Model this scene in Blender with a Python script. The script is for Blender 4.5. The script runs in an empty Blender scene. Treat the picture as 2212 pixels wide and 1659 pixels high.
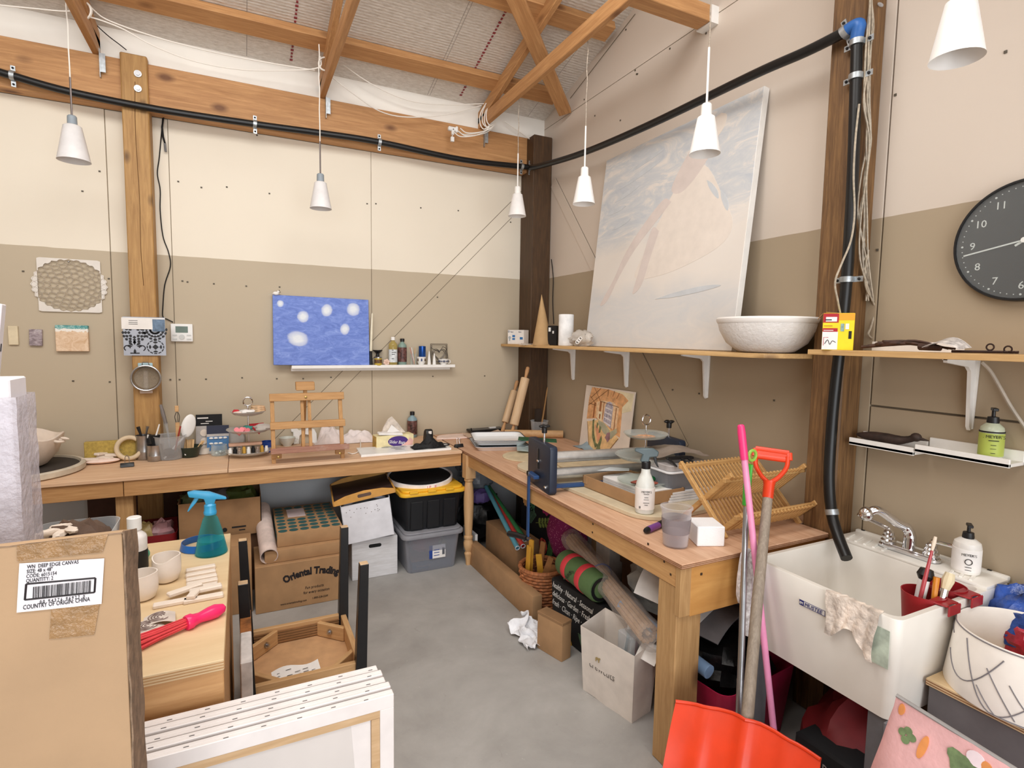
import bpy, bmesh, math, random
from mathutils import Vector, Matrix, noise, Euler
random.seed(7)
SC = bpy.context.scene
COL = SC.collection
PI = math.pi
def V(*a): return Vector(a)

# ---------------------------------------------------------------- camera, light, exposure
FPX, YAW, PIT, ROL, CAM = 1192.47, 0.455686, 0.0823435, 0.0155511, Vector((0, 0, 1.65))
_f = Vector((math.sin(YAW)*math.cos(PIT), math.cos(YAW)*math.cos(PIT), -math.sin(PIT)))
_r = Vector((math.cos(YAW), -math.sin(YAW), 0)); _u = _r.cross(_f)
RT = _r*math.cos(ROL)+_u*math.sin(ROL); UP = -_r*math.sin(ROL)+_u*math.cos(ROL); FW = _f
cd = bpy.data.cameras.new('camera'); cam = bpy.data.objects.new('camera', cd); COL.objects.link(cam)
cd.sensor_fit = 'HORIZONTAL'; cd.sensor_width = 36; cd.lens = FPX/2212*36; cd.clip_start = .02
cam.matrix_world = Matrix.Translation(CAM) @ Matrix((RT, UP, -FW)).transposed().to_4x4()
SC.camera = cam
SC.view_settings.view_transform = 'Standard'; SC.view_settings.look = 'None'
SC.view_settings.gamma = 1; SC.view_settings.use_curve_mapping = False
SC.view_settings.exposure = 0.36
W = bpy.data.worlds.new('sky'); SC.world = W; W.use_nodes = True
W.node_tree.nodes['Background'].inputs[0].default_value = (.93, .96, 1, 1)
W.node_tree.nodes['Background'].inputs[1].default_value = 1.1
def area(name, loc, rot, sx, sy, power, col=(1, 1, 1)):
    l = bpy.data.lights.new(name, 'AREA'); l.shape = 'RECTANGLE'; l.size = sx; l.size_y = sy; l.energy = power; l.color = col
    o = bpy.data.objects.new(name, l); COL.objects.link(o); o.location = loc; o.rotation_euler = rot; return o
# daylight through the open garage door behind the photographer
area('door_daylight', (-.3, -3.05, 1.45), (math.radians(88), 0, 0), 4.4, 2.5, 105, (.95, .975, 1))
# two added fill lights without fixtures, above and behind the picture's top edge
area('overhead_fill', (-.2, 1.5, 3.75), (math.radians(24), 0, 0), 3.6, .9, 62, (1, .985, .96))
area('overhead_fill', (-.2, -.6, 3.75), (math.radians(18), 0, 0), 3.6, .9, 40, (1, .985, .96))
for q in (SC.cycles,):
    q.max_bounces = 8; q.diffuse_bounces = 5; q.glossy_bounces = 4; q.transmission_bounces = 8; q.transparent_max_bounces = 12
    q.caustics_reflective = False; q.caustics_refractive = False; q.sample_clamp_indirect = 4

# ---------------------------------------------------------------- measuring: a picture point on a known real plane
def ray(px, py): return FW + RT*((px-1106)/FPX) - UP*((py-829.5)/FPX)
def _at(px, py, ax, v):
    d = ray(px, py); return CAM + d*((v-CAM[ax])/d[ax])
def onX(px, py, v): return _at(px, py, 0, v)
def onY(px, py, v): return _at(px, py, 1, v)
def onZ(px, py, v): return _at(px, py, 2, v)
def mpp(p): return (Vector(p)-CAM).dot(FW)/FPX      # metres per picture pixel at p

# ---------------------------------------------------------------- materials
def lin(c):
    c = c/255; return c/12.92 if c <= .04045 else ((c+.055)/1.055)**2.4
def C3(rgb): return (lin(rgb[0]), lin(rgb[1]), lin(rgb[2]), 1)
_M = {}
def newmat(name):
    m = bpy.data.materials.new(name); m.use_nodes = True
    return m, m.node_tree.nodes, m.node_tree.links, m.node_tree.nodes['Principled BSDF']
def coords(N, L, scale=(1, 1, 1), rot=(0, 0, 0), world=False):
    mp = N.new('ShaderNodeMapping'); mp.inputs['Scale'].default_value = scale; mp.inputs['Rotation'].default_value = rot
    if world:
        g = N.new('ShaderNodeNewGeometry'); L.new(g.outputs['Position'], mp.inputs[0])
    else:
        t = N.new('ShaderNodeTexCoord'); L.new(t.outputs['Object'], mp.inputs[0])
    return mp.outputs[0]
def ntex(N, L, vec, scale, detail=3, rough=.55, dist=0):
    n = N.new('ShaderNodeTexNoise'); n.inputs['Scale'].default_value = scale; n.inputs['Detail'].default_value = detail
    n.inputs['Roughness'].default_value = rough; n.inputs['Distortion'].default_value = dist
    L.new(vec, n.inputs['Vector']); return n.outputs['Fac']
def ramp(N, L, fac, stops):
    r = N.new('ShaderNodeValToRGB'); e = r.color_ramp.elements
    while len(e) < len(stops): e.new(.5)
    for k, (p, c) in enumerate(stops): e[k].position = p; e[k].color = C3(c)
    L.new(fac, r.inputs[0]); return r.outputs[0]
def bump(N, L, B, fac, strength, dist=.01):
    b = N.new('ShaderNodeBump'); b.inputs['Strength'].default_value = strength; b.inputs['Distance'].default_value = dist
    L.new(fac, b.inputs['Height']); L.new(b.outputs[0], B.inputs['Normal'])
def mixc(N, L, fac, a, b, mode='MIX'):
    m = N.new('ShaderNodeMix'); m.data_type = 'RGBA'; m.blend_type = mode
    for sock, v in ((m.inputs[0], fac), (m.inputs[6], a), (m.inputs[7], b)):
        if hasattr(v, 'is_linked'): L.new(v, sock)
        else: sock.default_value = v
    return m.outputs[2]
def math_(N, L, op, a, b=0.0):
    m = N.new('ShaderNodeMath'); m.operation = op
    for s, v in ((m.inputs[0], a), (m.inputs[1], b)):
        if hasattr(v, 'is_linked'): L.new(v, s)
        else: s.default_value = v
    return m.outputs[0]
def mat(name, rgb, rough=.55, metal=0, var=.06, vs=14, bmp=0, bs=60, trans=0, ior=1.45, alpha=1, sheen=0, spec=.5, sub=0):
    if name in _M: return _M[name]
    m, N, L, B = newmat(name)
    vec = coords(N, L)
    a = tuple(max(0, c*(1-var)) for c in rgb); b = tuple(min(255, c*(1+var)) for c in rgb)
    if var: L.new(ramp(N, L, ntex(N, L, vec, vs), [(.3, a), (.7, b)]), B.inputs['Base Color'])
    else: B.inputs['Base Color'].default_value = C3(rgb)
    B.inputs['Roughness'].default_value = rough; B.inputs['Metallic'].default_value = metal
    B.inputs['Transmission Weight'].default_value = trans; B.inputs['IOR'].default_value = ior
    B.inputs['Alpha'].default_value = alpha; B.inputs['Sheen Weight'].default_value = sheen
    B.inputs['Specular IOR Level'].default_value = spec
    if sub:
        B.inputs['Subsurface Weight'].default_value = sub; B.inputs['Subsurface Radius'].default_value = (.02, .02, .02)
    if bmp: bump(N, L, B, ntex(N, L, vec, bs, 4), bmp)
    _M[name] = m; return m
def wood(name, c1, c2, axis=0, s=5, stretch=14, knots=0, rough=.6, knotc=(70, 38, 18), dist=.6, dirt=0):
    if name in _M: return _M[name]
    m, N, L, B = newmat(name)
    sc = [stretch]*3; sc[axis] = 1
    vec = coords(N, L, tuple(sc))
    g1 = ntex(N, L, vec, s, 5, .65, dist)
    vec2 = coords(N, L, tuple([stretch*3]*axis+[1.2]+[stretch*3]*(2-axis)))
    g2 = ntex(N, L, vec2, s, 3, .6, .2)
    g = math_(N, L, 'ADD', math_(N, L, 'MULTIPLY', g1, .7), math_(N, L, 'MULTIPLY', g2, .3))
    col = ramp(N, L, g, [(.32, c1), (.5, tuple((x+y)/2 for x, y in zip(c1, c2))), (.66, c2)])
    big = ntex(N, L, coords(N, L), 1.7, 2)
    col = mixc(N, L, math_(N, L, 'MULTIPLY', big, .35), col, C3(tuple(x*.82 for x in c1)))
    if knots:
        v = N.new('ShaderNodeTexVoronoi'); v.inputs['Scale'].default_value = knots
        ks = [1.9]*3; ks[axis] = 1
        L.new(coords(N, L, tuple(ks)), v.inputs['Vector'])
        d = v.outputs['Distance']
        k = ramp(N, L, d, [(0, (255, 255, 255)), (.06, (255, 255, 255)), (.17, (0, 0, 0))])
        col = mixc(N, L, math_(N, L, 'MULTIPLY', k, .8), col, C3(knotc))
    if dirt:
        dd = ramp(N, L, ntex(N, L, coords(N, L, (1, 2.5, 1)), 5, 5, .7), [(.56, (0, 0, 0)), (.72, (255, 255, 255))])
        col = mixc(N, L, math_(N, L, 'MULTIPLY', dd, dirt), col, C3((205, 190, 178)))
    L.new(col, B.inputs['Base Color']); B.inputs['Roughness'].default_value = rough
    bump(N, L, B, g, .15, .004)
    _M[name] = m; return m
def glass(name, rgb=(255, 255, 255), rough=.02, ior=1.45, thin=.0, tint=1.0):
    # clear plastic or glass: light passes partly straight through, the rest is a glossy coat
    if name in _M: return _M[name]
    m, N, L, B = newmat(name)
    B.inputs['Base Color'].default_value = C3(rgb); B.inputs['Roughness'].default_value = max(rough, .05)
    tr = N.new('ShaderNodeBsdfTransparent'); tr.inputs[0].default_value = C3(tuple(255-(255-c)*tint for c in rgb))
    mx = N.new('ShaderNodeMixShader'); lw = N.new('ShaderNodeLayerWeight'); lw.inputs['Blend'].default_value = .35
    f = math_(N, L, 'ADD', math_(N, L, 'MULTIPLY', lw.outputs['Facing'], .5), thin)
    L.new(f, mx.inputs[0]); L.new(tr.outputs[0], mx.inputs[1]); L.new(B.outputs[0], mx.inputs[2])
    L.new(mx.outputs[0], N['Material Output'].inputs[0])
    _M[name] = m; return m

# ---------------------------------------------------------------- mesh builder
class MB:
    def __init__(s): s.v = []; s.f = []; s.M = Matrix.Identity(4)
    def add(s, vs, fs):
        n = len(s.v); s.v += [tuple(s.M @ Vector(p)) for p in vs]; s.f += [tuple(i+n for i in f) for f in fs]; return s
    def box(s, x0, x1, y0, y1, z0, z1):
        return s.add([(x0, y0, z0), (x1, y0, z0), (x1, y1, z0), (x0, y1, z0), (x0, y0, z1), (x1, y0, z1), (x1, y1, z1), (x0, y1, z1)],
                     [(3, 2, 1, 0), (4, 5, 6, 7), (0, 1, 5, 4), (1, 2, 6, 5), (2, 3, 7, 6), (3, 0, 4, 7)])
    def cb(s, c, d): return s.box(c[0]-d[0]/2, c[0]+d[0]/2, c[1]-d[1]/2, c[1]+d[1]/2, c[2]-d[2]/2, c[2]+d[2]/2)
    def lathe(s, prof, n=24, cap=True, sx=1, sy=1):
        vs = []; fs = []
        for r, z in prof:
            for k in range(n):
                a = 2*PI*k/n; vs.append((r*math.cos(a)*sx, r*math.sin(a)*sy, z))
        for j in range(len(prof)-1):
            for k in range(n):
                k2 = (k+1) % n; fs.append((j*n+k, j*n+k2, (j+1)*n+k2, (j+1)*n+k))
        if cap:
            if prof[0][0] > 1e-4: fs.append(tuple(range(n-1, -1, -1)))
            if prof[-1][0] > 1e-4: fs.append(tuple((len(prof)-1)*n+k for k in range(n)))
        return s.add(vs, fs)
    def cyl(s, p, q, r, r2=None, n=14):
        return s.tube([p, q], [r, r if r2 is None else r2], n)
    def tube(s, pts, r, n=8, cap=True, closed=False, flat=1):
        pts = [Vector(p) for p in pts]; m = len(pts)
        rr = r if hasattr(r, '__len__') else [r]*m
        vs = []; fs = []; prev = None
        for i, p in enumerate(pts):
            if closed: t = pts[(i+1) % m]-pts[i-1]
            else: t = pts[min(i+1, m-1)]-pts[max(i-1, 0)]
            t = t.normalized() if t.length > 1e-9 else Vector((0, 0, 1))
            if prev is None:
                a = Vector((0, 0, 1)) if abs(t.z) < .9 else Vector((1, 0, 0)); u = t.cross(a).normalized()
            else:
                u = prev-t*prev.dot(t); u = u.normalized() if u.length > 1e-6 else t.orthogonal().normalized()
            w = t.cross(u); prev = u
            for k in range(n):
                a = 2*PI*k/n; vs.append(p+u*(rr[i]*math.cos(a))+w*(rr[i]*flat*math.sin(a)))
        for i in range(m if closed else m-1):
            j = (i+1) % m
            for k in range(n):
                k2 = (k+1) % n; fs.append((i*n+k, i*n+k2, j*n+k2, j*n+k))
        if cap and not closed: fs.append(tuple(range(n-1, -1, -1))); fs.append(tuple((m-1)*n+k for k in range(n)))
        return s.add(vs, fs)
    def prism(s, poly, h0, h1, plane='xy'):
        n = len(poly)
        def P(a, b, h): return (a, b, h) if plane == 'xy' else ((a, h, b) if plane == 'xz' else (h, a, b))
        vs = [P(a, b, h0) for a, b in poly]+[P(a, b, h1) for a, b in poly]
        return s.add(vs, [tuple(range(n-1, -1, -1)), tuple(range(n, 2*n))]+[(k, (k+1) % n, n+(k+1) % n, n+k) for k in range(n)])
    def grid(s, nx, ny, fn, t=0):
        # a sheet fn(u,v) -> point; t = thickness along the sheet's normal
        P = [[Vector(fn(i/nx, j/ny)) for i in range(nx+1)] for j in range(ny+1)]
        vs = [p for row in P for p in row]; k = nx+1
        fs = [(j*k+i, j*k+i+1, (j+1)*k+i+1, (j+1)*k+i) for j in range(ny) for i in range(nx)]
        if t:
            m = len(vs); N = []
            for j in range(ny+1):
                for i in range(nx+1):
                    a = P[j][min(i+1, nx)]-P[j][max(i-1, 0)]; b = P[min(j+1, ny)][i]-P[max(j-1, 0)][i]
                    c = a.cross(b); N.append(c.normalized() if c.length > 1e-12 else Vector((0, 0, 1)))
            vs = vs+[p-n*t for p, n in zip(vs, N)]
            fs = fs+[tuple(m+q for q in reversed(f)) for f in fs]
            rim = [i for i in range(nx+1)]+[j*k+nx for j in range(1, ny+1)]+[ny*k+i for i in range(nx-1, -1, -1)]+[j*k for j in range(ny-1, 0, -1)]
            for a, b in zip(rim, rim[1:]+rim[:1]): fs.append((b, a, m+a, m+b))
        return s.add(vs, fs)
    def ball(s, c, r, n=12, m=8, sx=1, sy=1, sz=1, amp=0, seed=0, fr=3):
        vs = [(0, 0, -1)]+[(math.sin(PI*j/m)*math.cos(2*PI*k/n), math.sin(PI*j/m)*math.sin(2*PI*k/n), -math.cos(PI*j/m)) for j in range(1, m) for k in range(n)]+[(0, 0, 1)]
        out = []
        for p in vs:
            p = Vector(p); a = 1+amp*noise.noise(p*fr+Vector((seed*3.7, seed, 0))) if amp else 1
            out.append((c[0]+p.x*r*sx*a, c[1]+p.y*r*sy*a, c[2]+p.z*r*sz*a))
        fs = [(0, 1+(k+1) % n, 1+k) for k in range(n)]
        for j in range(m-2):
            for k in range(n):
                k2 = (k+1) % n; fs.append((1+j*n+k, 1+j*n+k2, 1+(j+1)*n+k2, 1+(j+1)*n+k))
        T = len(vs)-1; o = 1+(m-2)*n
        fs += [(o+k, o+(k+1) % n, T) for k in range(n)]
        return s.add(out, fs)
    def torus(s, c, R, r, n=28, m=8, ax=2, arc=2*PI, a0=0):
        pts = []
        cnt = n if arc >= 2*PI-.01 else n+1
        for k in range(cnt):
            a = a0+arc*k/n; q = [R*math.cos(a), R*math.sin(a)]; q.insert(ax, 0); pts.append(Vector(c)+Vector(q))
        return s.tube(pts, r, m, closed=arc >= 2*PI-.01)
    def at(s, loc=(0, 0, 0), rot=(0, 0, 0)):
        s.M = Matrix.Translation(loc) @ Euler(rot).to_matrix().to_4x4(); return s
    def build(s, name, m, parent=None, bev=0, seg=1, smooth=True, ang=35, loc=None, rot=None):
        me = bpy.data.meshes.new(name); me.from_pydata(s.v, [], s.f)
        bm = bmesh.new(); bm.from_mesh(me)
        bmesh.ops.recalc_face_normals(bm, faces=bm.faces)
        if bev:
            es = [e for e in bm.edges if e.is_manifold and e.calc_face_angle(0) > math.radians(30)]
            bmesh.ops.bevel(bm, geom=es, offset=bev, segments=seg, profile=.5, affect='EDGES', clamp_overlap=True)
        bm.to_mesh(me); bm.free()
        if smooth:
            me.polygons.foreach_set('use_smooth', [True]*len(me.polygons)); me.set_sharp_from_angle(angle=math.radians(ang))
        me.materials.append(m)
        o = bpy.data.objects.new(name, me); COL.objects.link(o)
        if parent: o.parent = parent
        if loc is not None: o.location = loc
        if rot is not None: o.rotation_euler = rot
        return o
def tag(o, label, cat, group=None):
    o['label'] = label; o['category'] = cat; o['kind'] = 'thing'
    if group: o['group'] = group
    return o
def thing(name, label, cat, loc=(0, 0, 0), rz=0, group=None, rot=None):
    o = bpy.data.objects.new(name, None); COL.objects.link(o); o.empty_display_size = .05
    o.location = loc; o.rotation_euler = rot if rot else (0, 0, rz)
    return tag(o, label, cat, group)
def struct(o): o['kind'] = 'structure'; return o
def stuff(o): o['kind'] = 'stuff'; return o
def one(name, label, cat, mb, m, loc=(0, 0, 0), rz=0, group=None, rot=None, **k):
    o = mb.build(name, m, None, **k); o.location = loc; o.rotation_euler = rot if rot else (0, 0, rz)
    return tag(o, label, cat, group)
def copy_thing(o, loc, rz=None, label=None):
    c = o.copy(); COL.objects.link(c); c.location = loc
    if rz is not None: c.rotation_euler = (0, 0, rz)
    if label: c['label'] = label
    for ch in o.children:
        d = ch.copy(); COL.objects.link(d); d.parent = c
        for g in ch.children:
            e = g.copy(); COL.objects.link(e); e.parent = d
    return c
def text(body, size, loc, rot, m, parent, name='lettering', align='LEFT', sx=1, ext=.0004, shear=0, curve_r=0, bold=0):
    if body[0] == '~':      # print too small to read: a plain bar
        w = .5*size*len(body)*sx; x0 = -w/2 if align == 'CENTER' else 0
        return MB().box(x0, x0+w, 0, size*.34, 0, ext).build('printed_line', m, parent, loc=loc, rot=rot, smooth=False)
    c = bpy.data.curves.new(name, 'FONT'); c.body = body; c.size = size; c.align_x = align; c.extrude = ext; c.shear = shear; c.resolution_u = 2; c.offset = bold
    t = bpy.data.objects.new(name, c); me = bpy.data.meshes.new_from_object(t)
    bpy.data.objects.remove(t); me.name = name
    if sx != 1 or curve_r:
        for v in me.vertices:
            v.co.x *= sx
            if curve_r:
                a = v.co.x/curve_r; rr = curve_r+v.co.y; z = v.co.z
                v.co = Vector((rr*math.sin(a), rr*math.cos(a)-curve_r, z))
    me.materials.append(m); o = bpy.data.objects.new(name, me); COL.objects.link(o)
    o.parent = parent; o.location = loc; o.rotation_euler = rot
    return o
def spline(pts, k=8):
    # Catmull-Rom through the points
    P = [Vector(p) for p in pts]; P = [P[0]*2-P[1]]+P+[P[-1]*2-P[-2]]; out = []
    for i in range(1, len(P)-2):
        for j in range(k):
            t = j/k; a, b, c, d = P[i-1:i+3]
            out.append(.5*((2*b)+(c-a)*t+(2*a-5*b+4*c-d)*t*t+(3*b-a-3*c+d)*t**3))
    return out+[P[-2]]
def rrect(w, h, r, n=5):
    o = []
    for cx, cy, a0 in ((w/2-r, h/2-r, 0), (-w/2+r, h/2-r, PI/2), (-w/2+r, -h/2+r, PI), (w/2-r, -h/2+r, 1.5*PI)):
        for k in range(n+1):
            a = a0+PI/2*k/n; o.append((cx+r*math.cos(a), cy+r*math.sin(a)))
    return o
def flat_sheet(name, outer, holes, m, parent, thick=.001):
    # a thin sheet with real cut-outs, drawn in local x/z
    c = bpy.data.curves.new(name, 'CURVE'); c.dimensions = '2D'; c.fill_mode = 'BOTH'; c.extrude = thick/2
    for poly in [outer]+holes:
        sp = c.splines.new('POLY'); sp.points.add(len(poly)-1); sp.use_cyclic_u = True
        for q, (a, b) in zip(sp.points, poly): q.co = (a, b, 0, 1)
    t = bpy.data.objects.new(name, c); me = bpy.data.meshes.new_from_object(t); bpy.data.objects.remove(t); me.name = name
    me.materials.append(m); o = bpy.data.objects.new(name, me); COL.objects.link(o); o.parent = parent
    o.rotation_euler = (PI/2, 0, 0); return o

# shared materials
FIR = lambda ax: wood('fir_'+'xyz'[ax], (172, 122, 76), (214, 164, 110), ax, 4, 12, knots=2.6, knotc=(92, 50, 26))
PLYF = wood('ply_fir', (212, 170, 134), (236, 204, 170), 0, 3, 10, dirt=.25)
WHITE = mat('white_paint', (236, 234, 230), .45, var=.02)
WPLAST = mat('white_plastic', (235, 235, 233), .35, var=.02)
BLACK = mat('black_plastic', (24, 24, 26), .4, var=.1)
BLKM = mat('black_matt', (18, 18, 20), .8, var=.1)
CHROME = mat('chrome', (225, 225, 228), .12, 1, var=0)
STEEL = mat('brushed_steel', (176, 176, 178), .32, 1, var=.06, vs=30)
GALV = mat('galvanised', (176, 182, 186), .42, .8, var=.1, vs=40)
CARD = mat('cardboard', (170, 133, 95), .85, var=.05, vs=9)
CARDD = mat('cardboard_dark', (146, 112, 78), .88, var=.07, vs=9)
PAPER = mat('paper', (236, 232, 228), .8, var=.03)
DARK = mat('dark_ink', (28, 26, 26), .7, var=0)
CLEAR = glass('clear_glass', (246, 250, 250), .03, thin=.06)
CLEARP = glass('clear_plastic', (236, 238, 240), .12, thin=.16)
PINE = wood('pine', (196, 150, 100), (222, 182, 132), 0, 4, 12)
BIRCH = wood('birch_handle', (196, 158, 116), (220, 186, 146), 2, 6, 10)
# ================================================================ THE ROOM
YA, XB, ZT = 4.38, 2.38, 2.168      # wall with the long bench, wall with the painting, height where the tan paint stops
def ceil_z(y): return 3.613+.27*(3.939-y)
def paint_mat(name, tan, cream, low):
    m, N, L, B = newmat(name)
    g = N.new('ShaderNodeNewGeometry'); s = N.new('ShaderNodeSeparateXYZ'); L.new(g.outputs['Position'], s.inputs[0])
    wob = ntex(N, L, g.outputs['Position'], 9, 2)
    z = math_(N, L, 'ADD', s.outputs[2], math_(N, L, 'MULTIPLY', math_(N, L, 'SUBTRACT', wob, .5), .006))
    var = ntex(N, L, g.outputs['Position'], 1.6, 3)
    a = mixc(N, L, math_(N, L, 'GREATER_THAN', z, ZT), C3(tan), C3(cream))
    a = mixc(N, L, math_(N, L, 'LESS_THAN', z, .78), a, C3(low))
    a = mixc(N, L, math_(N, L, 'MULTIPLY', var, .1), a, C3((150, 134, 112)))
    L.new(a, B.inputs['Base Color']); B.inputs['Roughness'].default_value = .7
    bump(N, L, B, ntex(N, L, g.outputs['Position'], 160, 2), .06, .002)
    return m
PA = paint_mat('wall_paint', (190, 176, 153), (236, 227, 210), (214, 218, 222))
PB = paint_mat('wall_paint_warm', (168, 151, 127), (212, 199, 186), (166, 148, 124))
JOINT = mat('panel_joint', (112, 100, 84), .9, var=0)
NAIL = mat('nail_head', (88, 80, 68), .6, var=0)

def floor_mat():
    m, N, L, B = newmat('concrete')
    v = coords(N, L, world=True)
    c = ramp(N, L, ntex(N, L, v, 2.2, 6, .65, .3), [(.3, (150, 147, 143)), (.55, (168, 165, 161)), (.75, (182, 179, 175))])
    sp = ramp(N, L, ntex(N, L, v, 38, 3, .7), [(.68, (0, 0, 0)), (.74, (255, 255, 255))])
    c = mixc(N, L, math_(N, L, 'MULTIPLY', sp, .35), c, C3((210, 208, 204)))
    d = ramp(N, L, ntex(N, L, v, 13, 5, .75, 1.2), [(.64, (0, 0, 0)), (.72, (255, 255, 255))])
    c = mixc(N, L, math_(N, L, 'MULTIPLY', d, .35), c, C3((112, 106, 98)))
    L.new(c, B.inputs['Base Color']); B.inputs['Roughness'].default_value = .62
    bump(N, L, B, ntex(N, L, v, 55, 5), .12, .004); return m
struct(MB().box(-3.3, 2.5, -3.2, 4.5, -.1, 0).build('floor', floor_mat()))

# wall with the long bench: a backing with separate sheets of board nailed over it
wn = struct(MB().box(-3.3, 2.5, 4.392, 4.46, 0, 3.56).build('wall_north', mat('panel_gap', (150, 138, 120), .9, var=0)))
for x0, x1 in ((-3.3, -.747), (-.743, -.407), (-.403, .917), (.920, 2.257), (2.260, 2.38)):
    MB().box(x0, x1, YA+(.004 if x0 == -.743 else 0), 4.393, 0, 3.05).build('wall_panel', PA, wn, bev=.0015)
MB().box(-3.3, 2.38, 4.30, 4.32, 3.33, 3.56).build('upper_panel', mat('white_board', (240, 236, 228), .6, var=.02, vs=3), wn)
# diagonal let-in brace, flush in the boards, dark joints along both edges
def wall_brace(parent, p0, p1, w, axis, m, t=.004):
    p0, p1 = Vector(p0), Vector(p1); d = (p1-p0).normalized(); nrm = V(0, -1, 0) if axis == 1 else V(-1, 0, 0); s = d.cross(nrm)
    def quad(a, b, h0, h1):
        vs = [p0+s*a, p1+s*a, p1+s*b, p0+s*b]; mb = MB()
        return mb.add([v+nrm*h0 for v in vs]+[v+nrm*h1 for v in vs], [(0, 1, 2, 3), (7, 6, 5, 4), (0, 1, 5, 4), (1, 2, 6, 5), (2, 3, 7, 6), (3, 0, 4, 7)])
    quad(-w/2, w/2, 0, t).build('diagonal_board', m, parent)
    for a, b in ((-w/2-.004, -w/2), (w/2, w/2+.004)): quad(a, b, 0, .0012).build('board_joint', JOINT, parent)
wall_brace(wn, onY(1142, 415, YA), onY(560, 1003, YA), .095, 1, PA)
nails = MB()
for x, y in ((394,607),(462,613),(532,618),(604,620),(445,819),(523,816),(598,818),(655,818),(715,815),(770,807),(435,405),(490,404),(582,418),(793,440),(812,440),(909,449),(990,455),(1103,480),(1127,483),(215,370),(178,413),(235,602),(237,825),(368,820),(388,820),(50,586),(945,642),(935,813),(1047,812),(555,292),(385,392),(405,609),(158,823)):
    p = onY(x, y, YA-.002); nails.cb(p, (.011, .004, .009))
stuff(nails.build('nail_head', NAIL, wn))

# wall with the big painting and the sink
we = struct(MB().box(2.392, 2.46, -3.2, 4.46, 0, 5).build('wall_east', JOINT))
ys = onX(1924, 236, XB).y
zg = onX(2040, 894, XB).z
gab = [(4.38, 3.46), (1.9, 3.46), (1.9, 4.17)]
MB().box(XB, 2.393, ys+.003, 4.38, 0, 3.437).build('wall_panel', PB, we, bev=.0015)
MB().box(XB, 2.393, -3.2, ys-.003, zg+.004, 3.9).build('wall_panel', PB, we, bev=.0015)
MB().box(XB, 2.393, -3.2, ys-.003, 0, zg-.004).build('wall_panel', PB, we, bev=.0015)
MB().prism([(4.38, 3.441), (4.38, 3.5), (ys+.003, ceil_z(ys)+.02), (ys+.003, 3.441)], XB, 2.393, 'yz').build('gable_panel', PB, we)
MB().prism([(ys-.003, 3.904), (ys-.003, ceil_z(ys)+.02), (.6, 4.53), (-2.6, 3.904)], XB, 2.393, 'yz').build('gable_panel', PB, we)
wall_brace(we, onX(1196, 395, XB), onX(1478, 970, XB), .09, 0, PB, .006)
# slim batten along the rake, joint to the gable board
a, b = onX(1232, 212, XB-.004), onX(1372, 30, XB-.004)
MB().tube([a, b], .0025, 4).build('board_joint', JOINT, we)
nails = MB()
for x, y in ((1375,160),(1447,105),(1372,152),(1377,160),(1352,64),(1285,250),(1934,205),(1895,540),(2172,112),(1510,850),(1672,865),(1453,842),(1340,260),(1262,215),(1525,72),(1780,545)):
    p = onX(x, y, XB-.002); nails.cb(p, (.004, .009, .009))
stuff(nails.build('nail_head', NAIL, we))
# plain wall on the left and the wall round the open garage door behind the photographer
struct(MB().box(-3.4, -3.3, -3.2, 4.5, 0, 5).build('wall_west', PB))
struct(MB().box(-3.3, -2.6, -3.2, -3.1, 0, 3.6).box(2.0, 2.5, -3.2, -3.1, 0, 3.6).box(-3.3, 2.5, -3.2, -3.1, 2.75, 3.6).build('wall_south', PB))

def insul():
    m, N, L, B = newmat('foil_insulation')
    v = coords(N, L, world=True)
    w = N.new('ShaderNodeTexWave'); w.wave_type = 'BANDS'; w.bands_direction = 'Y'; w.inputs['Scale'].default_value = 14; w.inputs['Distortion'].default_value = 1.2; w.inputs['Detail'].default_value = 2
    L.new(v, w.inputs['Vector'])
    n = ntex(N, L, coords(N, L, (1, 4, 4), world=True), 24, 5, .7)
    c = ramp(N, L, n, [(.3, (196, 188, 178)), (.5, (218, 212, 204)), (.72, (238, 234, 228))])
    L.new(c, B.inputs['Base Color']); B.inputs['Metallic'].default_value = .15; B.inputs['Roughness'].default_value = .45
    h = math_(N, L, 'ADD', math_(N, L, 'MULTIPLY', w.outputs['Fac'], .5), n)
    bump(N, L, B, h, .5, .006); return m
INS = insul()
ce = struct(MB().prism([(4.31, ceil_z(4.31)), (.6, ceil_z(.6)), (-3.2, ceil_z(.6)-1.026), (-3.2, ceil_z(.6)-.986), (.6, ceil_z(.6)+.04), (4.31, ceil_z(4.31)+.04)], -3.3, 2.392, 'yz').build('ceiling', INS, smooth=False))
RED = mat('red_print', (150, 60, 66), .7, var=0)
rd = MB()
def on_ceil(px, py, off=0):
    d = ray(px, py); k = 3.613+.27*3.939-off; t = (k-1.65)/(d.z+.27*d.y); return CAM+d*t
for p0, p1 in (((622, 128), (655, -40)), ((998, 206), (1098, 8)), ((1110, 5), (1130, -30))):
    a, b = on_ceil(*p0, .002), on_ceil(*p1, .002); x = (a.x+b.x)/2; n = int((a-b).length/.03)
    for k in range(n):
        q = a.lerp(b, k/n); rd.cb((x, q.y, q.z), (.012+.006*(k % 3 == 0), .019, .004))
stuff(rd.build('printed_line', RED, ce))
sm = MB()
for px, py in ((533, 105), (930, 190), (1005, 40), (1160, 225)):
    a = on_ceil(px, py, .001)
    sm.tube([(a.x, 4.29, ceil_z(4.29)+.0005), (a.x, 2.5, ceil_z(2.5)+.0005)], .002, 4)
stuff(sm.build('sheet_seam', mat('seam', (140, 134, 128), .7, var=0), ce))

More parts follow.
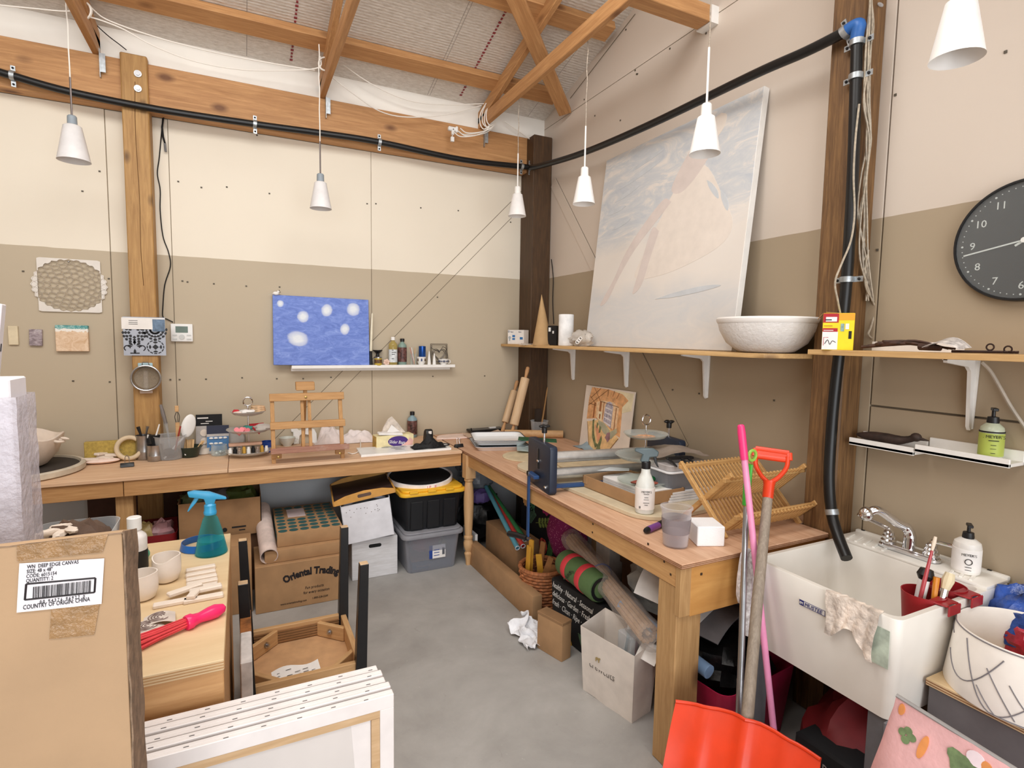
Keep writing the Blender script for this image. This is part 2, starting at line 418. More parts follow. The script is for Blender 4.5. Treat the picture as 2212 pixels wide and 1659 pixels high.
# ---------------------------------------------------------------- timber frame
FIRX, FIRY = FIR(0), FIR(1)
POSTL = wood('post_yellow', (158, 116, 66), (202, 160, 100), 2, 4, 12, knots=3.2, knotc=(70, 42, 20))
POSTD = wood('post_dark', (58, 40, 24), (98, 70, 42), 2, 6, 14, knots=1.6)
POSTR = wood('post_brown', (84, 58, 34), (150, 112, 70), 2, 5, 15, knots=1.4, knotc=(66, 40, 20))
lp = thing('timber_post', 'yellowish square timber post on the long wall with two bolts near its top', 'post', (-.561, 4.31, 0))
MB().box(-.071, .071, -.07, .067, 0, 3.365).build('post_shaft', POSTL, lp, bev=.006)
MB().tube(spline([(.004, -.0703, 3.2), (-.004, -.0703, 2.9), (.004, -.0703, 2.5), (.0, -.0703, 2.2), (.007, -.0703, 1.95)], 4), .0016, 4).build('drying_crack', mat('crack', (96, 62, 32), .9, var=0), lp)
for px, py in ((298, 160), (298, 192)):
    p = onY(px, py, 4.24)
    MB().at((p.x+.561, -.0745, p.z), (PI/2, 0, 0)).lathe([(.001, -.006), (.02, -.006), (.021, .004)], 14).lathe([(.013, 0), (.013, .012), (.001, .012)], 6).build('bolt', STEEL, lp)
one('timber_post', 'dark brown square post in the corner where the two walls meet', 'post', MB().box(-.088, .088, -.112, .112, 0, 3.33), POSTD, (2.29, 4.264, 0), bev=.006)
rp = thing('timber_post', 'tall brown post on the right carrying the black hose beside the sink', 'post', (2.315, 1.528, 0))
MB().box(-.065, .065, -.07, .072, 0, 4.2).build('post_shaft', POSTR, rp, bev=.006)
bm_ = thing('header_beam', 'long orange-brown wooden beam on top of the long wall', 'beam', (-.5, 4.32, 3.05))
MB().box(-2.8, 2.74, -.045, .055, 0, .285).build('beam_timber', FIRX, bm_, bev=.004)
# three trusses
def truss(xc, label, ties):
    t = thing('roof_truss', label, 'truss', (xc, 4.3, 3.335), group='roof trusses')
    MB().box(-.019, .019, -6, .03, 0, .09).build('bottom_chord', FIRY, t, bev=.003)
    n = []
    for y in (4.33, 1.2):
        z = ceil_z(y)-.045-3.335; n.append((y-4.3, z))
    (ya, za), (yb, zb) = n
    MB().prism([(ya, max(za-.1, .0)), (ya, za), (yb, zb), (yb, zb-.1)], -.019, .019, 'yz').build('top_chord', FIRY, t, bev=.003)
    MB().box(.019, .022, -.05, -.024, -.14, .03).box(.019, .05, -.052, -.0495, -.11, .0).build('metal_tie', GALV, t)
    return t
x3 = 1.783
x2 = onZ(699, 205, 3.335).x; x1 = onZ(204, 110, 3.335).x
truss(x3, 'roof truss nearest the gable wall, white cords bundled at its foot', 1)
truss(x2, 'middle roof truss with a white cord looped round its chord', 1)
truss(x1, 'roof truss at the upper left above the yellowish post', 1)
for i, (y, lab) in enumerate(((3.915, 'lowest purlin under the foil ceiling, crossing above the long beam'), (3.235, 'second purlin under the foil ceiling, its cut end near the gable wall'))):
    z = ceil_z(y+.065); ang = -math.atan(.27)
    one('purlin', lab, 'purlin', MB().box(-2.9, 2.65, -.065, .065, -.055, -.002), FIRX, (-.35+(.02 if i else 0), y+.065, z), rot=(ang, 0, 0), group='purlins', bev=.003)
a, b = on_ceil(1222, 246, .19), on_ceil(1106, -20, .19)
d = (b-a).normalized(); b = a+d*2.6
o = one('diagonal_brace', 'diagonal timber brace crossing under the roof, its cut end by the gable wall', 'brace', MB().box(.02, 2.6, -.05, .05, -.02, .02), FIRX, a, bev=.003)
o.rotation_euler = Matrix((d, V(0, .27, 1).normalized().cross(d).normalized(), d.cross(V(0, .27, 1).normalized().cross(d)).normalized())).transposed().to_euler()
j = thing('ceiling_joist', 'short timber joist running from the truss to the gable wall at the top', 'joist', (2.33, 2.42, 3.385))
MB().box(-.527, 0, -.05, .05, 0, .085).build('joist_timber', FIRX, j, bev=.003)
MB().box(.0, .05, -.056, .056, -.006, 0).box(.0, .05, -.056, -.051, 0, .085).box(.0, .05, .051, .056, 0, .085).build('joist_hanger', WHITE, j)

# ---------------------------------------------------------------- workbenches
HB = .84
PLY_E = wood('ply_edge', (112, 70, 44), (172, 120, 80), 0, 9, 3)
LUMX = wood('lumber_x', (172, 124, 76), (212, 166, 112), 0, 4, 12, knots=2.2, knotc=(104, 62, 32))
LUMY = wood('lumber_y', (184, 136, 84), (218, 172, 116), 1, 4, 12, knots=1.6, knotc=(116, 72, 38))
LUMZ = wood('lumber_z', (166, 126, 80), (208, 168, 116), 2, 4, 10, knots=2.4, knotc=(72, 42, 24))
PANEL = wood('end_panel_wood', (190, 132, 66), (218, 164, 94), 0, 2.4, 5, knots=0)
ba = thing('workbench', 'long wooden workbench along the wall with the beam, its top cluttered', 'workbench', (0, 3.68, 0))
MB().prism([(-2.6, -.002), (-.092, -.002), (-.092, .685), (-.487, .685), (-.487, .557), (-.635, .557), (-.635, .685), (-2.6, .685)], HB-.022, HB-.002).build('bench_top', PLYF, ba, bev=.002)
MB().box(-.089, 1.408, -.012, .685, HB-.02, HB).build('bench_top', PLYF, ba, bev=.002)
xs = onY(267, 1060, 3.69).x
MB().box(-2.6, xs-.002, .012, .05, HB-.112, HB-.022).build('apron_board', LUMX, ba, bev=.002)
MB().box(xs+.002, 1.408, .008, .046, HB-.112, HB-.022).build('apron_board', LUMX, ba, bev=.002)
MB().box(-2.6, 1.36, .30, .338, HB-.15, HB-.022).build('rear_rail', LUMX, ba, bev=.002)
MB().box(-.663, -.578, .055, .14, 0, HB-.022).build('leg', LUMZ, ba, bev=.003)
tl = MB().at((1.452, -.045+.01, 0))
tl.lathe([(.017, 0), (.019, .03), (.024, .06), (.03, .085), (.021, .1), (.026, .112), (.034, .14), (.036, .165), (.028, .19), (.034, .2), (.034, .212), (.026, .222), (.031, .3), (.036, .42), (.037, .5), (.033, .57), (.026, .615), (.034, .625), (.034, .636), (.027, .645)], 18)
tl.at((1.452, -.035, 0)).box(-.037, .037, -.037, .037, .645, HB-.022)
tl.build('turned_leg', wood('turned_wood', (196, 152, 104), (222, 182, 134), 2, 5, 10), ba)
bb = thing('workbench', 'wooden workbench beside the sink, plywood top with the metal roller press', 'workbench', (1.42, 1.47, 0))
BP_ = [(0, 0), (.822, 0), (.822, .137), (.955, .137), (.955, 2.675), (.775, 2.675), (.775, 2.9), (0, 2.9)]
MB().prism(BP_, HB-.02, HB).build('bench_top', wood('ply_top_red', (196, 150, 118), (230, 192, 160), 1, 3, 9, dirt=.15), bb, bev=.0015)
for k in range(3): MB().prism([(x-.0012 if x == 0 else x, y-.0012 if y == 0 else y) for x, y in BP_], HB-.0185+k*.006, HB-.016+k*.006).build('ply_layer', PLY_E, bb)
MB().box(.012, .048, .04, 2.9, HB-.105, HB-.02).build('apron_board', LUMY, bb, bev=.002)
MB().box(.008, .06, .012, .04, .63, HB-.02).build('corner_block', LUMZ, bb, bev=.002)
MB().box(.06, .822, .012, .032, .625, HB-.02).build('end_panel', PANEL, bb, bev=.002)
MB().box(.016, .14, .034, .14, 0, HB-.105).build('leg', LUMZ, bb, bev=.004)
MB().box(.86, .93, .05, .12, 0, HB-.02).build('leg', LUMZ, bb, bev=.004)
sc = MB()
for px, py in ((1435, 1213), (1449, 1241), (1281, 1132), (1280, 1150), (1400, 1175)):
    p = onX(px, py, 1.432); sc.cb((p.x-1.42, p.y-1.47, p.z), (.003, .008, .008))
p = onY(1515, 1240, 1.481); sc.cb((p.x-1.42, p.y-1.47, p.z), (.009, .003, .009))
stuff(sc.build('screw_head', mat('screw', (60, 44, 30), .6, var=0), bb))
# ================================================================ HANGING THINGS: lamps, hose, cords
SHADE = mat('lamp_shade_white', (238, 236, 234), .4, var=.02)
SHADEG = mat('lamp_shade_grey', (222, 220, 220), .45, var=.03)
CAPG = mat('lamp_cap_grey', (140, 150, 158), .5, var=.03)
CORDW = mat('cord_white', (238, 234, 226), .6, var=0)
CORDT = mat('cord_twisted', (150, 138, 124), .4, .2, var=.2, vs=90)
RODG = mat('rod_grey', (112, 104, 102), .35, .6, var=0)
def pendant(p, label, d, h, ztop, grey=False, rod=.23, cord_xy=None):
    # p = centre of the shade's lower rim
    t = thing('pendant_lamp', label, 'lamp', p, group='cone pendant lamps')
    r = d/2
    MB().lathe([(r, 0), (r*.98, .004), (r*.55, h*.96), (r*.4, h), (.012, h), (.012, h-.004), (r*.38, h-.005), (r*.52, h*.95), (r*.95, .004), (r, 0)], 28, cap=False).build('shade', SHADEG if grey else SHADE, t, ang=50)
    MB().lathe([(.021, h-.001), (.023, h+.006), (.022, h+.044), (.017, h+.05), (.004, h+.05)], 20).build('cap', CAPG if grey else WHITE, t)
    MB().lathe([(.004, h-.06), (.018, h-.05), (.018, h-.02)], 14).ball((0, 0, h-.085), .026, 12, 8).build('bulb', mat('bulb', (245, 243, 236), .3, var=0), t)
    MB().cyl((0, 0, h+.05), (0, 0, h+.05+rod), .0048, n=8).build('stem', RODG if grey else WHITE, t)
    z0 = h+.05+rod; z1 = ztop-p[2]
    pts = [(.004*math.sin(k*1.7)*(k/9), .003*math.cos(k*2.1)*(k/9), z0+(z1-z0)*k/9) for k in range(10)]
    MB().tube(pts, .0028 if not grey else .0034, 6).build('cord', CORDW if grey else CORDT, t)
    return t
for px, py, y, lab, zt in ((1117, 467, None, 'white cone pendant lamp nearest the corner post', 3.34), (1261, 441, None, 'white cone pendant lamp hanging in front of the left side of the big painting', 3.34),
                       (1522, 333, None, 'white cone pendant lamp hanging in front of the upper right of the big painting', 3.34), (2066, 128, None, 'large near pendant lamp cut off by the top edge, above the clock', 3.34)):
    p = onX(px, py, x3+.022); pendant(p, lab, .13, .158, zt)
p2 = onY(693, 451, 3.8); pendant(p2, 'grey-capped cone pendant lamp above the blue cloud painting', .135, .168, 3.47, True, .2)
p1 = onY(160, 348, 3.85); pendant(p1, 'grey-capped cone pendant lamp at far left before the yellowish post', .155, .19, 3.5, True, .2)
# white cords strung along the trusses
def cord(label, pts, r=.004, m=CORDW, name='extension_cord', group=None):
    q = spline(pts, 6); return one(name, label, 'cord', MB().tube([p-q[0] for p in q], r, 6), m, q[0], group=group)
Yc = 4.02
cord('white cord looped round the middle truss and sagging left to the first truss', [onY(x, y, Yc) for x, y in ((165, 42), (190, 36), (260, 60), (330, 98), (420, 132), (520, 150), (620, 152), (688, 146), (692, 122))] )
cord('white cord running from the top left corner past the first truss to the middle truss', [onY(x, y, Yc+.03) for x, y in ((-30, 8), (70, 18), (150, 24), (186, 10), (230, 42), (330, 78), (450, 110), (560, 132), (680, 152))])
cord('white cord from the middle truss down to the bundle at the next truss', [onY(x, y, 4.18) for x, y in ((722, 126), (800, 180), (880, 216), (960, 226), (1046, 224))])
cord('white cord sagging low before the beam between the middle truss and the plug bundle', [onY(x, y, 4.18) for x, y in ((706, 158), (760, 200), (820, 240), (880, 253), (960, 248), (1040, 228))])
cl = thing('cord_bundle', 'bundle of looped white cords with a plug connector hanging at the truss foot', 'cord', onY(1050, 275, 4.17))
o0 = onY(1050, 275, 4.17)
for k, (a, b) in enumerate(((0, 0), (5, 3), (-5, 5), (9, -3))):
    q = spline([onY(x+a, y+b, 4.15-.012*k)-o0 for x, y in ((1055, 218), (1043, 240), (1042, 262), (1050, 274), (1062, 268), (1051, 280), (1030, 288), (1000, 290), (985, 280))], 5)
    MB().tube(q, .004, 6).build('cord_loop', CORDW, cl)
q = onY(978, 279, 4.15)-o0
MB().cb(q, (.075, .03, .03)).cb(q+V(0, 0, -.02), (.02, .03, .05)).cb(q+V(.03, 0, .0), (.02, .035, .045)).build('plug_connector', WPLAST, cl, bev=.006)
q = onY(977, 301, 4.15)-o0
MB().cb(q, (.026, .02, .035)).tube([q+V(0, 0, .015), q+V(.005, 0, .07)], .003, 6).build('plug_tag', WPLAST, cl, bev=.003)
cord('thin white cord from the cord bundle down the dark corner post', [onY(x, y, 4.235) for x, y in ((1090, 262), (1130, 290), (1160, 312), (1188, 332), (1190, 400), (1191, 560))])
for (c, r, lab) in (((702, 138), .042, 'white cord ring hooked round the foot of the middle truss'), ((176, 22), .05, 'white cord ring hooked round the first truss')):
    p = onY(*c, 4.0); one('cord_ring', lab, 'cord', MB().torus((0, 0, 0), r, .0045, ax=1, n=24, m=6).torus((0, .01, .004), r*.97, .0045, ax=1, n=24, m=6), CORDW, p, rz=-.4)
cord('dark wire from the first truss to the top of the yellowish post', [onY(x, y, 4.25) for x, y in ((192, 26), (205, 50), (232, 76), (258, 96), (273, 108))], .003, BLKM, 'wire')
cord('dark cable tacked down the right side of the yellowish post to the thermostat', [onY(x, y, 4.375) for x, y in ((352, 246), (349, 285), (344, 340), (340, 375), (346, 410), (346, 455), (352, 510), (364, 545), (368, 575), (356, 615), (352, 660), (352, 684), (362, 690), (374, 696))], .0035, BLKM, 'cable')
w = thing('wire_nut_lead', 'short black lead with tape hanging below the beam beside the yellowish post', 'wire', onY(354, 262, 4.36))
o0 = onY(354, 262, 4.36)
MB().tube([onY(x, y, 4.36)-o0 for x, y in ((354, 250), (350, 275), (352, 295), (357, 312))], [.004, .006, .007, .006], 6).build('lead', BLKM, w)
MB().tube([onY(x, y, 4.36)-o0 for x, y in ((356, 310), (358, 328))], .008, 6).build('tape_end', mat('tape_grey', (120, 120, 122), .4), w)
cord('black cord hanging on the right face of the dark corner post', [onX(x, y, 2.37) for x, y in ((1191, 560), (1195, 600), (1194, 650), (1196, 700))], .0035, BLKM, 'cable')

# black poly hose along the beam, across the gable wall and down the right post
HOSE = mat('black_hose', (17, 17, 18), .38, var=.1, vs=60)
hs = thing('water_hose', 'black plastic water hose clamped along the beam and down the right post to the sink', 'hose', (0, 4.2, 3.1))
def Hh(p): return p-V(0, 4.2, 3.1)
pa = [onY(x, y, 4.212) for x, y in ((-120, 118), (0, 156), (28, 164), (150, 198), (340, 236), (550, 268), (690, 287), (820, 307), (1000, 345), (1150, 362))]
MB().tube([Hh(p) for p in spline(pa, 6)], .0215, 12).build('hose_run', HOSE, hs)
pb = [onY(1150, 362, 4.2)+V(-.02, 0, 0)]+[onX(x, y, v) for x, y, v in ((1168, 358, 2.2), (1260, 330, 2.215), (1400, 271, 2.22), (1620, 165, 2.215), (1740, 112, 2.212), (1828, 68, 2.21))]
MB().tube([Hh(p) for p in spline(pb, 6)], .0215, 12).build('hose_run', HOSE, hs)
e0, e1, e2 = onX(1828, 68, 2.21), onX(1856, 48, 2.21), onX(1850, 90, 2.215)
MB().tube([Hh(p) for p in spline([e0, e0.lerp(e1, .5), e1-V(0, 0, .01), e1.lerp(e2, .55), e2], 5)], .0245, 12).build('elbow', mat('blue_fitting', (44, 98, 168), .4), hs)
pv = [onX(x, y, v) for x, y, v in ((1851, 84, 2.215), (1849, 165, 2.215), (1842, 380, 2.215), (1832, 560, 2.215), (1824, 660, 2.215), (1813, 760, 2.215), (1801, 870, 2.215), (1794, 960, 2.21), (1791, 1040, 2.19), (1797, 1110, 2.17), (1811, 1160, 2.14), (1829, 1206, 2.1))]
MB().tube([Hh(p) for p in spline(pv, 6)], .0215, 12).build('hose_run', HOSE, hs)
def clampat(p, t, ear, nrm, parent=hs):
    t = Vector(t).normalized(); ear = Vector(ear).normalized(); nrm = Vector(nrm).normalized()
    mb = MB(); mb.tube([Hh(p)-t*.011, Hh(p)+t*.011], .0268, 14)
    for s in (-1, 1):
        q = Hh(p)+ear*s*.041-nrm*.012; a = t*.011; b = ear*.017; c = nrm*.002
        mb.add([q+i*a+j*b+k*c for k in (-1, 1) for j in (-1, 1) for i in (-1, 1)], [(0, 1, 3, 2), (4, 6, 7, 5), (0, 4, 5, 1), (2, 3, 7, 6), (0, 2, 6, 4), (1, 5, 7, 3)])
    o = mb.build('pipe_clamp', GALV, parent)
    mb = MB()
    for s in (-1, 1): mb.ball(Hh(p)+ear*s*.045-nrm*.008, .006, 8, 5)
    stuff(mb.build('clamp_screw', DARK, o))
for px, py in ((27, 163), (551, 268), (820, 307), (1127, 360), (1146, 362)): clampat(onY(px, py, 4.212), (1, 0, -.1), (0, 0, 1), (0, -1, 0))
clampat(onX(1826, 69, 2.21), (0, -1, .35), (0, .35, 1), (-1, 0, 0)); clampat(onX(1851, 92, 2.215), (0, 0, 1), (0, 1, 0), (-1, 0, 0))
for px, py in ((1849, 166), (1829, 604)): clampat(onX(px, py, 2.215), (0, 0, 1), (0, 1, 0), (-1, 0, 0))
MB().tube([Hh(onX(1796, 1100, 2.172)), Hh(onX(1798, 1112, 2.170))], .0255, 16).build('hose_clip', GALV, hs)
# pale flex lying down the right post
WIRE = mat('pale_flex', (172, 160, 142), .4, var=.12, vs=60)
wb = thing('wire_bundle', 'bundle of pale twisted flex hanging down the right post beside the hose', 'wire', (2.22, 1.44, 1.6))
ob = V(2.22, 1.44, 1.6); rnd = random.Random(3)
for k in range(7):
    pts = []
    for j, y in enumerate((-30, 60, 140, 220, 300, 390, 470, 560, 650)):
        cx = (1882, 1880, 1874, 1872, 1872, 1868, 1864, 1868, 1876)[j]+rnd.uniform(-9, 9)*(1.2 if j > 3 else .8); pts.append(onY(cx, y, 1.438-.006*(k % 3))-ob)
    MB().tube(spline(pts, 5), .0035, 5).build('flex_strand', WIRE, wb)
MB().tube(spline([onY(x, y, 1.425)-ob for x, y in ((1856, 225), (1848, 300), (1844, 380), (1846, 460), (1838, 520), (1818, 570), (1804, 610), (1810, 650), (1816, 680))], 6), .004, 6).build('flex_strand', WIRE, wb)
MB().tube(spline([onY(x, y, 1.428)-ob for x, y in ((1876, 540), (1868, 590), (1872, 625), (1885, 650), (1890, 670), (1882, 705), (1876, 722), (1886, 732), (1905, 739))], 6), .004, 6).build('flex_strand', WIRE, wb)
MB().at(onY(1902, 10, 1.45)-ob).ball((0, 0, 0), .012, 8, 5, 1.6, .5, .6).build('staple_clip', CLEARP, wb)

# ================================================================ THINGS ON THE LONG WALL
def wallrect(px0, py0, px1, py1, y): a, b = onY(px0, py0, y), onY(px1, py1, y); return a, b
# mandala stencil with real cut-outs
def petal(cx, cz, ang, L, w, n=7):
    pts = []
    for k in range(n+1): t = k/n; pts.append((t*L, w*math.sin(PI*t)**.8*(.6+.8*t)*.62))
    pts += [(x, -y) for x, y in pts[-2:0:-1]]
    c, s = math.cos(ang), math.sin(ang); return [(cx+x*c-y*s, cz+x*s+y*c) for x, y in pts]
a, b = onY(78, 555, YA-.012), onY(221, 676, YA-.012); wS, hS = b.x-a.x, a.z-b.z
st = thing('mandala_stencil', 'translucent white stencil sheet with a cut-out petal mandala, pinned to the wall', 'stencil', (a.x+wS/2, YA-.012, b.z))
FROST = mat('frosted_sheet', (232, 226, 218), .3, var=.02, alpha=.9)
mb = MB(); A_, n_ = [], 96
for k in range(n_):
    a_ = 2*PI*k/n_; c_, s_ = math.cos(a_), math.sin(a_); rr_ = .200+.006*math.cos(28*a_); e_ = min(wS/2/max(abs(c_), 1e-6), hS/2/max(abs(s_), 1e-6))
    A_ += [(rr_*c_*.95, hS/2+rr_*s_*.80), (c_*e_, hS/2+s_*e_)]
mb.add([(x, y_, z) for y_ in (-.0008, .0008) for x, z in A_], [(2*k, 2*k+1, (2*k+3) % (2*n_), (2*k+2) % (2*n_)) for k in range(n_)]+[(2*n_+2*k, 2*n_+(2*k+2) % (2*n_), 2*n_+(2*k+3) % (2*n_), 2*n_+2*k+1) for k in range(n_)])
mb.build('stencil_sheet', FROST, st)
mb = MB()
for ring, (n, r, L, w) in enumerate(((8, .014, .058, .032), (13, .062, .046, .036), (18, .1, .04, .036), (23, .134, .035, .034), (28, .165, .034, .03))):
    for k in range(n):
        an = 2*PI*(k+.5*(ring % 2))/n; pp = petal(r*math.cos(an), r*math.sin(an), an, L, w); mb.tube([(x*.95, 0, hS/2+z*.80) for x, z in pp], .0036, 4, closed=True, flat=.3)
stuff(mb.build('cut_pattern', FROST, st))
MB().ball((0, -.006, hS-.018), .006, 10, 6).build('push_pin', STEEL, st)
def small_canvas(name, label, px0, py0, px1, py1, m, d=.016, rot=0):
    a, b = onY(px0, py0, YA-d), onY(px1, py1, YA-d); w, h = b.x-a.x, a.z-b.z
    return one(name, label, 'painting', MB().box(-w/2, w/2, 0, d-.001, 0, h), m, ((a.x+b.x)/2, YA-d, b.z), rot=(0, rot, 0), bev=.002)
small_canvas('small_canvas', 'small plain cream canvas on the wall at the far left', 16, 704, 40, 745, mat('cream', (222, 208, 178), .8))
def canvas_abs():
    m, N, L, B = newmat('purple_abstract'); v = coords(N, L, (6, 6, 14))
    L.new(ramp(N, L, ntex(N, L, v, 3, 5, .7, 1), [(.3, (84, 70, 74)), (.5, (160, 146, 152)), (.7, (206, 198, 200))]), B.inputs['Base Color']); return m
small_canvas('small_canvas', 'small mauve abstract canvas left of the beach painting', 61, 711, 91, 747, canvas_abs(), .02, .03)
def beach():
    m, N, L, B = newmat('beach_paint'); v = coords(N, L); s = N.new('ShaderNodeSeparateXYZ'); L.new(v, s.inputs[0])
    n = ntex(N, L, v, 22, 5, .7, 1.5); z = math_(N, L, 'ADD', s.outputs[2], math_(N, L, 'MULTIPLY', math_(N, L, 'SUBTRACT', n, .5), .05))
    sea = ramp(N, L, n, [(.3, (30, 108, 122)), (.5, (86, 158, 156)), (.68, (196, 218, 212))]); sand = ramp(N, L, n, [(.3, (206, 168, 128)), (.6, (232, 206, 178))])
    c = mixc(N, L, math_(N, L, 'GREATER_THAN', z, .126), sand, C3((240, 236, 228))); c = mixc(N, L, math_(N, L, 'GREATER_THAN', z, .142), c, sea)
    L.new(c, B.inputs['Base Color']); B.inputs['Roughness'].default_value = .5; return m
small_canvas('beach_painting', 'small beach canvas, teal surf above pale sand, on the wall left of the post', 118, 702, 192, 759, beach(), .03)
# stencil pack on the post
a, b = onY(264, 682, 4.228), onY(359, 768, 4.228); w, h = b.x-a.x, a.z-b.z
sp = thing('stencil_pack', 'grey pack of tile stencils hanging on the yellowish post, printed header card', 'stencil', ((a.x+b.x)/2, 4.232, b.z))
MB().box(-w/2, w/2, -.003, .004, 0, h*.98).build('stencil_sheets', mat('grey_stencil', (172, 178, 190), .3, var=.02), sp)
MB().box(-w/2-.006, w/2, -.006, -.003, h*.67, h*.96).build('header_card', PAPER, sp)
MB().box(w*.2, w/2-.001, -.008, -.006, h*.62, h*.93).build('picture_panel', mat('blue_photo', (88, 108, 130), .4, var=.3, vs=30), sp)
for k, zz in enumerate((.88, .83, .79)): text('~'*12, .008, (-w*.36, -.0065, h*zz), (PI/2, 0, 0), DARK, sp)
mo = MB()
for cx, cz, kind in ((-.24, .58, 0), (.25, .55, 1), (-.24, .22, 2), (.25, .22, 3)):
    X0, Z0 = cx*w, cz*h
    if kind == 0:
        for rr, n in ((.022, 8), (.04, 12), (.056, 16)):
            for k in range(n):
                an = 2*PI*k/n
                if Z0+rr*math.sin(an)*1.0 < h*.66: mo.prism(petal(X0+rr*math.cos(an)*.9, Z0+rr*math.sin(an)*.9, an, .017, .014), -.0045, -.003, 'xz')
    elif kind == 1:
        for k in range(9):
            an = PI+PI*k/8
            for rr in (.018, .038, .055): mo.prism(petal(X0+rr*math.cos(an), Z0+.03+rr*math.sin(an), an, .015, .016), -.0045, -.003, 'xz')
    elif kind == 2:
        for an in (PI/2, .75, PI-.75, .2, PI-.2, -PI/2): mo.prism(petal(X0+.012*math.cos(an), Z0+.012*math.sin(an), an, .03, .011), -.0045, -.003, 'xz')
        for s in (-1, 1): mo.torus((X0+s*.04, -.0038, Z0-.008), .016, .003, 14, 4, 1, 4.2, 0 if s < 0 else -1.2)
        mo.cb((X0, -.0038, Z0-.04), (.05, .0014, .007))
    else:
        for k in range(12):
            an = 2*PI*k/12; mo.at((X0+.045*math.cos(an), -.0038, Z0+.042*math.sin(an)), (0, -an+PI/2, 0)).cb((0, 0, 0), (.017, .0014, .006)); mo.at()
        mo.prism([(X0+.018, Z0), (X0, Z0+.018), (X0-.018, Z0), (X0, Z0-.018)], -.0045, -.003, 'xz')
        for an in (0, PI/2, PI, -PI/2): mo.prism(petal(X0+.022*math.cos(an), Z0+.022*math.sin(an), an, .014, .02), -.0045, -.003, 'xz')
mo.build('printed_motif', mat('motif_black', (34, 34, 38), .5, var=0), sp)
# thermostat
a, b = onY(368, 699, YA-.024), onY(417, 738, YA-.024); w, h = b.x-a.x, a.z-b.z
th = thing('thermostat', 'white wall thermostat with a small green-grey screen', 'thermostat', ((a.x+b.x)/2, YA, b.z))
MB().box(-w/2, w/2, -.024, -.001, 0, h).build('case', WPLAST, th, bev=.004, seg=2)
MB().box(-w*.28, w*.28, -.0252, -.0235, h*.5, h*.86).build('screen', mat('lcd', (92, 112, 100), .25), th)
bt = MB()
for x, z in ((-.32, .36), (.32, .36), (-.32, .14), (.32, .14)): bt.cb((x*w, -.0255, z*h), (w*.2, .003, h*.07))
bt.at((0, -.026, h*.26), (PI/2, 0, 0)).lathe([(.001, -.001), (w*.13, -.001), (w*.13, .002)], 16)
bt.build('button', mat('button_grey', (200, 202, 200), .4, var=0), th)
# sieve hanging on the post, pale card behind it
p = onY(315, 817, 4.19); r = (onY(347, 817, 4.19).x-onY(283, 817, 4.19).x)/2
sv = thing('sieve', 'round wire sieve hanging on the yellowish post below the stencil pack', 'sieve', p)
MB().torus((0, 0, 0), r, .006, 32, 8, 1).at((0, 0, 0), (PI/2, 0, 0)).lathe([(r-.003, -.035), (r-.002, -.035), (r+.001, 0), (r-.002, 0), (r-.003, -.035)], 32, cap=False).build('rim', STEEL, sv)
mesh_m = mat('wire_mesh', (150, 140, 124), .5, .4, var=.1, vs=200, alpha=.62)
MB().at((0, .03, 0), (PI/2, 0, 0)).lathe([(r*.97, .03), (r*.85, 0), (r*.4, -.004), (.001, -.005)], 28, cap=False).build('mesh', mesh_m, sv)
MB().tube([(-.02, .02, r), (-.015, .0, r+.022), (.015, 0, r+.022), (.02, .02, r)], .003, 6).build('hook', STEEL, sv)
pt = thing('pottery_tool', 'pinkish flat paddle with a pale blue hook behind the sieve on the post', 'tool', onY(316, 850, 4.225))
o0 = onY(316, 850, 4.225)
MB().box(-.035, .035, 0, .008, 0, .02).box(-.012, .012, 0, .006, .02, .15).build('paddle', mat('pink_plastic', (226, 204, 190), .5), pt, bev=.003)
q = onY(317, 788, 4.225)-o0; MB().box(-.04, .04, 0, .006, q.z-.022, q.z+.012).build('hanger_tab', mat('pale_blue', (176, 206, 214), .4), pt, bev=.004)

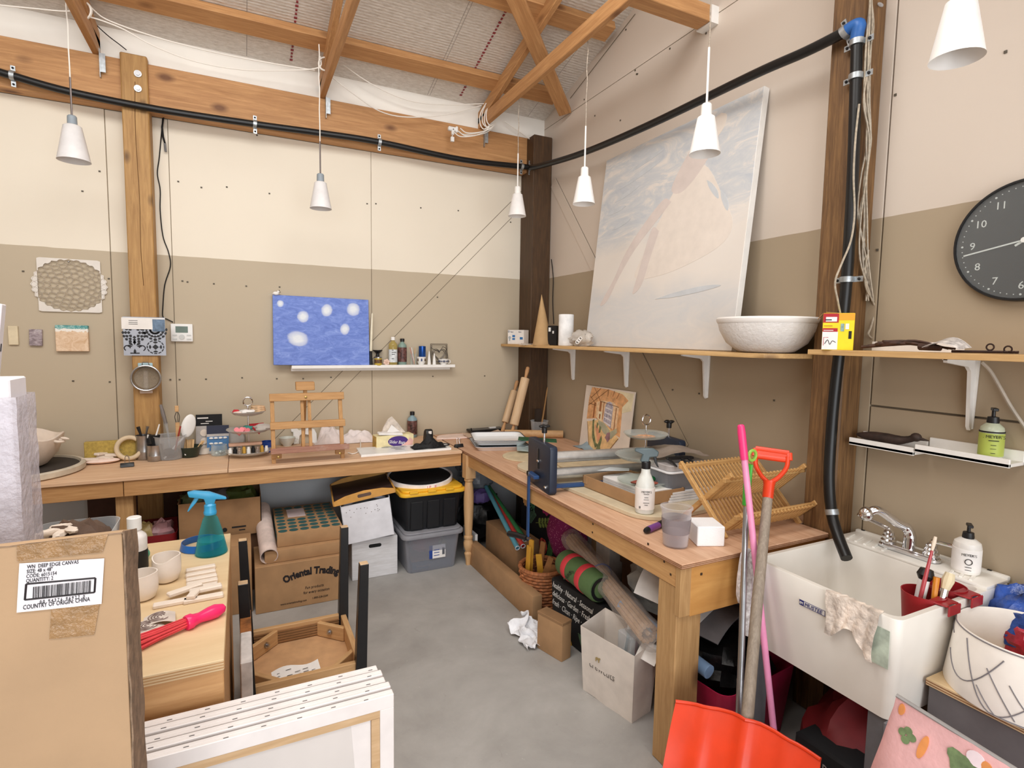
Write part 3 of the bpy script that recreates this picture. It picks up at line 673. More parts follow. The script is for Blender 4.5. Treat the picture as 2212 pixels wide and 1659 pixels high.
# white picture ledge with its row of things
a, b = onY(630, 790, 4.285), onY(983, 789, 4.285); z0 = (a.z+b.z)/2
lg = thing('picture_ledge', 'white picture ledge on the long wall below the blue cloud painting', 'shelf', ((a.x+b.x)/2, YA, z0-.03))
L2 = (b.x-a.x)/2
MB().box(-L2, L2, -.095, -.001, .018, .03).box(-L2, L2, -.1, -.088, .01, .034).build('ledge_board', WHITE, lg, bev=.002)
MB().box(-L2, L2-.02, -.03, -.001, -.012, .018).build('ledge_back', WHITE, lg, bev=.002)
ZL = z0
def onledge(px, y=4.33): p = onY(px, 790, y); return V(p.x, y, ZL)
def cloud_paint():
    m, N, L, B = newmat('cloud_painting'); v = coords(N, L); mp = coords(N, L, (5, 5, 13), (0, .5, 0))
    n = ntex(N, L, mp, 2.2, 6, .75, 1.2)
    c = ramp(N, L, n, [(.3, (82, 108, 186)), (.5, (104, 130, 206)), (.64, (128, 152, 220)), (.8, (166, 184, 228))])
    w = .68; h = .5
    for fx, fz, rx, rz in ((.075, .885, .032, .036), (.3, .71, .056, .062), (.545, .82, .055, .068), (.83, .85, .068, .072), (.735, .545, .048, .062), (.245, .385, .10, .078)):
        s = N.new('ShaderNodeMapping'); s.vector_type = 'TEXTURE'; s.inputs['Location'].default_value = ((fx-.5)*w, 0, fz*h); s.inputs['Scale'].default_value = (rx*w*1.12, 1, rz*h*1.5)
        s.inputs['Rotation'].default_value = (0, .25, 0)
        L.new(v, s.inputs[0]); sx = N.new('ShaderNodeSeparateXYZ'); L.new(s.outputs[0], sx.inputs[0])
        r2 = math_(N, L, 'SQRT', math_(N, L, 'ADD', math_(N, L, 'POWER', sx.outputs[0], 2), math_(N, L, 'POWER', sx.outputs[2], 2)))
        r2 = math_(N, L, 'ADD', r2, math_(N, L, 'MULTIPLY', math_(N, L, 'SUBTRACT', n, .5), .5))
        f = ramp(N, L, r2, [(.35, (255, 255, 255)), (.8, (200, 200, 200)), (1.0, (0, 0, 0))])
        c = mixc(N, L, f, c, mixc(N, L, n, C3((236, 238, 240)), C3((206, 216, 228))))
    L.new(c, B.inputs['Base Color']); B.inputs['Roughness'].default_value = .55; bump(N, L, B, n, .3, .004); return m
tl_, br_ = onY(586, 640, 4.315), onY(796, 789, 4.315); w = .68; h = .505
bp = one('cloud_painting', 'blue canvas painted with white clouds standing on the left of the picture ledge', 'painting', MB().box(-w/2, w/2, 0, .02, 0, h), cloud_paint(), ((tl_.x+br_.x)/2+.005, 4.30, ZL+.005), rot=(-.1, .01, 0), bev=.002)
bd = thing('bird_figurine', 'tiny white bird figurine on the top left corner of the blue cloud painting', 'figurine', onY(596, 637, 4.345)+V(0, 0, -.005))
MB().ball((0, 0, .016), .016, 12, 8, 1.35, .8, .85).ball((.016, 0, .028), .0095, 10, 6).tube([(-.014, 0, .012), (-.05, 0, .004)], [.006, .0015], 6, flat=.4).build('body', WHITE, bd)
MB().tube([(.02, 0, .034), (.024, -.002, .04)], [.004, .002], 6).tube([(.024, 0, .027), (.033, 0, .025)], [.003, .001], 6).build('beak', DARK, bd)
# the row on the ledge
cdl = thing('taper_candle', 'tall ivory taper candle in a black holder beside the blue cloud painting', 'candle', onledge(801))
MB().lathe([(.014, 0), (.012, .05), (.011, .1), (.013, .11)], 14).build('holder', BLACK, cdl)
MB().at((0, 0, .1), (0, .045, 0)).lathe([(.0105, 0), (.010, .15), (.006, .295), (.001, .305)], 14).build('wax', mat('ivory_wax', (226, 218, 194), .45), cdl)
one('black_dish', 'black flared candle dish behind the small yellow tin', 'dish', MB().lathe([(.012, 0), (.012, .09), (.022, .1), (.036, .112), (.037, .118), (.03, .116), (.018, .108)], 20), BLACK, onledge(816, 4.352))
def bottle(name, label, cat, loc, r, h, neck, m, lab=None, cap=None, capn='cap', ch=.03, cr=None, lz=(.12, .62), group=None, sx=1, sy=1, rz=0):
    t = thing(name, label, cat, loc, rz, group)
    cr = cr or neck*1.25
    MB().lathe([(r*.9, 0), (r, .006), (r, h*.78), (r*.92, h*.84), (neck*1.1, h*.93), (neck, h*.95), (neck, h)], 24, sx=sx, sy=sy).build('bottle_body', m, t)
    if cap: MB().lathe([(cr, h-.004), (cr, h+ch-.003), (cr*.85, h+ch)], 18).build(capn, cap, t)
    if lab:
        e = .0012; MB().lathe([(r+e, h*lz[0]), (r+e, h*lz[1]), (r-e, h*lz[1]), (r-e, h*lz[0]), (r+e, h*lz[0])], 24, cap=False, sx=sx, sy=sy).build('label', lab, t)
    return t
p = onledge(817, 4.305)
tn = thing('small_tin', 'small round yellow-labelled tin on the picture ledge', 'tin', p)
MB().lathe([(.028, 0), (.029, .003), (.029, .06), (.028, .062)], 24).build('tin_body', mat('tin_yellow', (186, 160, 60), .4), tn)
MB().lathe([(.0295, .056), (.0295, .064), (.027, .066)], 24).build('tin_lid', STEEL, tn)
MB().lathe([(.0295, .018), (.0295, .046)], 24, cap=False).build('label', mat('tin_band', (92, 66, 36), .5, var=.4, vs=90), tn)
fl = thing('felt_flower', 'pale pink flower ornament leaning on the picture ledge', 'ornament', onledge(835, 4.3))
for k in range(6):
    a_ = k*PI/3+.3; MB().ball((.016*math.cos(a_), 0, .024+.016*math.sin(a_)), .011, 10, 6, 1, .6, 1).build('petal', mat('blush', (226, 196, 180), .7), fl)
MB().ball((0, -.004, .024), .01, 10, 6, 1, .6, 1).build('flower_centre', mat('blush2', (214, 180, 160), .7), fl)
OIL = glass('oil_liquid', (206, 186, 112), .05, thin=.5)
t = bottle('oil_bottle', 'clear bottle of yellow oil with white cap on the picture ledge', 'bottle', onledge(849, 4.315), .033, .2, .013, OIL, mat('label_grey', (214, 220, 222), .5, var=.08, vs=60), WHITE, ch=.022)
for k, (s_, z_) in enumerate((('~~~', .118), ('~~~~~~~', .1), ('~~~~~', .085), ('~~~~', .05))): text(s_, .012, (-.018, -.0347, z_), (PI/2, 0, 0), DARK, t, sx=.8)
ART = mat('art_label', (72, 48, 44), .45, var=.8, vs=45)
GLAZE = mat('glaze_bottle', (126, 150, 140), .35)
t = bottle('glaze_bottle', 'green-grey glaze bottle with dark label and black cap on the picture ledge', 'bottle', onledge(869, 4.32), .034, .19, .014, GLAZE, ART, BLACK, ch=.02, lz=(.14, .74))
tw = thing('tool_glass', 'small glass holding thin pink and white modelling tools on the ledge', 'tool holder', onledge(893, 4.325))
MB().lathe([(.022, 0), (.024, .05), (.024, .09)], 16).build('glass_body', CLEAR, tw)
for dx, dy, mm in ((-.03, 0, mat('tool_pink', (206, 140, 132), .5)), (-.012, .01, WPLAST), (.01, -.01, PINE)): MB().tube([(.008, 0, .004), (dx, dy, .14)], .003, 6).build('tool', mm, tw)
t = thing('patterned_mug', 'white cup with brown and blue drawings under the blue roll on the ledge', 'mug', onledge(910, 4.315))
MB().lathe([(.02, 0), (.022, .004), (.034, .03), (.037, .066), (.034, .066), (.03, .03), (.004, .008)], 24).build('cup_body', WHITE, t)
for k in range(7): MB().at((0, 0, 0), (0, 0, k*.9)).cb((.0355, 0, .042), (.004, .012, .022)).build('painted_motif', mat('mot%d' % (k % 2), ((92, 70, 40), (58, 70, 110))[k % 2], .5), t, bev=.001)
one('blue_tape_roll', 'upright metallic blue cylinder standing in the patterned cup', 'roll', MB().lathe([(.027, 0), (.028, .002), (.028, .084), (.024, .086), (.022, .08), (.001, .08)], 24), mat('metal_blue', (36, 84, 164), .25, .6), onledge(912, 4.315)+V(0, 0, .066))
for px, hh, lab in ((927, .112, 'taller of the two white porcelain cones on the ledge'), (938, .095, 'shorter of the two white porcelain cones on the ledge')):
    one('porcelain_cone', lab, 'ornament', MB().lathe([(.0145, 0), (.0135, .03), (.004, hh*.95), (.001, hh)], 16), WHITE, onledge(px, 4.31), group='porcelain cones')
hf = thing('heart_cutter', 'square wire frame with a wire heart in it standing on the ledge', 'ornament', onledge(948, 4.352))
WIRED = mat('dark_wire', (92, 88, 84), .4, .7)
for q_ in (.07, .062): MB().tube([(-q_, 0, .09-q_+.0), (q_, 0, .09-q_), (q_, 0, .09+q_+.01), (-q_, 0, .09+q_+.01)], .0028, 6, closed=True).build('frame', WIRED, hf)
for s_ in (1, .8):
    hp = [(16*math.sin(u)**3*.0036*s_, -.006*s_, .085+(13*math.cos(u)-5*math.cos(2*u)-2*math.cos(3*u)-math.cos(4*u))*.0036*s_) for u in [2*PI*k/30 for k in range(30)]]
    MB().tube(hp, .0028, 6, closed=True).build('heart', WIRED, hf)
MB().tube([(-.075, -.012, .14), (0, -.012, .10), (.03, -.012, .15), (.062, -.012, .13), (.075, -.012, .05)], .0025, 6).build('loop', WIRED, hf)
def teacup(label, loc, m, r=.044, h=.048, band=None, rz=0):
    t = thing('teacup', label, 'cup', loc, rz)
    MB().lathe([(r*.5, 0), (r*.52, .006), (r*.8, h*.4), (r, h), (r*.95, h), (r*.74, h*.42), (.003, .01)], 26).build('cup_body', m, t)
    MB().torus((r*1.02, 0, h*.55), h*.3, .0035, 16, 6, 1).build('handle', m, t)
    if band:
        bb_ = MB()
        for k in range(14):
            a_ = 2*PI*k/14; bb_.at((r*.93*math.cos(a_), r*.93*math.sin(a_), h*.62), (0, 0, a_)).ball((0, 0, 0), .006 if k % 2 else .009, 8, 6, .35, 1, 1)
        bb_.build('painted_band', band, t)
    return t
teacup('white and blue patterned teacup at the right end of the picture ledge', onledge(958, 4.312), WHITE, band=mat('cup_blue', (70, 76, 98), .5))
# ================================================================ SHELVES ON THE GABLE WALL
SHELFW = wood('shelf_pine', (190, 150, 98), (216, 178, 124), 1, 5, 12, knots=1.5)
ZS = 1.602
s1 = thing('wall_shelf', 'long pine shelf on white brackets under the big pale painting', 'shelf', (2.2, 3, ZS-.021))
MB().prism([(x-2.2, y-3) for x, y in ((2.03, 4.372), (2.03, 1.67), (2.2, 1.607), (2.376, 1.607), (2.376, 4.14), (2.196, 4.14), (2.196, 4.372))], 0, .021).build('shelf_board', SHELFW, s1, bev=.0015)
ZS2 = 1.624
s2 = thing('wall_shelf', 'pine shelf right of the brown post with yellow box and driftwood bits on it', 'shelf', (2.2, 1, ZS2-.021))
MB().prism([(x-2.2, y-1) for x, y in ((2.1, 1.516), (2.1, .1), (2.376, .1), (2.376, 1.39), (2.18, 1.39), (2.18, 1.516))], 0, .021).build('shelf_board', SHELFW, s2, bev=.0015)
def bracket(parent, y, ztop, x=2.378, h=.25, arm=.2):
    o = Vector(parent.location); mb = MB()
    mb.M = Matrix.Translation((x-o.x, y-o.y, ztop-o.z))
    mb.prism([(-.004, 0), (-.004, -h), (-.012, -h-.004), (-.022, -h+.01), (-.04, -.045), (-.06, -.028), (-arm, -.012), (-arm, 0)], -.006, .006, 'xz')
    mb.prism([(0, .013), (0, -.013), (-h, -.008), (-h, .008)], -.005, 0, 'yz') if False else None
    mb.add([(-.004, -.014, 0), (-.004, .014, 0), (-.004, .009, -h), (-.004, -.009, -h), (.001, -.014, 0), (.001, .014, 0), (.001, .009, -h), (.001, -.009, -h)], [(0, 1, 2, 3), (7, 6, 5, 4), (0, 4, 5, 1), (1, 5, 6, 2), (2, 6, 7, 3), (3, 7, 4, 0)])
    mb.add([(-.0, -.014, 0), (-.0, .014, 0), (-arm, .009, 0), (-arm, -.009, 0), (-.0, -.014, -.004), (-.0, .014, -.004), (-arm, .009, -.004), (-arm, -.009, -.004)], [(0, 1, 2, 3), (7, 6, 5, 4), (0, 4, 5, 1), (1, 5, 6, 2), (2, 6, 7, 3), (3, 7, 4, 0)])
    return mb.build('shelf_bracket', WHITE, parent)
for y in (3.73, 3.05, 2.325): bracket(s1, y, ZS-.0215)
bracket(s2, 1.054, ZS2-.0215, h=.255)
def onS(px, x, z=ZS): p = onX(px, 745, x); return V(x, p.y, z)
# big pale painting leaning on the shelf
def bigpaint():
    m, N, L, B = newmat('pale_painting'); v = coords(N, L); s = N.new('ShaderNodeSeparateXYZ'); L.new(v, s.inputs[0])
    n = ntex(N, L, coords(N, L, (2, 2, 6), (0, .35, 0)), 1.6, 6, .7, 1.6)
    big = ntex(N, L, v, 1.8, 3, .6, .6)
    z = math_(N, L, 'ADD', s.outputs[2], math_(N, L, 'MULTIPLY', math_(N, L, 'SUBTRACT', big, .5), .35))
    sky = ramp(N, L, n, [(.3, (188, 194, 202)), (.5, (204, 206, 208)), (.62, (226, 220, 214)), (.8, (232, 224, 216))])
    sand = ramp(N, L, n, [(.3, (206, 207, 208)), (.6, (216, 213, 210)), (.8, (224, 219, 213))])
    f = ramp(N, L, z, [(.30, (0, 0, 0)), (.42, (255, 255, 255))])
    c = mixc(N, L, f, sand, C3((228, 221, 213))); f2 = ramp(N, L, z, [(.62, (0, 0, 0)), (.8, (255, 255, 255))])
    c = mixc(N, L, f2, c, sky)
    L.new(c, B.inputs['Base Color']); B.inputs['Roughness'].default_value = .6; return m
pg = thing('large_painting', 'large square pale painting of a faint striding figure leaning on the pine shelf', 'painting', (2.195, 2.655, ZS+.002), rot=(0, 0, -PI/2))
lean = -math.asin(.14/1.31)
pr = MB().box(-.655, .655, 0, .036, 0, 1.31).build('canvas', bigpaint(), pg, bev=.003); pr.rotation_euler = (lean, 0, 0)
pe = MB().box(.653, .6565, .001, .0355, .002, 1.308).build('white_edge', WHITE, pg); pe.rotation_euler = (lean, 0, 0)
FIGC = mat('figure_cream', (228, 218, 208), .65, var=.02); FIGP = mat('figure_pink', (216, 204, 198), .65, var=.02)
def blobpoly(pts, k=5):
    q = spline([V(a, 0, b) for a, b in pts+pts[:1]], k); return [(p.x, p.z) for p in q[:-1]]
W0 = 1.31
def pf(pts): return [((a-.5)*W0, b*W0) for a, b in pts]
for nm, mm, pts, d in (('painted_dress', FIGC, [(.66, .80), (.58, .72), (.50, .60), (.42, .46), (.36, .34), (.52, .33), (.70, .36), (.88, .42), (.93, .50), (.86, .62), (.76, .76)], .0006),
                    ('painted_leg', FIGP, [(.56, .66), (.46, .58), (.34, .48), (.24, .36), (.16, .24), (.10, .22), (.19, .34), (.26, .46), (.36, .57), (.50, .68)], .0009),
                    ('painted_leg', FIGP, [(.50, .54), (.46, .42), (.42, .30), (.36, .26), (.38, .34), (.41, .45), (.45, .56)], .0010),
                    ('painted_torso', FIGP, [(.76, .95), (.70, .92), (.62, .84), (.55, .72), (.62, .69), (.72, .76), (.80, .88)], .0009),
                    ('painted_head', FIGC, [(.80, .97), (.74, .95), (.72, .90), (.77, .87), (.82, .90), (.83, .95)], .0012)):
    o = MB().prism(blobpoly(pf(pts)), -d-.0003, -.0002, 'xz').build(nm, mm, pg, smooth=False); o.rotation_euler = (lean, 0, 0)
HAIR = mat('stroke_blue', (200, 204, 208), .65, var=.03)
for k, (x, z, L_, a_) in enumerate(((.34, .90, .34, .16), (.30, .84, .40, .2), (.22, .77, .26, .22), (.14, .70, .22, .1), (.2, .62, .2, .2), (.8, .66, .16, -.9), (.87, .6, .14, -1.1), (.72, .24, .5, .08))):
    cx, cz = (x-.5)*W0, z*W0; pts = [(-L_/2, 0), (-L_/6, .016), (L_/4, .02), (L_/2, .004), (L_/4, -.008), (-L_/5, -.01)]
    c_, s_ = math.cos(a_), math.sin(a_)
    o = MB().prism(blobpoly([(cx+a*c_-b*s_, cz+a*s_+b*c_) for a, b in pts]), -.0009-.0001*k, -.0003, 'xz').build('brush_stroke', HAIR, pg, smooth=False); o.rotation_euler = (lean, 0, 0)
# things on the first shelf
bx = thing('bulb_box', 'white light bulb box with blue panels at the left end of the pine shelf', 'box', onS(1098, 2.06)+V(.055, -.075, 0), rz=-1.1)
MB().box(-.085, .085, -.035, .035, 0, .12).build('carton', PAPER, bx, bev=.002)
for x, y, z, dx, dz in ((-.02, -.0358, .068, .028, .018), (-.02, -.0358, .044, .028, .016), (.06, -.0358, .05, .03, .02)):
    MB().cb((x, y, z), (dx, .0012, dz)).build('blue_panel', mat('print_blue', (52, 116, 178), .5, var=0), bx)
MB().at((-.062, -.0362, .055), (PI/2, 0, 0)).lathe([(.001, -.001), (.013, -.001), (.013, .0005)], 16).at((-.062, -.0362, .036)).cb((0, 0, 0), (.012, .001, .018)).build('bulb_picture', mat('print_grey', (170, 178, 184), .5, var=0), bx)
MB().at((-.072, -.0365, .106), (PI/2, 0, 0)).torus((0, 0, 0), .007, .0014, 16, 5).build('round_emblem', mat('print_navy', (40, 56, 90), .5, var=0), bx)
text('Basic', .016, (-.055, -.0356, .098), (PI/2, 0, 0), mat('print_navy', (40, 56, 90)), bx); text('Basic', .015, (.03, -.0356, .098), (PI/2, 0, 0), mat('print_navy', (40, 56, 90)), bx)
pc = thing('paper_cone', 'tall brown kraft paper cone standing on the pine shelf by the dark post', 'cone', onS(1172, 2.1))
MB().at((0, 0, .003), (.03, -.06, 0)).lathe([(.078, 0), (.040, .19), (.001, .385)], 28, cap=False).build('cone_body', mat('kraft', (186, 152, 108), .8, var=.03), pc)
MB().prism([(-.03, 0), (.10, 0), (.155, .055), (.10, .05), (.03, .012)], -.082, -.079, 'xz').build('loose_flap', mat('kraft', (186, 152, 108)), pc)
kx = thing('power_adapter', 'black box with white fittings and a cord behind the paper cone on the shelf', 'adapter', onS(1196, 2.15), rz=-1.0)
MB().box(-.04, .04, -.03, .03, 0, .15).build('case', BLACK, kx, bev=.004)
MB().cb((-.02, -.031, .12), (.018, .006, .03)).build('white_fitting', WPLAST, kx); MB().cb((.01, -.031, .10), (.012, .006, .02)).build('white_fitting', WPLAST, kx)
MB().tube(spline([(.04, 0, .05), (.09, -.02, .07), (.16, -.05, .055), (.22, -.08, .045)], 5), .004, 6).build('cord', BLKM, kx)
tr = thing('paper_towel_roll', 'white paper towel roll upright on the pine shelf', 'roll', onS(1222, 2.13))
MB().lathe([(.052, 0), (.055, .004), (.055, .224), (.053, .228), (.02, .228), (.02, .222), (.002, .222)], 28).build('paper', mat('tissue', (240, 240, 240), .85, bmp=.25, bs=160), tr)
pbg = thing('plastic_bag_roll', 'crumpled clear plastic bag with rolled paper beside the paper towel roll', 'bag', onS(1256, 2.1), rz=-.9)
MB().ball((0, 0, .055), .07, 22, 14, 1.15, .7, .78, amp=.45, seed=4, fr=2.6).build('bag', mat('film', (214, 206, 196), .22, alpha=.62, var=.05, bmp=.6, bs=45), pbg, ang=60)
for k in range(3): MB().at((.01*k-.01, -.048, .03+.012*k), (PI/2, .3*k, .2)).lathe([(.012, -.01), (.013, .03), (.009, .03), (.008, -.01), (.012, -.01)], 12, cap=False).build('paper_roll', PAPER, pbg)
one('clear_wrapper', 'crinkled clear wrapper hanging over the shelf edge by the bulb box', 'wrapper', MB().grid(8, 6, lambda u, v: ((u-.5)*.13, -.03+v*.06, .012*noise.noise(V(u*5, v*5, 1))-.025*max(0, .35-v)+.006)), mat('film', (214, 206, 196)), onS(1138, 2.045), rz=-1.3)
bw = thing('white_bowl', 'wide white dimpled bowl at the right end of the pine shelf', 'bowl', onS(1654, 2.165))
MB().lathe([(.085, 0), (.12, .006), (.172, .045), (.203, .10), (.212, .136), (.215, .15), (.212, .157), (.204, .155), (.2, .138), (.19, .1), (.158, .05), (.1, .016), (.003, .012)], 48).build('bowl_body', mat('dimpled_white', (226, 222, 218), .35, bmp=.35, bs=70, var=.02), bw)
MB().lathe([(.213, .134), (.218, .142), (.219, .153), (.213, .16), (.205, .157), (.21, .145)], 48, cap=False).build('rim_band', mat('bowl_rim', (234, 230, 226), .4, var=0), bw)
# things on the second shelf
yb = thing('baking_soda_box', 'yellow and white cardboard box with torn open top on the right shelf', 'box', onS(1816, 2.14, ZS2)+V(0, 0, 0), rz=-.98)
MB().box(-.066, .042, -.028, .028, 0, .145).build('carton', mat('box_yellow', (240, 214, 32), .5, var=.03), yb, bev=.0015)
def yprint(nm, x0, x1, z0, z1, m, k=0): MB().box(x0, x1, -.0292-.0004*k, -.0278, z0, z1).build(nm, m, yb)
PR = mat('print_red', (172, 32, 42), .5, var=0); PO = mat('print_orange', (240, 160, 40), .5, var=0)
yprint('white_panel', -.0655, -.012, .002, .072, PAPER); yprint('white_panel', -.056, -.018, .112, .13, PAPER, 2); yprint('red_panel', -.0655, -.012, .108, .144, PR); yprint('red_band', -.0655, -.014, .072, .086, PR, 1)
yprint('orange_panel', -.011, .0415, .118, .144, PO); yprint('picture', -.004, .008, .074, .104, mat('print_teal', (130, 156, 150), .5, var=.2, vs=60), 1); yprint('picture', .012, .024, .082, .104, PAPER, 1); yprint('picture', .024, .034, .045, .075, DARK, 1)
text('~~~~', .011, (-.058, -.031, .117), (PI/2, 0, 0), DARK, yb); text('~~~~~~~~~', .0075, (-.062, -.031, .076), (PI/2, 0, 0), PAPER, yb); text('~~~~~~~~~~', .006, (-.062, -.0305, .094), (PI/2, 0, 0), PR, yb)
MB().tube(spline([(-.056, -.0296, .024), (-.046, -.0296, .04), (-.038, -.0296, .022), (-.03, -.0296, .036), (-.018, -.0296, .03)], 4), .0012, 4).build('scribble', DARK, yb)
MB().tube([(-.06, -.0295, .018), (-.06, -.0295, .05), (-.044, -.0295, .05)], .0012, 4).build('scribble', mat('print_pink', (200, 120, 120), .5), yb)
MB().at((-.012, -.022, .145), (-.5, .1, 0)).box(-.045, .03, -.0, .045, 0, .0012).build('top_flap', CARD, yb); MB().at((-.066, 0, .145), (0, -.9, 0)).box(-.03, 0, -.024, .024, 0, .0012).build('top_flap', CARD, yb)
db = thing('driftwood_bundle', 'bundle of dark brown branches and wire lying on the right shelf', 'driftwood', onS(1955, 2.17, ZS2)+V(0, 0, .002))
TW = mat('dark_branch', (66, 44, 34), .7, var=.3, vs=40)
rnd = random.Random(5)
for k in range(6):
    y0 = .16-.02*k; pts = [(rnd.uniform(-.03, .03), y0, .012+.004*k), (rnd.uniform(-.03, .03), .06, .022+.006*(k % 3)), (rnd.uniform(-.02, .02), -.03, .026+.004*(k % 4)), (rnd.uniform(-.03, .03), -.10-.012*k, .012)]
    MB().tube(spline(pts, 5), [.007-.003*j/15 for j in range(16)], 6).build('branch', TW, db)
MB().tube([(-.02, -.06, .018), (-.03, -.13, .012)], [.013, .008], 8).build('branch', TW, db)
MB().tube(spline([(.02, .13, .014), (.03, .05, .03), (.02, -.02, .024), (0, -.07, .02)], 5), .004, 6).build('flex_loop', WIRE, db)
one('plastic_packet', 'clear patterned plastic packet curled up on the right shelf', 'packet', MB().grid(10, 6, lambda u, v: (-.04+.08*v, -.055*1+.11*(1-u), .004+.05*math.sin(PI*(.15+.75*u))*(.6+.4*v)), .0012), mat('packet_film', (206, 198, 194), .2, alpha=.85, var=.25, vs=40), onS(2045, 2.14, ZS2))
one('white_card', 'flat white card strip at the back of the right shelf behind the branches', 'card', MB().box(-.001, .001, -.16, .16, 0, .036), PAPER, onS(1965, 2.30, ZS2)+V(0, -.02, 0))
ir = thing('iron_rods', 'dark iron rods with ring ends lying at the far end of the right shelf', 'rod', onS(2130, 2.16, ZS2)+V(0, 0, .004))
IRON = mat('rusty_iron', (52, 34, 28), .7, .3, var=.3, vs=40)
for k, x in enumerate((-.03, -.012, .008, .02)): MB().tube([(x, .08-.01*k, .002), (x+.01, -.055-.006*k, .003)], .005, 6).build('rod', IRON, ir)
for x, y, z in ((-.02, -.02, .018), (.0, -.058, .012)): MB().torus((x, y, z), .010, .0025, 14, 6, 0).build('ring_end', IRON, ir)
cord('pale grey cable falling from the right shelf bracket to the edge of the picture', [onX(x, y, 2.36) for x, y in ((2122, 783), (2140, 802), (2160, 836), (2185, 880), (2220, 930), (2240, 950))], .0055, mat('cable_grey', (198, 190, 178), .5), 'cable')

# wall clock
ck = thing('wall_clock', 'round black wall clock with white numerals at the right edge', 'clock', (XB, .935, 2.004), rot=(0, 0, -PI/2))
R_ = .203
MB().at((0, 0, 0), (PI/2, 0, 0)).lathe([(R_*.9, .001), (R_, .006), (R_, .032), (R_*.985, .04), (R_*.955, .04), (R_*.95, .03), (R_*.95, .028)], 64, cap=False).build('case', BLACK, ck)
MB().at((0, 0, 0), (PI/2, 0, 0)).lathe([(.001, .024), (R_*.955, .024), (R_*.955, .02)], 64).build('dial', mat('dial_black', (17, 17, 18), .45, var=0), ck)
LUM = mat('numeral_white', (226, 226, 222), .5, var=0)
for n in range(1, 13):
    a_ = PI/2-n*PI/6; text(str(n), .036, (R_*.73*math.cos(a_), -.0246, R_*.73*math.sin(a_)-.013), (PI/2, 0, 0), LUM, ck, 'numeral', 'CENTER')
dt = MB()
for n in range(60):
    a_ = 2*PI*n/60; dt.at((R_*.885*math.cos(a_), -.0248, R_*.885*math.sin(a_)), (PI/2, 0, 0)).lathe([(.001, 0), (.0036 if n % 5 == 0 else .0018, 0), (.0036 if n % 5 == 0 else .0018, -.001)], 8)
stuff(dt.build('minute_dot', LUM, ck))
for nm, ang, l0, l1, w in (('minute_hand', -1.76, -.03, R_*.86, .0035), ('hour_hand', 1.0, -.03, R_*.55, .005)):
    MB().at((0, -.029 if nm == 'minute_hand' else -.027, 0), (0, ang, 0)).cb((0, 0, (l0+l1)/2), (w*1.4, .0016, l1-l0)).build(nm, LUM, ck)
MB().at((0, -.03, 0), (PI/2, 0, 0)).lathe([(.001, .004), (.009, .004), (.009, -.004)], 16).build('hub', LUM, ck)
MB().at((0, 0, 0), (PI/2, 0, 0)).lathe([(.001, .0335), (R_*.95, .0335), (R_*.95, .0325)], 48).build('glass', glass('clock_glass', (250, 252, 252), .02, thin=.03), ck)

# two white ledges right of the post
def ledge(label, x, pl, pr, zt):
    # pl, pr: picture points of the front top edge
    a, b = onX(*pl, x), onX(*pr, x); z = (a.z+b.z)/2
    t = thing('picture_ledge', label, 'shelf', (XB, (a.y+b.y)/2, z), rot=(0, 0, -PI/2), group=None); L_ = abs(a.y-b.y)/2; d = XB-x
    MB().box(-L_, L_, -d, -.001, -.028, -.016).box(-L_, L_, -d, -d+.01, -.03, 0).box(-L_, L_, -.014, -.001, -.028, .02).build('ledge_board', WHITE, t, bev=.0015)
    return t, z, a, b
t1, z1, a1, b1 = ledge('white picture ledge beside the brown post holding the dark wooden duck', 2.275, (1834, 947), (1974, 965), 0)
t2, z2, a2, b2 = ledge('white picture ledge holding the green soap bottle', 2.27, (1976, 964), (2182, 988), 0)
dk = thing('driftwood_duck', 'dark driftwood carved like a duck lying on the white ledge by the post', 'ornament', (2.325, (a1.y+b1.y)/2, z1-.015), rot=(0, 0, -PI/2))
MB().tube(spline([(-.125, 0, .025), (-.08, .004, .024), (-.02, 0, .026), (.04, -.004, .028), (.075, -.004, .036), (.098, -.004, .046)], 5), [.004, .008, .011, .014, .016, .018, .02, .021, .022, .022, .022, .022, .022, .021, .02, .019, .018, .016, .015, .014, .014, .013, .013, .013, .013, .014][:26], 12).ball((.105, -.004, .05), .018, 12, 8, 1.1, .9, .95).tube([(.115, -.004, .047), (.15, -.004, .044)], [.008, .002], 8).build('duck_body', mat('burnt_wood', (54, 40, 34), .65, var=.25, vs=30), dk)
SOAPG = mat('soap_green', (168, 186, 96), .4); SOAPL = mat('soap_label_green', (176, 190, 88), .5, var=.03)
def pump_bottle(name, label, loc, body, lab, rz, brandcol, r=.036, h=.115, words=(), sx=1.0):
    t = thing(name, label, 'bottle', loc, rz)
    MB().lathe([(r*.9, 0), (r, .005), (r, h*.78), (r*.93, h*.88), (r*.6, h*.97), (.016, h)], 28, sx=sx).build('bottle_body', body, t)
    MB().lathe([(r+.0012, h*.1), (r+.0012, h*.72), (r-.001, h*.72), (r-.001, h*.1), (r+.0012, h*.1)], 28, cap=False, sx=sx).build('label', lab, t)
    MB().lathe([(.017, h-.003), (.018, h+.004), (.016, h+.02), (.006, h+.022)], 16).build('collar', BLACK, t)
    MB().cyl((0, 0, h+.018), (0, 0, h+.045), .0055).box(-.008, .008, -.03, .01, h+.042, h+.052).build('pump_head', BLACK, t, bev=.002)
    for s_, sz, z_, c_ in words: text(s_, sz, (0, -r*1.0-.0025, h*z_), (PI/2, 0, 0), c_, t, align='CENTER')
    return t
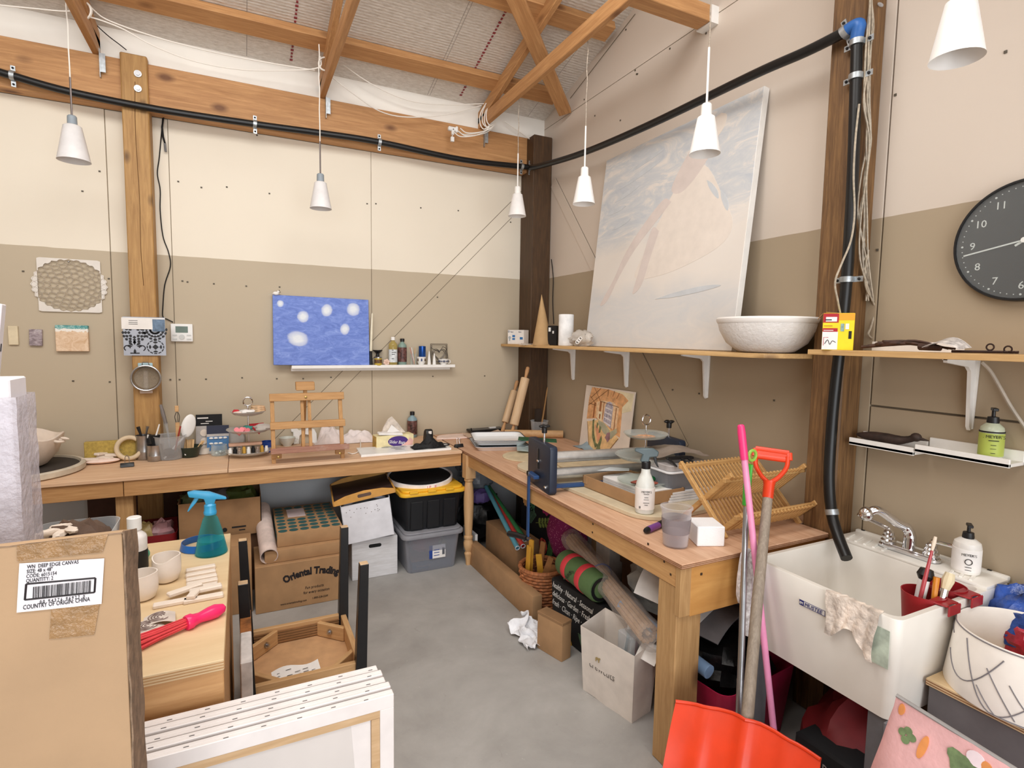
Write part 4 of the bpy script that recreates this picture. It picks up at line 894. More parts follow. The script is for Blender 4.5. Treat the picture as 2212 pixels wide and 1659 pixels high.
t = pump_bottle('soap_bottle', 'green soap bottle with black pump on the white ledge', (2.325, onX(2137, 985, 2.32).y, z2-.0155), mat('clear_green', (196, 204, 180), .25), SOAPL, -1.0, 0, .034, .125, ((". MEYER'S", .0145, .6, DARK), ('~~~~~~~', .008, .52, DARK), ('~~~~~~', .005, .4, DARK), ('~~~~~~~~', .004, .3, DARK), ('~~~~~', .005, .18, DARK)))
MB().lathe([(.0356, .092), (.0356, .097), (.034, .097), (.034, .092), (.0356, .092)], 24, cap=False).build('label_stripe', DARK, t)
# ================================================================ ON THE LONG WORKBENCH
def PA_(px, py, z=HB): return onZ(px, py, z)
CLAY = mat('bisque_clay', (226, 212, 198), .75, var=.04)
CLAYP = mat('pink_clay', (238, 214, 202), .8, var=.04)
# big bowl on a round board, left
bt_ = thing('turntable_board', 'large round dark board with pale rim under the big clay bowl', 'board', V(-1.20, 4.02, HB))
MB().lathe([(.335, 0), (.345, .006), (.345, .034), (.338, .04), (.322, .04), (.318, .026), (.001, .026)], 56).build('rim', mat('rim_pale', (206, 196, 178), .6), bt_)
MB().lathe([(.316, .0262), (.316, .028), (.001, .028)], 48).build('dark_face', mat('slate_face', (58, 52, 48), .75), bt_)
bo = thing('clay_bowl', 'large pale bisque clay bowl with a loop lug on the round dark board', 'bowl', V(-1.20, 4.04, HB+.0282))
prof = [(.10, 0), (.16, .012), (.21, .07), (.235, .14), (.242, .175), (.236, .182), (.226, .172), (.2, .08), (.15, .025), (.002, .016)]
mb = MB(); mb.lathe(prof, 48)
mb.v = [(x*(1+.03*math.sin(3*math.atan2(y, x))), y, z+(.012*math.sin(5*math.atan2(y, x)+1)*(z/.18))) for x, y, z in mb.v]; mb.build('bowl_body', CLAY, bo)
MB().at((.235, -.05, .15), (0, .2, -.3)).torus((0, 0, 0), .024, .008, 18, 8, 2).ball((.03, 0, .02), .012, 8, 6, 2, .7, .7).build('lug', CLAY, bo)
MB().ball((-.03, .06, .16), .10, 14, 8, 1.2, .8, .35, amp=.2, seed=2).build('clay_lump', CLAY, bo)
# sponge, clay bits, hearts
a, b = onY(203, 968, 4.20), onY(296, 930, 4.20)
one('foam_sponge', 'yellow-brown foam block standing against the wall behind the heart dishes', 'sponge', MB().box(-.165, .165, -.02, .02, 0, .125), mat('foam', (186, 160, 84), .95, bmp=.5, bs=220, var=.08, vs=60), V((a.x+b.x)/2, 4.22, HB), bev=.003)
ct = thing('clay_test_tiles', 'low stack of pink and white clay pieces left of the heart dishes', 'clay pieces', PA_(218, 1000))
MB().ball((0, 0, .014), .1, 24, 8, 1, .55, .16).build('pink_slab', CLAYP, ct)
for k, (x, y, z, r_) in enumerate(((-.05, -.02, .03, .3), (.02, .01, .03, -.5), (.06, .03, .04, .2), (0, .04, .05, 1.0))): MB().at((x, y, z), (.05, .1, r_)).cb((0, 0, 0), (.09, .035, .016)).build('clay_strip', CLAY, ct, bev=.004)
one('clay_ball', 'small cracked round clay ball lying on the clay pieces', 'clay ball', MB().ball((0, 0, 0), .022, 14, 9, 1, 1, .85, amp=.15, seed=9, fr=1.5), mat('clay_brown', (190, 160, 132), .8), PA_(213, 985)+V(.005, .03, .06))
def heart(s, n=36): return [(s*.0312*16*math.sin(u)**3, s*.0312*(13*math.cos(u)-5*math.cos(2*u)-2*math.cos(3*u)-math.cos(4*u))) for u in [2*PI*k/n for k in range(n)]]
hd = [('yellow pottery heart dish, middle of the stack of heart dishes', (.30, 0, -.2), .165, (226, 214, 122), .040, (.02, .02)), ('grey-green speckled heart dish on top of the stack of heart dishes', (.36, 0, .05), .145, (178, 184, 158), .064, (-.005, 0))]
hb = PA_(266, 990)
one('clay_saucer', 'shallow pale clay saucer, lowest of the stack of heart dishes', 'dish', MB().lathe([(.05, .006), (.085, .018), (.108, .03), (.11, .034), (.104, .034), (.08, .022), (.002, .014)], 30, sx=1, sy=.6), CLAY, hb+V(0, .02, .0))
for k in range(3): one('clay_strip', ('white clay strip under the left side of the heart dishes', 'white clay strip under the right side of the heart dishes', 'white clay strip poking out behind the heart dishes')[k], 'clay strip', MB().cb((0, 0, .006), (.07, .03, .012)), CLAY, hb+V((-.055, .06, .10)[k], (-.045, -.03, .04)[k], 0), rz=.3*k, bev=.003)
for lab, r_, s_, c_, z_, (dx, dy) in hd:
    t = thing('heart_dish', lab, 'dish', hb+V(dx, dy, z_+.004), rot=r_)
    mb = MB(); o_ = heart(s_*1.0, 40); 
    rings = [[(x*.55, y*.42, 0) for x, y in o_], [(x*.85, y*.62, .007) for x, y in o_], [(x, y*.72, .02) for x, y in o_], [(x*.93, y*.67, .021) for x, y in o_], [(x*.8, y*.58, .011) for x, y in o_], [(x*.02, y*.02, .006) for x, y in o_]]
    n_ = 40; mb.add([p for r__ in rings for p in r__], [(j*n_+k, j*n_+(k+1) % n_, (j+1)*n_+(k+1) % n_, (j+1)*n_+k) for j in range(5) for k in range(n_)]+[tuple(range(n_-1, -1, -1)), tuple(5*n_+k for k in range(n_))])
    mb.build('dish_body', mat('heart_%d' % int(z_*1000), c_, .45, var=.12, vs=60), t)
one('clay_ring', 'pale round clay ring leaning on the foam block behind the heart dishes', 'ring', MB().torus((0, 0, 0), .066, .014, 32, 10, 1), mat('ring_clay', (214, 194, 164), .7), V(onY(278, 950, 4.16).x, 4.165, HB+.081), rot=(-.2, 0, 0))
def binder(label, loc, rz):
    t = thing('binder_clip', label, 'clip', loc, rz)
    MB().prism([(-.016, 0), (.016, 0), (.006, .024), (-.006, .024)], -.035, .035, 'yz').build('clip_body', BLACK, t, bev=.002)
    for s in (-1, 1): MB().tube([(-.012, s*.005, .024), (-.009, s*.015, .06), (0, s*.018, .07), (.009, s*.015, .06), (.012, s*.005, .024)], .0016, 6).build('wire_handle', STEEL, t)
    return t
binder('black binder clip lying on the bench in front of the heart dishes', PA_(275, 1008), .1)
binder('black binder clip on the bench near the inside corner', PA_(991, 966), .2)
# cans with tools
def can(name, label, loc, r, h, m):
    t = thing(name, label, 'can', loc)
    MB().lathe([(r*.96, 0), (r, .003), (r, h*.3), (r*1.015, h*.32), (r, h*.34), (r, h-.003), (r*1.03, h), (r*.96, h), (r*.96, .006), (.002, .006)], 28).build('can_body', m, t)
    return t
c1 = can('tin_can', 'taller shiny tin can holding dark handled tools by the post', PA_(312, 991), .045, .155, STEEL)
c2 = can('tin_can', 'shorter shiny tin can holding a white stick, right of the taller one', PA_(336, 994), .044, .10, STEEL)
def inpot(name, label, base, pts, r, m, cat='tool', tip=None, group=None):
    t = thing(name, label, cat, base, group=group); MB().tube(pts, r, 8).build('handle', m, t)
    if tip: tip[0].build(tip[1], tip[2], t)
    return t
b1 = Vector(c1.location)+V(0, 0, .01); b2 = Vector(c2.location)+V(0, 0, .01)
inpot('modelling_tool', 'black knobbed tool standing in the taller tin can', b1, [(.01, 0, 0), (-.015, 0, .15), (-.028, 0, .20)], [.006, .007, .011], BLACK)
inpot('modelling_tool', 'short grey spatula standing in the taller tin can', b1, [(-.01, .01, 0), (.018, 0, .17), (.024, 0, .20)], [.005, .006, .01], STEEL)
inpot('modelling_tool', 'white stick leaning in the taller tin can', b1, [(-.02, -.02, 0), (.03, -.035, .15)], .005, WPLAST)
inpot('modelling_tool', 'dark wide tool standing in the shorter tin can', b2, [(0, .01, 0), (.0, .01, .10), (.0, .01, .15)], [.012, .02, .03], BLKM)
inpot('modelling_tool', 'long white stick pointing up out of the shorter tin can', b2, [(-.02, 0, 0), (.0, .0, .12), (.028, 0, .22)], [.005, .006, .004], WPLAST)
# clear tub with brushes and the white spoon
tb = thing('plastic_tub', 'tall clear plastic tub of brushes and sticks by the post', 'tub', PA_(368, 990))
MB().lathe([(.068, 0), (.07, .003), (.09, .145), (.094, .148), (.094, .153), (.088, .15), (.0685, .004), (.002, .004)], 32).build('tub_wall', CLEARP, tb)
MB().ball((.0, 0, .035), .045, 12, 8, 1.1, 1, .7, amp=.3).build('dark_contents', mat('dark_glue', (46, 42, 46), .6), tb)
tbl = Vector(tb.location)
br = thing('brush', 'brush with wide grey bristles and clear handle standing in the plastic tub', 'brush', tbl+V(0, .02, .01))
MB().tube([(0, 0, 0), (-.01, .0, .15), (-.02, 0, .22)], [.008, .012, .022], 8, flat=.5).build('handle', CLEARP, br)
MB().tube([(-.02, 0, .215), (-.035, 0, .29), (-.045, 0, .34)], [.02, .024, .016], 8, flat=.5).build('bristles', mat('bristle_grey', (128, 122, 120), .8), br)
wsx = thing('wooden_stick', 'pale wooden stick with a wire loop tip standing in the plastic tub', 'tool', tbl+V(.045, .02, .01))
MB().box(-.012, .012, -.004, .004, 0, .22).build('stick', PINE, wsx, bev=.002)
MB().tube(spline([(-.008, 0, .22), (-.014, 0, .26), (0, 0, .29), (.012, 0, .26), (.008, 0, .22)], 5), .0025, 6).build('wire_loop', WIRED, wsx); MB().cb((-.002, 0, .31), (.022, .008, .04)).build('tip', PINE, wsx, bev=.002)
inpot('paint_brush', 'thin red paint brush standing in the plastic tub', tbl+V(.02, -.02, .01), [(0, 0, 0), (.045, 0, .2)], .005, mat('brush_red', (150, 52, 44), .4), 'brush')
spn = thing('white_spoon', 'large white spoon leaning in front of the plastic tub', 'spoon', PA_(354, 993))
a, b = V(0, 0, .006), onY(402, 940, spn.location.y+.05)-Vector(spn.location)
MB().tube([a, a.lerp(b, .5), b], [.006, .0075, .009], 10).build('handle', WPLAST, spn)
c_ = onY(407, 920, spn.location.y+.055)-Vector(spn.location); d_ = (c_-b).normalized()
mb = MB(); mb.M = Matrix.Translation(c_) @ d_.to_track_quat('Z', 'Y').to_matrix().to_4x4(); mb.ball((0, 0, .0), 1, 20, 14, .012, .042, .078); mb.build('spoon_bowl', WPLAST, spn)
# green bowl of craft sticks, small bowls, jars, packs
gb = thing('green_bowl', 'small dark green bowl holding craft sticks', 'bowl', PA_(410, 986))
MB().lathe([(.045, 0), (.05, .004), (.068, .055), (.078, .068), (.074, .07), (.062, .055), (.044, .008), (.002, .006)], 28).build('bowl_body', mat('green_glaze', (38, 52, 44), .3), gb)
MB().cb((-.02, -.052, .026), (.009, .004, .011)).build('white_mark', WPLAST, gb)
gbl = Vector(gb.location)
for k in range(9):
    x = -.045+.011*k; one('craft_stick', '%s wooden craft stick from the left in the green bowl' % ('first','second','third','fourth','fifth','sixth','seventh','eighth','ninth')[k], 'stick', MB().box(-.005, .005, -.001, .001, 0, .098), mat('stick_wood', (212, 172, 120), .6), gbl+V(x*.7, .01+.012*(k % 3), .012), rot=(-.25-.05*(k % 3), .15*(k-4)/4+(.45 if k > 6 else 0), 0), group='craft sticks in the green bowl')
wp = thing('ramekin', 'small white ramekin right of the green bowl', 'bowl', PA_(440, 980))
MB().lathe([(.036, 0), (.04, .004), (.044, .04), (.046, .044), (.041, .044), (.036, .008), (.002, .006)], 24).build('ramekin_body', mat('ramekin_white', (220, 216, 208), .35), wp)
pkm = mat('blister', (196, 190, 186), .2, alpha=.8)
def pack(name, label, x, y, w, h, z=HB, dark=.3, wins=(), cardm=BLKM, tilt=-.12, lines=()):
    t = thing(name, label, 'pack', (x, y, z), rot=(tilt, 0, -.05))
    MB().box(-w/2, w/2, 0, .003, 0, h).build('backing_card', cardm, t)
    MB().box(-w/2, w/2, -.003, 0, 0, h*(1-dark)).build('blister', pkm, t, bev=.001)
    for x_, z_, r_ in wins: MB().at((x_, -.006, z_), (PI/2, 0, 0)).lathe([(.001, -.004), (r_*.8, -.004), (r_, .003)], 16).build('disc', CLAY, t)
    for s_, sz, x_, z_, c__ in lines: text(s_, sz, (x_, -.0015, z_), (PI/2, 0, 0), c__, t)
    return t
q = onY(452, 958, 4.26)
pack('craft_pack', 'tall black-headed blister pack with round discs leaning on the wall', q.x, 4.26, .16, .26, wins=((-.03, .135, .024), (-.03, .08, .022), (-.03, .03, .02)), lines=(('~~~~~~', .022, -.07, .232, PAPER), ('~~~~~~~', .014, -.05, .196, PAPER), ('~~~~~~', .014, -.02, .21, PAPER)))
BLUEP = mat('pack_blue', (60, 112, 162), .4, var=.1); NAVY = mat('pack_navy', (28, 34, 58), .5)
q = onY(471, 965, 4.2)
pk = pack('craft_pack', 'navy and blue blister pack of small white shapes in front of the black pack', q.x, 4.20, .135, .19, cardm=NAVY, wins=())
MB().box(-.066, .066, -.0042, -.003, .02, .115).build('blue_window', BLUEP, pk)
for k in range(7): MB().ball((-.04+.028*(k % 4), -.008, .105-.036*(k//4)), .010, 8, 6, 1.3, .5, .7).build('white_shape', WPLAST, pk)
jr = thing('glass_jar', 'small clear glass jar with trinkets before the blue pack', 'jar', PA_(474, 983))
MB().lathe([(.045, 0), (.05, .006), (.05, .05), (.046, .062), (.048, .07), (.045, .07), (.043, .06), (.046, .05), (.045, .008), (.002, .008)], 26).build('jar_glass', CLEAR, jr)
for k in range(5): MB().ball((.022*math.cos(k*1.3), .022*math.sin(k*1.3), .018), .009, 8, 6).build('trinket', (STEEL, WPLAST)[k % 2], jr)
gl = thing('glitter_ball', 'round glass ball half filled with pale grey and teal sand between the bowls and packs', 'ornament', PA_(449, 972)+V(0, .02, .0))
MB().lathe([(.024, 0), (.028, .004), (.02, .02), (.012, .036)], 18).build('stand', STEEL, gl)
MB().ball((0, 0, .078), .045, 22, 14).build('ball', mat('ball_pale', (206, 204, 190), .2, var=.1, vs=60), gl); MB().lathe([(.030, .044), (.042, .06), (.0458, .075), (.0458, .083), (.043, .088)], 24, cap=False).build('teal_band', mat('ball_teal', (70, 104, 112), .3, var=.3, vs=50), gl)
# three-tier stand with bits
ts = thing('tiered_stand', 'three-tier glass stand with ring handle loaded with pink and red bits left of the easel', 'stand', PA_(538, 984))
PLATE = glass('stand_glass', (226, 224, 220), .06, thin=.22)
for z, r_ in ((.01, .142), (.155, .135), (.272, .105)): MB().lathe([(.002, z), (r_*.5, z), (r_*.85, z+.01), (r_, z+.026), (r_*.985, z+.03), (r_*.84, z+.015), (r_*.5, z+.005), (.002, z+.005)], 36).build('plate', PLATE, ts)
MB().cyl((0, 0, .012), (0, 0, .335), .005).torus((0, 0, .365), .028, .0045, 24, 8, 1).build('centre_rod', CHROME, ts)
tsl = Vector(ts.location)
PINK = mat('pink_wax', (240, 134, 142), .5); REDF = mat('red_felt', (190, 42, 52), .8); TEALF = mat('teal_felt', (70, 140, 130), .8)
def bit(name, label, off, mb, m, rot=(0, 0, 0), **k): return one(name, label, 'craft piece', mb, m, tsl+V(*off), rot=rot, **k)
bit('pink_heart', 'pink heart-shaped piece on the middle tier of the stand', (-.055, -.05, .172), MB().prism(heart(.062), 0, .022), PINK, (1.0, 0, 0), bev=.006)
bit('pink_heart', 'second pink heart on the middle tier behind the first', (-.02, -.04, .17), MB().prism(heart(.05), 0, .02), PINK, (.8, .3, .4), bev=.006)
bit('red_felt_piece', 'red triangular felt on the middle tier of the stand', (.045, -.01, .175), MB().prism([(-.05, .04), (.05, .045), (.02, -.04)], 0, .012), REDF, (.9, 0, 0), bev=.002)
bit('teal_felt_piece', 'teal felt scrap on the middle tier of the stand', (-.0, .0, .19), MB().ball((0, 0, 0), .03, 10, 6, 1.2, .8, .5, amp=.4, seed=3), TEALF)
bit('grey_cloth_scrap', 'grey-white cloth scrap at the right of the middle tier', (.09, -.04, .19), MB().ball((0, 0, 0), .045, 14, 8, 1.3, .6, .55, amp=.5, seed=6), mat('grey_cloth', (190, 182, 174), .9))
bit('red_felt_piece', 'red scrap at the left of the top tier', (-.07, -.03, .302), MB().ball((0, 0, 0), .022, 10, 6, 1.1, .7, .7, amp=.4), REDF)
bit('white_scrap', 'crumpled white scrap in the middle of the top tier', (-.01, -.05, .303), MB().ball((0, 0, 0), .035, 12, 8, 1.5, .7, .4, amp=.6, seed=8), PAPER)
bit('cream_scrap', 'cream flat scrap at the front of the top tier', (-.045, -.05, .298), MB().ball((0, 0, 0), .03, 10, 6, 1.3, .7, .35, amp=.4, seed=5), CLAYP)
for k in range(3): bit('wood_slice', ('lowest', 'middle', 'topmost')[k]+' of the three thin wood slices on the top tier', (.06, .0, .296+.013*k), MB().lathe([(.048-.003*k, 0), (.05-.003*k, .006), (.048-.003*k, .012), (.002, .012)], 20), mat('slice_wood', (212, 178, 140), .7, var=.12, vs=40), (0, .05*k-.05, 0))
rnd = random.Random(11)
for k in range(9):
    x = -.11+.027*k; nm = ('white', 'black', 'steel', 'yellow')[k % 4]
    bit('paint_pot', nm+' capped mini pot, %s from the left on the lowest tier' % ('first','second','third','fourth','fifth','sixth','seventh','eighth','ninth')[k], (x, -.06+.02*(k % 2), .026), MB().lathe([(.012, 0), (.012, .03), (.009, .032), (.009, .044), (.002, .044)], 14), (WPLAST, BLACK, CHROME, mat('pot_yellow', (206, 160, 70), .4))[k % 4], group='mini pots on the lowest tier')
one('wood_plank_scrap', 'pinkish flat wood scrap lying across the mini pots on the lowest tier', 'wood scrap', MB().box(-.10, .10, -.02, .02, 0, .018), mat('scrap_wood', (196, 156, 132), .7), tsl+V(-.02, -.02, .075), rz=.06, bev=.002)
one('blue_cup', 'blue plastic cup at the right of the lowest tier beside the easel', 'cup', MB().lathe([(.03, 0), (.038, .075), (.036, .075), (.028, .004), (.002, .004)], 20), mat('cup_plastic_blue', (38, 78, 170), .35), PA_(577, 976), rot=(.05, 0, 0))
one('red_cloth', 'dark navy cloth bunched at the right of the tiered stand', 'cloth', MB().ball((0, 0, .03), .05, 14, 8, .9, .6, .9, amp=.4, seed=12), mat('navy_cloth', (36, 36, 62), .9), tsl+V(.125, .05, .06)) if False else None
sl = thing('frying_lid', 'grey round lid edge leaning behind the tiered stand', 'lid', V(onY(503, 950, 4.27).x, 4.27, HB+.082), rot=(-.2, 0, 0))
MB().torus((0, 0, 0), .078, .006, 30, 8, 1).at((0, 0, 0), (PI/2, 0, 0)).lathe([(.001, -.004), (.076, -.004), (.076, 0)], 30).build('lid_disc', mat('lid_grey', (158, 150, 142), .4, .4), sl)

# table easel
ez = thing('table_easel', 'small wooden table easel standing at the front of the long bench', 'easel', PA_(664, 993))
E0 = Vector(ez.location); EW = wood('easel_wood', (172, 124, 72), (206, 160, 104), 0, 5, 12); EWZ = wood('easel_wood_z', (172, 124, 72), (206, 160, 104), 2, 5, 12)
L_, R__, T_ = onZ(590, 1000, HB).x-E0.x, onZ(741, 985, HB).x-E0.x, .445
tl = .24
def ey(z): return -.03+tl*z       # the front frame leans back
for x in (L_+.004, R__-.012):
    MB().prism([(ey(0)-.011, 0), (ey(0)+.011, 0), (ey(.41)+.011, .41), (ey(.41)-.011, .41)], x-.012, x+.012, 'yz').build('side_rail', EWZ, ez, bev=.002)
for z, h_ in ((.385, .048), (.21, .045)):
    MB().prism([(ey(z)-.026, z), (ey(z)-.01, z), (ey(z+h_)-.01, z+h_), (ey(z+h_)-.026, z+h_)], L_-.012, R__+.012, 'yz').build('cross_bar', EW, ez, bev=.002)
for dx in (-.022, .022): MB().prism([(ey(.08), .08), (ey(.08)+.014, .08), (ey(.41)+.014, .41), (ey(.41), .41)], dx-.010, dx+.010, 'yz').build('centre_slat', EWZ, ez, bev=.001)
MB().box(L_-.015, R__+.02, -.09, .02, .075, .09).box(L_-.015, R__+.02, -.10, -.088, .07, .105).build('ledge_tray', wood('easel_stained', (150, 100, 84), (192, 146, 120), 0, 5, 9, dirt=.35), ez, bev=.002)
MB().prism([(ey(.45)-.03, .45), (ey(.45)+.02, .45), (ey(.51)+.02, .505), (ey(.51)-.03, .505)], -.058, .058, 'yz').build('top_clamp', EW, ez, bev=.004)
MB().box(-.012, .012, ey(.43)-.005, ey(.43)+.012, .42, .46).build('mast', EWZ, ez)
MB().tube([(0, .30, .01), (0, .10, .40)], .012, 6).build('rear_leg', EWZ, ez)
for x, y, z in ((0, ey(.405)-.028, .408), (R__-.03, -.04, .035), (L_+.03, -.04, .04)): MB().at((x, y, z), (PI/2, 0, 0)).lathe([(.001, .008), (.008, .006), (.008, -.002)], 12).build('brass_knob', mat('brass', (190, 160, 96), .3, .8), ez)
for x in (L_+.02, R__-.03): MB().box(x-.03, x+.03, -.045, -.02, .03, .075).build('ledge_block', EW, ez, bev=.003)
teacup('pale grey teacup standing behind the easel ledge', PA_(622, 966, HB)+V(0, .06, 0), mat('cup_grey', (206, 208, 200), .3), .058, .062, rz=-.2)
one('white_letter', 'white letter-shaped block behind the centre slats of the easel', 'letter', MB().prism([(-.09, 0), (-.09, .09), (-.105, .095), (-.105, .115), (-.06, .115), (-.05, .10), (.02, .115), (.06, .105), (.075, .07), (.08, 0), (.035, 0), (.03, .06), (-.03, .075), (-.045, .06), (-.05, 0)], -.012, .012, 'xz'), WPLAST, PA_(664, 962, HB)+V(0, .09, 0), bev=.003)
# cloths, bags box, bottle
CLOTH = mat('white_cloth', (232, 222, 220), .95, sheen=.3, bmp=.3, bs=30)
def cloth_heap(name, label, loc, rx, ry, h, m, seed, rz=0, nx=26, cat='cloth'):
    def f(u, v):
        x, y = u*2-1, v*2-1; r = math.hypot(x, y); k = max(0, 1-r**2.2)
        w = noise.noise(V(x*2.2+seed, y*2.2, seed*.7)); w2 = noise.noise(V(x*5+seed, y*5, 3))
        return (x*rx*(1+.25*noise.noise(V(x*2, y*2, seed+9))), y*ry*(1+.25*noise.noise(V(y*2, x*2, seed+4))), max(.002, h*k*(.85+.8*w+.12*w2))+.002)
    return one(name, label, cat, MB().grid(nx, nx, f, .0015), m, loc, rz)
cloth_heap('white_cloth', 'crumpled white cloth behind the right side of the easel', PA_(716, 962)+V(0, .05, 0), .11, .09, .13, CLOTH, 3)
cloth_heap('white_cloth', 'folded white towel between the easel and the yellow bag box', PA_(772, 955)+V(0, .03, 0), .15, .08, .085, CLOTH, 7)
cord('white cable curling on the bench between the easel and the white board', [PA_(x, y)+V(0, 0, z) for x, y, z in ((778, 958, .03), (779, 968, .012), (773, 978, .006), (762, 982, .006), (752, 980, .006))], .0035, CORDW, 'cable')
sb = thing('bag_box', 'yellow printed box of slider bags with papers on top', 'box', PA_(853, 968)+V(0, .05, 0), .08)
MB().box(-.14, .14, -.05, .05, 0, .095).build('carton', mat('carton_cream', (232, 218, 170), .5, var=.05, vs=20), sb, bev=.002)
MB().box(-.1408, -.1398, -.045, .045, .004, .09).build('side_print', mat('carton_gold', (178, 142, 54), .5, var=.15, vs=30), sb)
MB().at((.02, -.0506, .05), (PI/2, 0, 0)).lathe([(.001, -.0005), (.075, -.0005), (.075, .001)], 30, sx=1, sy=.5).build('logo_oval', mat('print_purple', (72, 44, 122), .5, var=0), sb)
text('Slider Bags', .033, (-.05, -.0519, .04), (PI/2, .12, 0), PAPER, sb, sx=.85, shear=.15)
MB().prism([(.03, .008), (.13, .008), (.138, .05), (.11, .072), (.085, .04)], -.0518, -.0498, 'xz').build('pink_print', mat('print_flesh', (216, 170, 160), .5, var=.1), sb)
sbl = Vector(sb.location)
one('paper_wad', 'clear and white packaging folded up on the yellow bag box', 'packaging', MB().prism([(-.09, 0), (.10, 0), (.075, .03), (.045, .075), (-.0, .13), (-.03, .11), (-.07, .05)], -.012, .012, 'xz'), mat('packaging', (206, 194, 182), .3, var=.12, vs=25, bmp=.3), sbl+V(-.0, .01, .096), rot=(-.25, 0, .1), bev=.003)
one('white_packet', 'white folded card packet lying on the front of the yellow bag box', 'packet', MB().box(-.10, .08, -.025, .025, 0, .016), PAPER, sbl+V(-.02, -.03, .097), rot=(.1, .08, .05), bev=.004)
one('white_packet', 'white paper triangle standing among the packaging on the bag box', 'packet', MB().prism([(-.05, 0), (.05, 0), (-.015, .055)], -.006, .006, 'xz'), PAPER, sbl+V(-.0, -.012, .113), bev=.002)
bottle('glaze_bottle', 'blue-grey glaze bottle with dark label standing behind the bag box', 'bottle', PA_(892, 945)+V(0, .02, 0), .039, .185, .015, mat('bottle_bluegrey', (128, 152, 160), .35), ART, BLACK, ch=.024, lz=(.14, .74))
# white board with black brush, tape dispenser, slabs, tablet
wbp = thing('white_board', 'white painted board with grey smears lying at the bench edge', 'board', (0, 0, HB))
q0, q1, q2, q3 = [PA_(*p) for p in ((780, 988), (975, 972), (962, 961), (770, 972))]
MB().prism([(p.x, p.y) for p in (q0, q1, q2, q3)], 0, .016).build('board', WPLAST, wbp, bev=.001)
sm_ = MB(); rnd = random.Random(4)
for k in range(26):
    p = PA_(*(rnd.uniform(828, 915), rnd.uniform(966, 976))); sm_.at((p.x, p.y, .0163), (0, 0, rnd.uniform(-.4, .4))).ball((0, 0, 0), rnd.uniform(.01, .028), 8, 4, 1.6, .35, .02)
stuff(sm_.build('paint_smear', mat('smear', (112, 118, 122), .6), wbp))
td = thing('tape_dispenser', 'black tape dispenser with a white square on the white board', 'dispenser', PA_(925, 955))
MB().prism([(-.045, 0), (.05, 0), (.05, .03), (.03, .085), (.0, .105), (-.03, .10), (-.045, .05)], -.028, .028, 'yz').build('body', BLACK, td, bev=.008, seg=2)
MB().cb((0, -.046, .082), (.024, .004, .022)).build('white_square', PAPER, td)
cloth_heap('black_cloth', 'bunch of black ribbon lying on the right end of the white board', PA_(925, 966, HB+.017), .12, .06, .08, mat('black_ribbon', (16, 16, 18), .7, bmp=.6, bs=60), 15)
MBk = thing('cord_loop', 'black cord loop hanging off the ribbon on the white board', 'cord', PA_(962, 962, HB+.02)); MB().tube(spline([(-.04, 0, .005), (0, .02, .01), (.03, 0, .006), (.01, -.02, .004), (-.03, -.01, .004)], 5), .004, 6).build('loop', BLACK, MBk)
one('clay_sheet', 'large pale pink clay slab drying at the back of the bench corner', 'clay slab', MB().prism(blobpoly([(-.19, -.06), (.0, -.085), (.16, -.06), (.19, .03), (.05, .09), (-.12, .07)]), 0, .014), CLAYP, PA_(985, 945), bev=.005)
one('clay_sheet', 'darker curled clay slab overlapping the pale slab at the corner', 'clay slab', MB().grid(12, 8, lambda u, v: (-.17+.34*u, -.06+.12*v, .018+.02*(2*u-1)**2*v), .007), mat('clay_tan', (196, 172, 150), .8), PA_(1045, 943), rz=.1)
one('white_card', 'small folded white card tent behind the clay slabs', 'card', MB().prism([(-.06, 0), (.07, 0), (-.01, .06)], -.004, .004, 'xz'), PAPER, PA_(985, 930)+V(0, .02, 0), rot=(-.5, 0, .2))
one('white_card', 'larger white card tent behind the black tablet', 'card', MB().prism([(-.08, 0), (.08, 0), (.0, .08)], -.004, .004, 'xz'), mat('card_grey', (214, 208, 202), .8), PA_(1015, 926)+V(0, .03, 0), rot=(-.45, 0, .1))
bk = thing('picture_frame_flat', 'thin black picture frame lying on the bench behind the clay slabs', 'frame', PA_(1052, 935)+V(0, .02, 0), .05)
MB().box(-.16, .16, -.06, .06, .018, .034).build('frame', BLACK, bk, bev=.004); MB().box(-.14, .14, -.045, .045, .034, .036).build('panel', mat('panel_grey', (92, 90, 88), .5), bk)
MB().tube([(-.16, -.05, .03), (-.165, -.05, .055)], .006, 8).build('corner_knob', BLACK, bk); MB().cb((.06, 0, .04), (.06, .02, .01)).build('label_tab', WPLAST, bk)
# rolling pins
RPM = wood('rolling_pin_wood', (206, 172, 132), (230, 200, 164), 2, 6, 10); RPH = wood('rolling_pin_handle', (190, 140, 92), (216, 170, 122), 2, 6, 10)
def rollpin(label, base, top, r, hl=.1):
    t = thing('rolling_pin', label, 'rolling pin', base, group='rolling pins'); d = Vector(top)-Vector(base); L = d.length
    t.rotation_euler = d.to_track_quat('Z', 'Y').to_euler()
    MB().lathe([(r*.9, hl), (r, hl+.005), (r, L-hl-.005), (r*.9, L-hl)], 24).build('barrel', RPM, t)
    for s in (0, 1):
        z0, z1 = (hl, 0) if s == 0 else (L-hl, L); MB().lathe([(.011, z0), (.012, z0+(z1-z0)*.2), (.017, z0+(z1-z0)*.6), (.015, z0+(z1-z0)*.92), (.006, z1)] if s else [(.006, z1), (.015, z0+(z1-z0)*.92), (.017, z0+(z1-z0)*.6), (.012, z0+(z1-z0)*.2), (.011, z0)], 14).build('handle', RPH, t)
    return t
b_ = onY(1084, 935, 4.22); b_.z = HB+.001; rollpin('left rolling pin of the two leaning beside the dark corner post', b_, onY(1118, 822, 4.33), .031, .1)
b_ = onY(1104, 940, 4.04); b_.z = HB+.001; rollpin('right and larger rolling pin of the two leaning beside the dark corner post', b_, onY(1141, 792, 4.10), .037, .1)
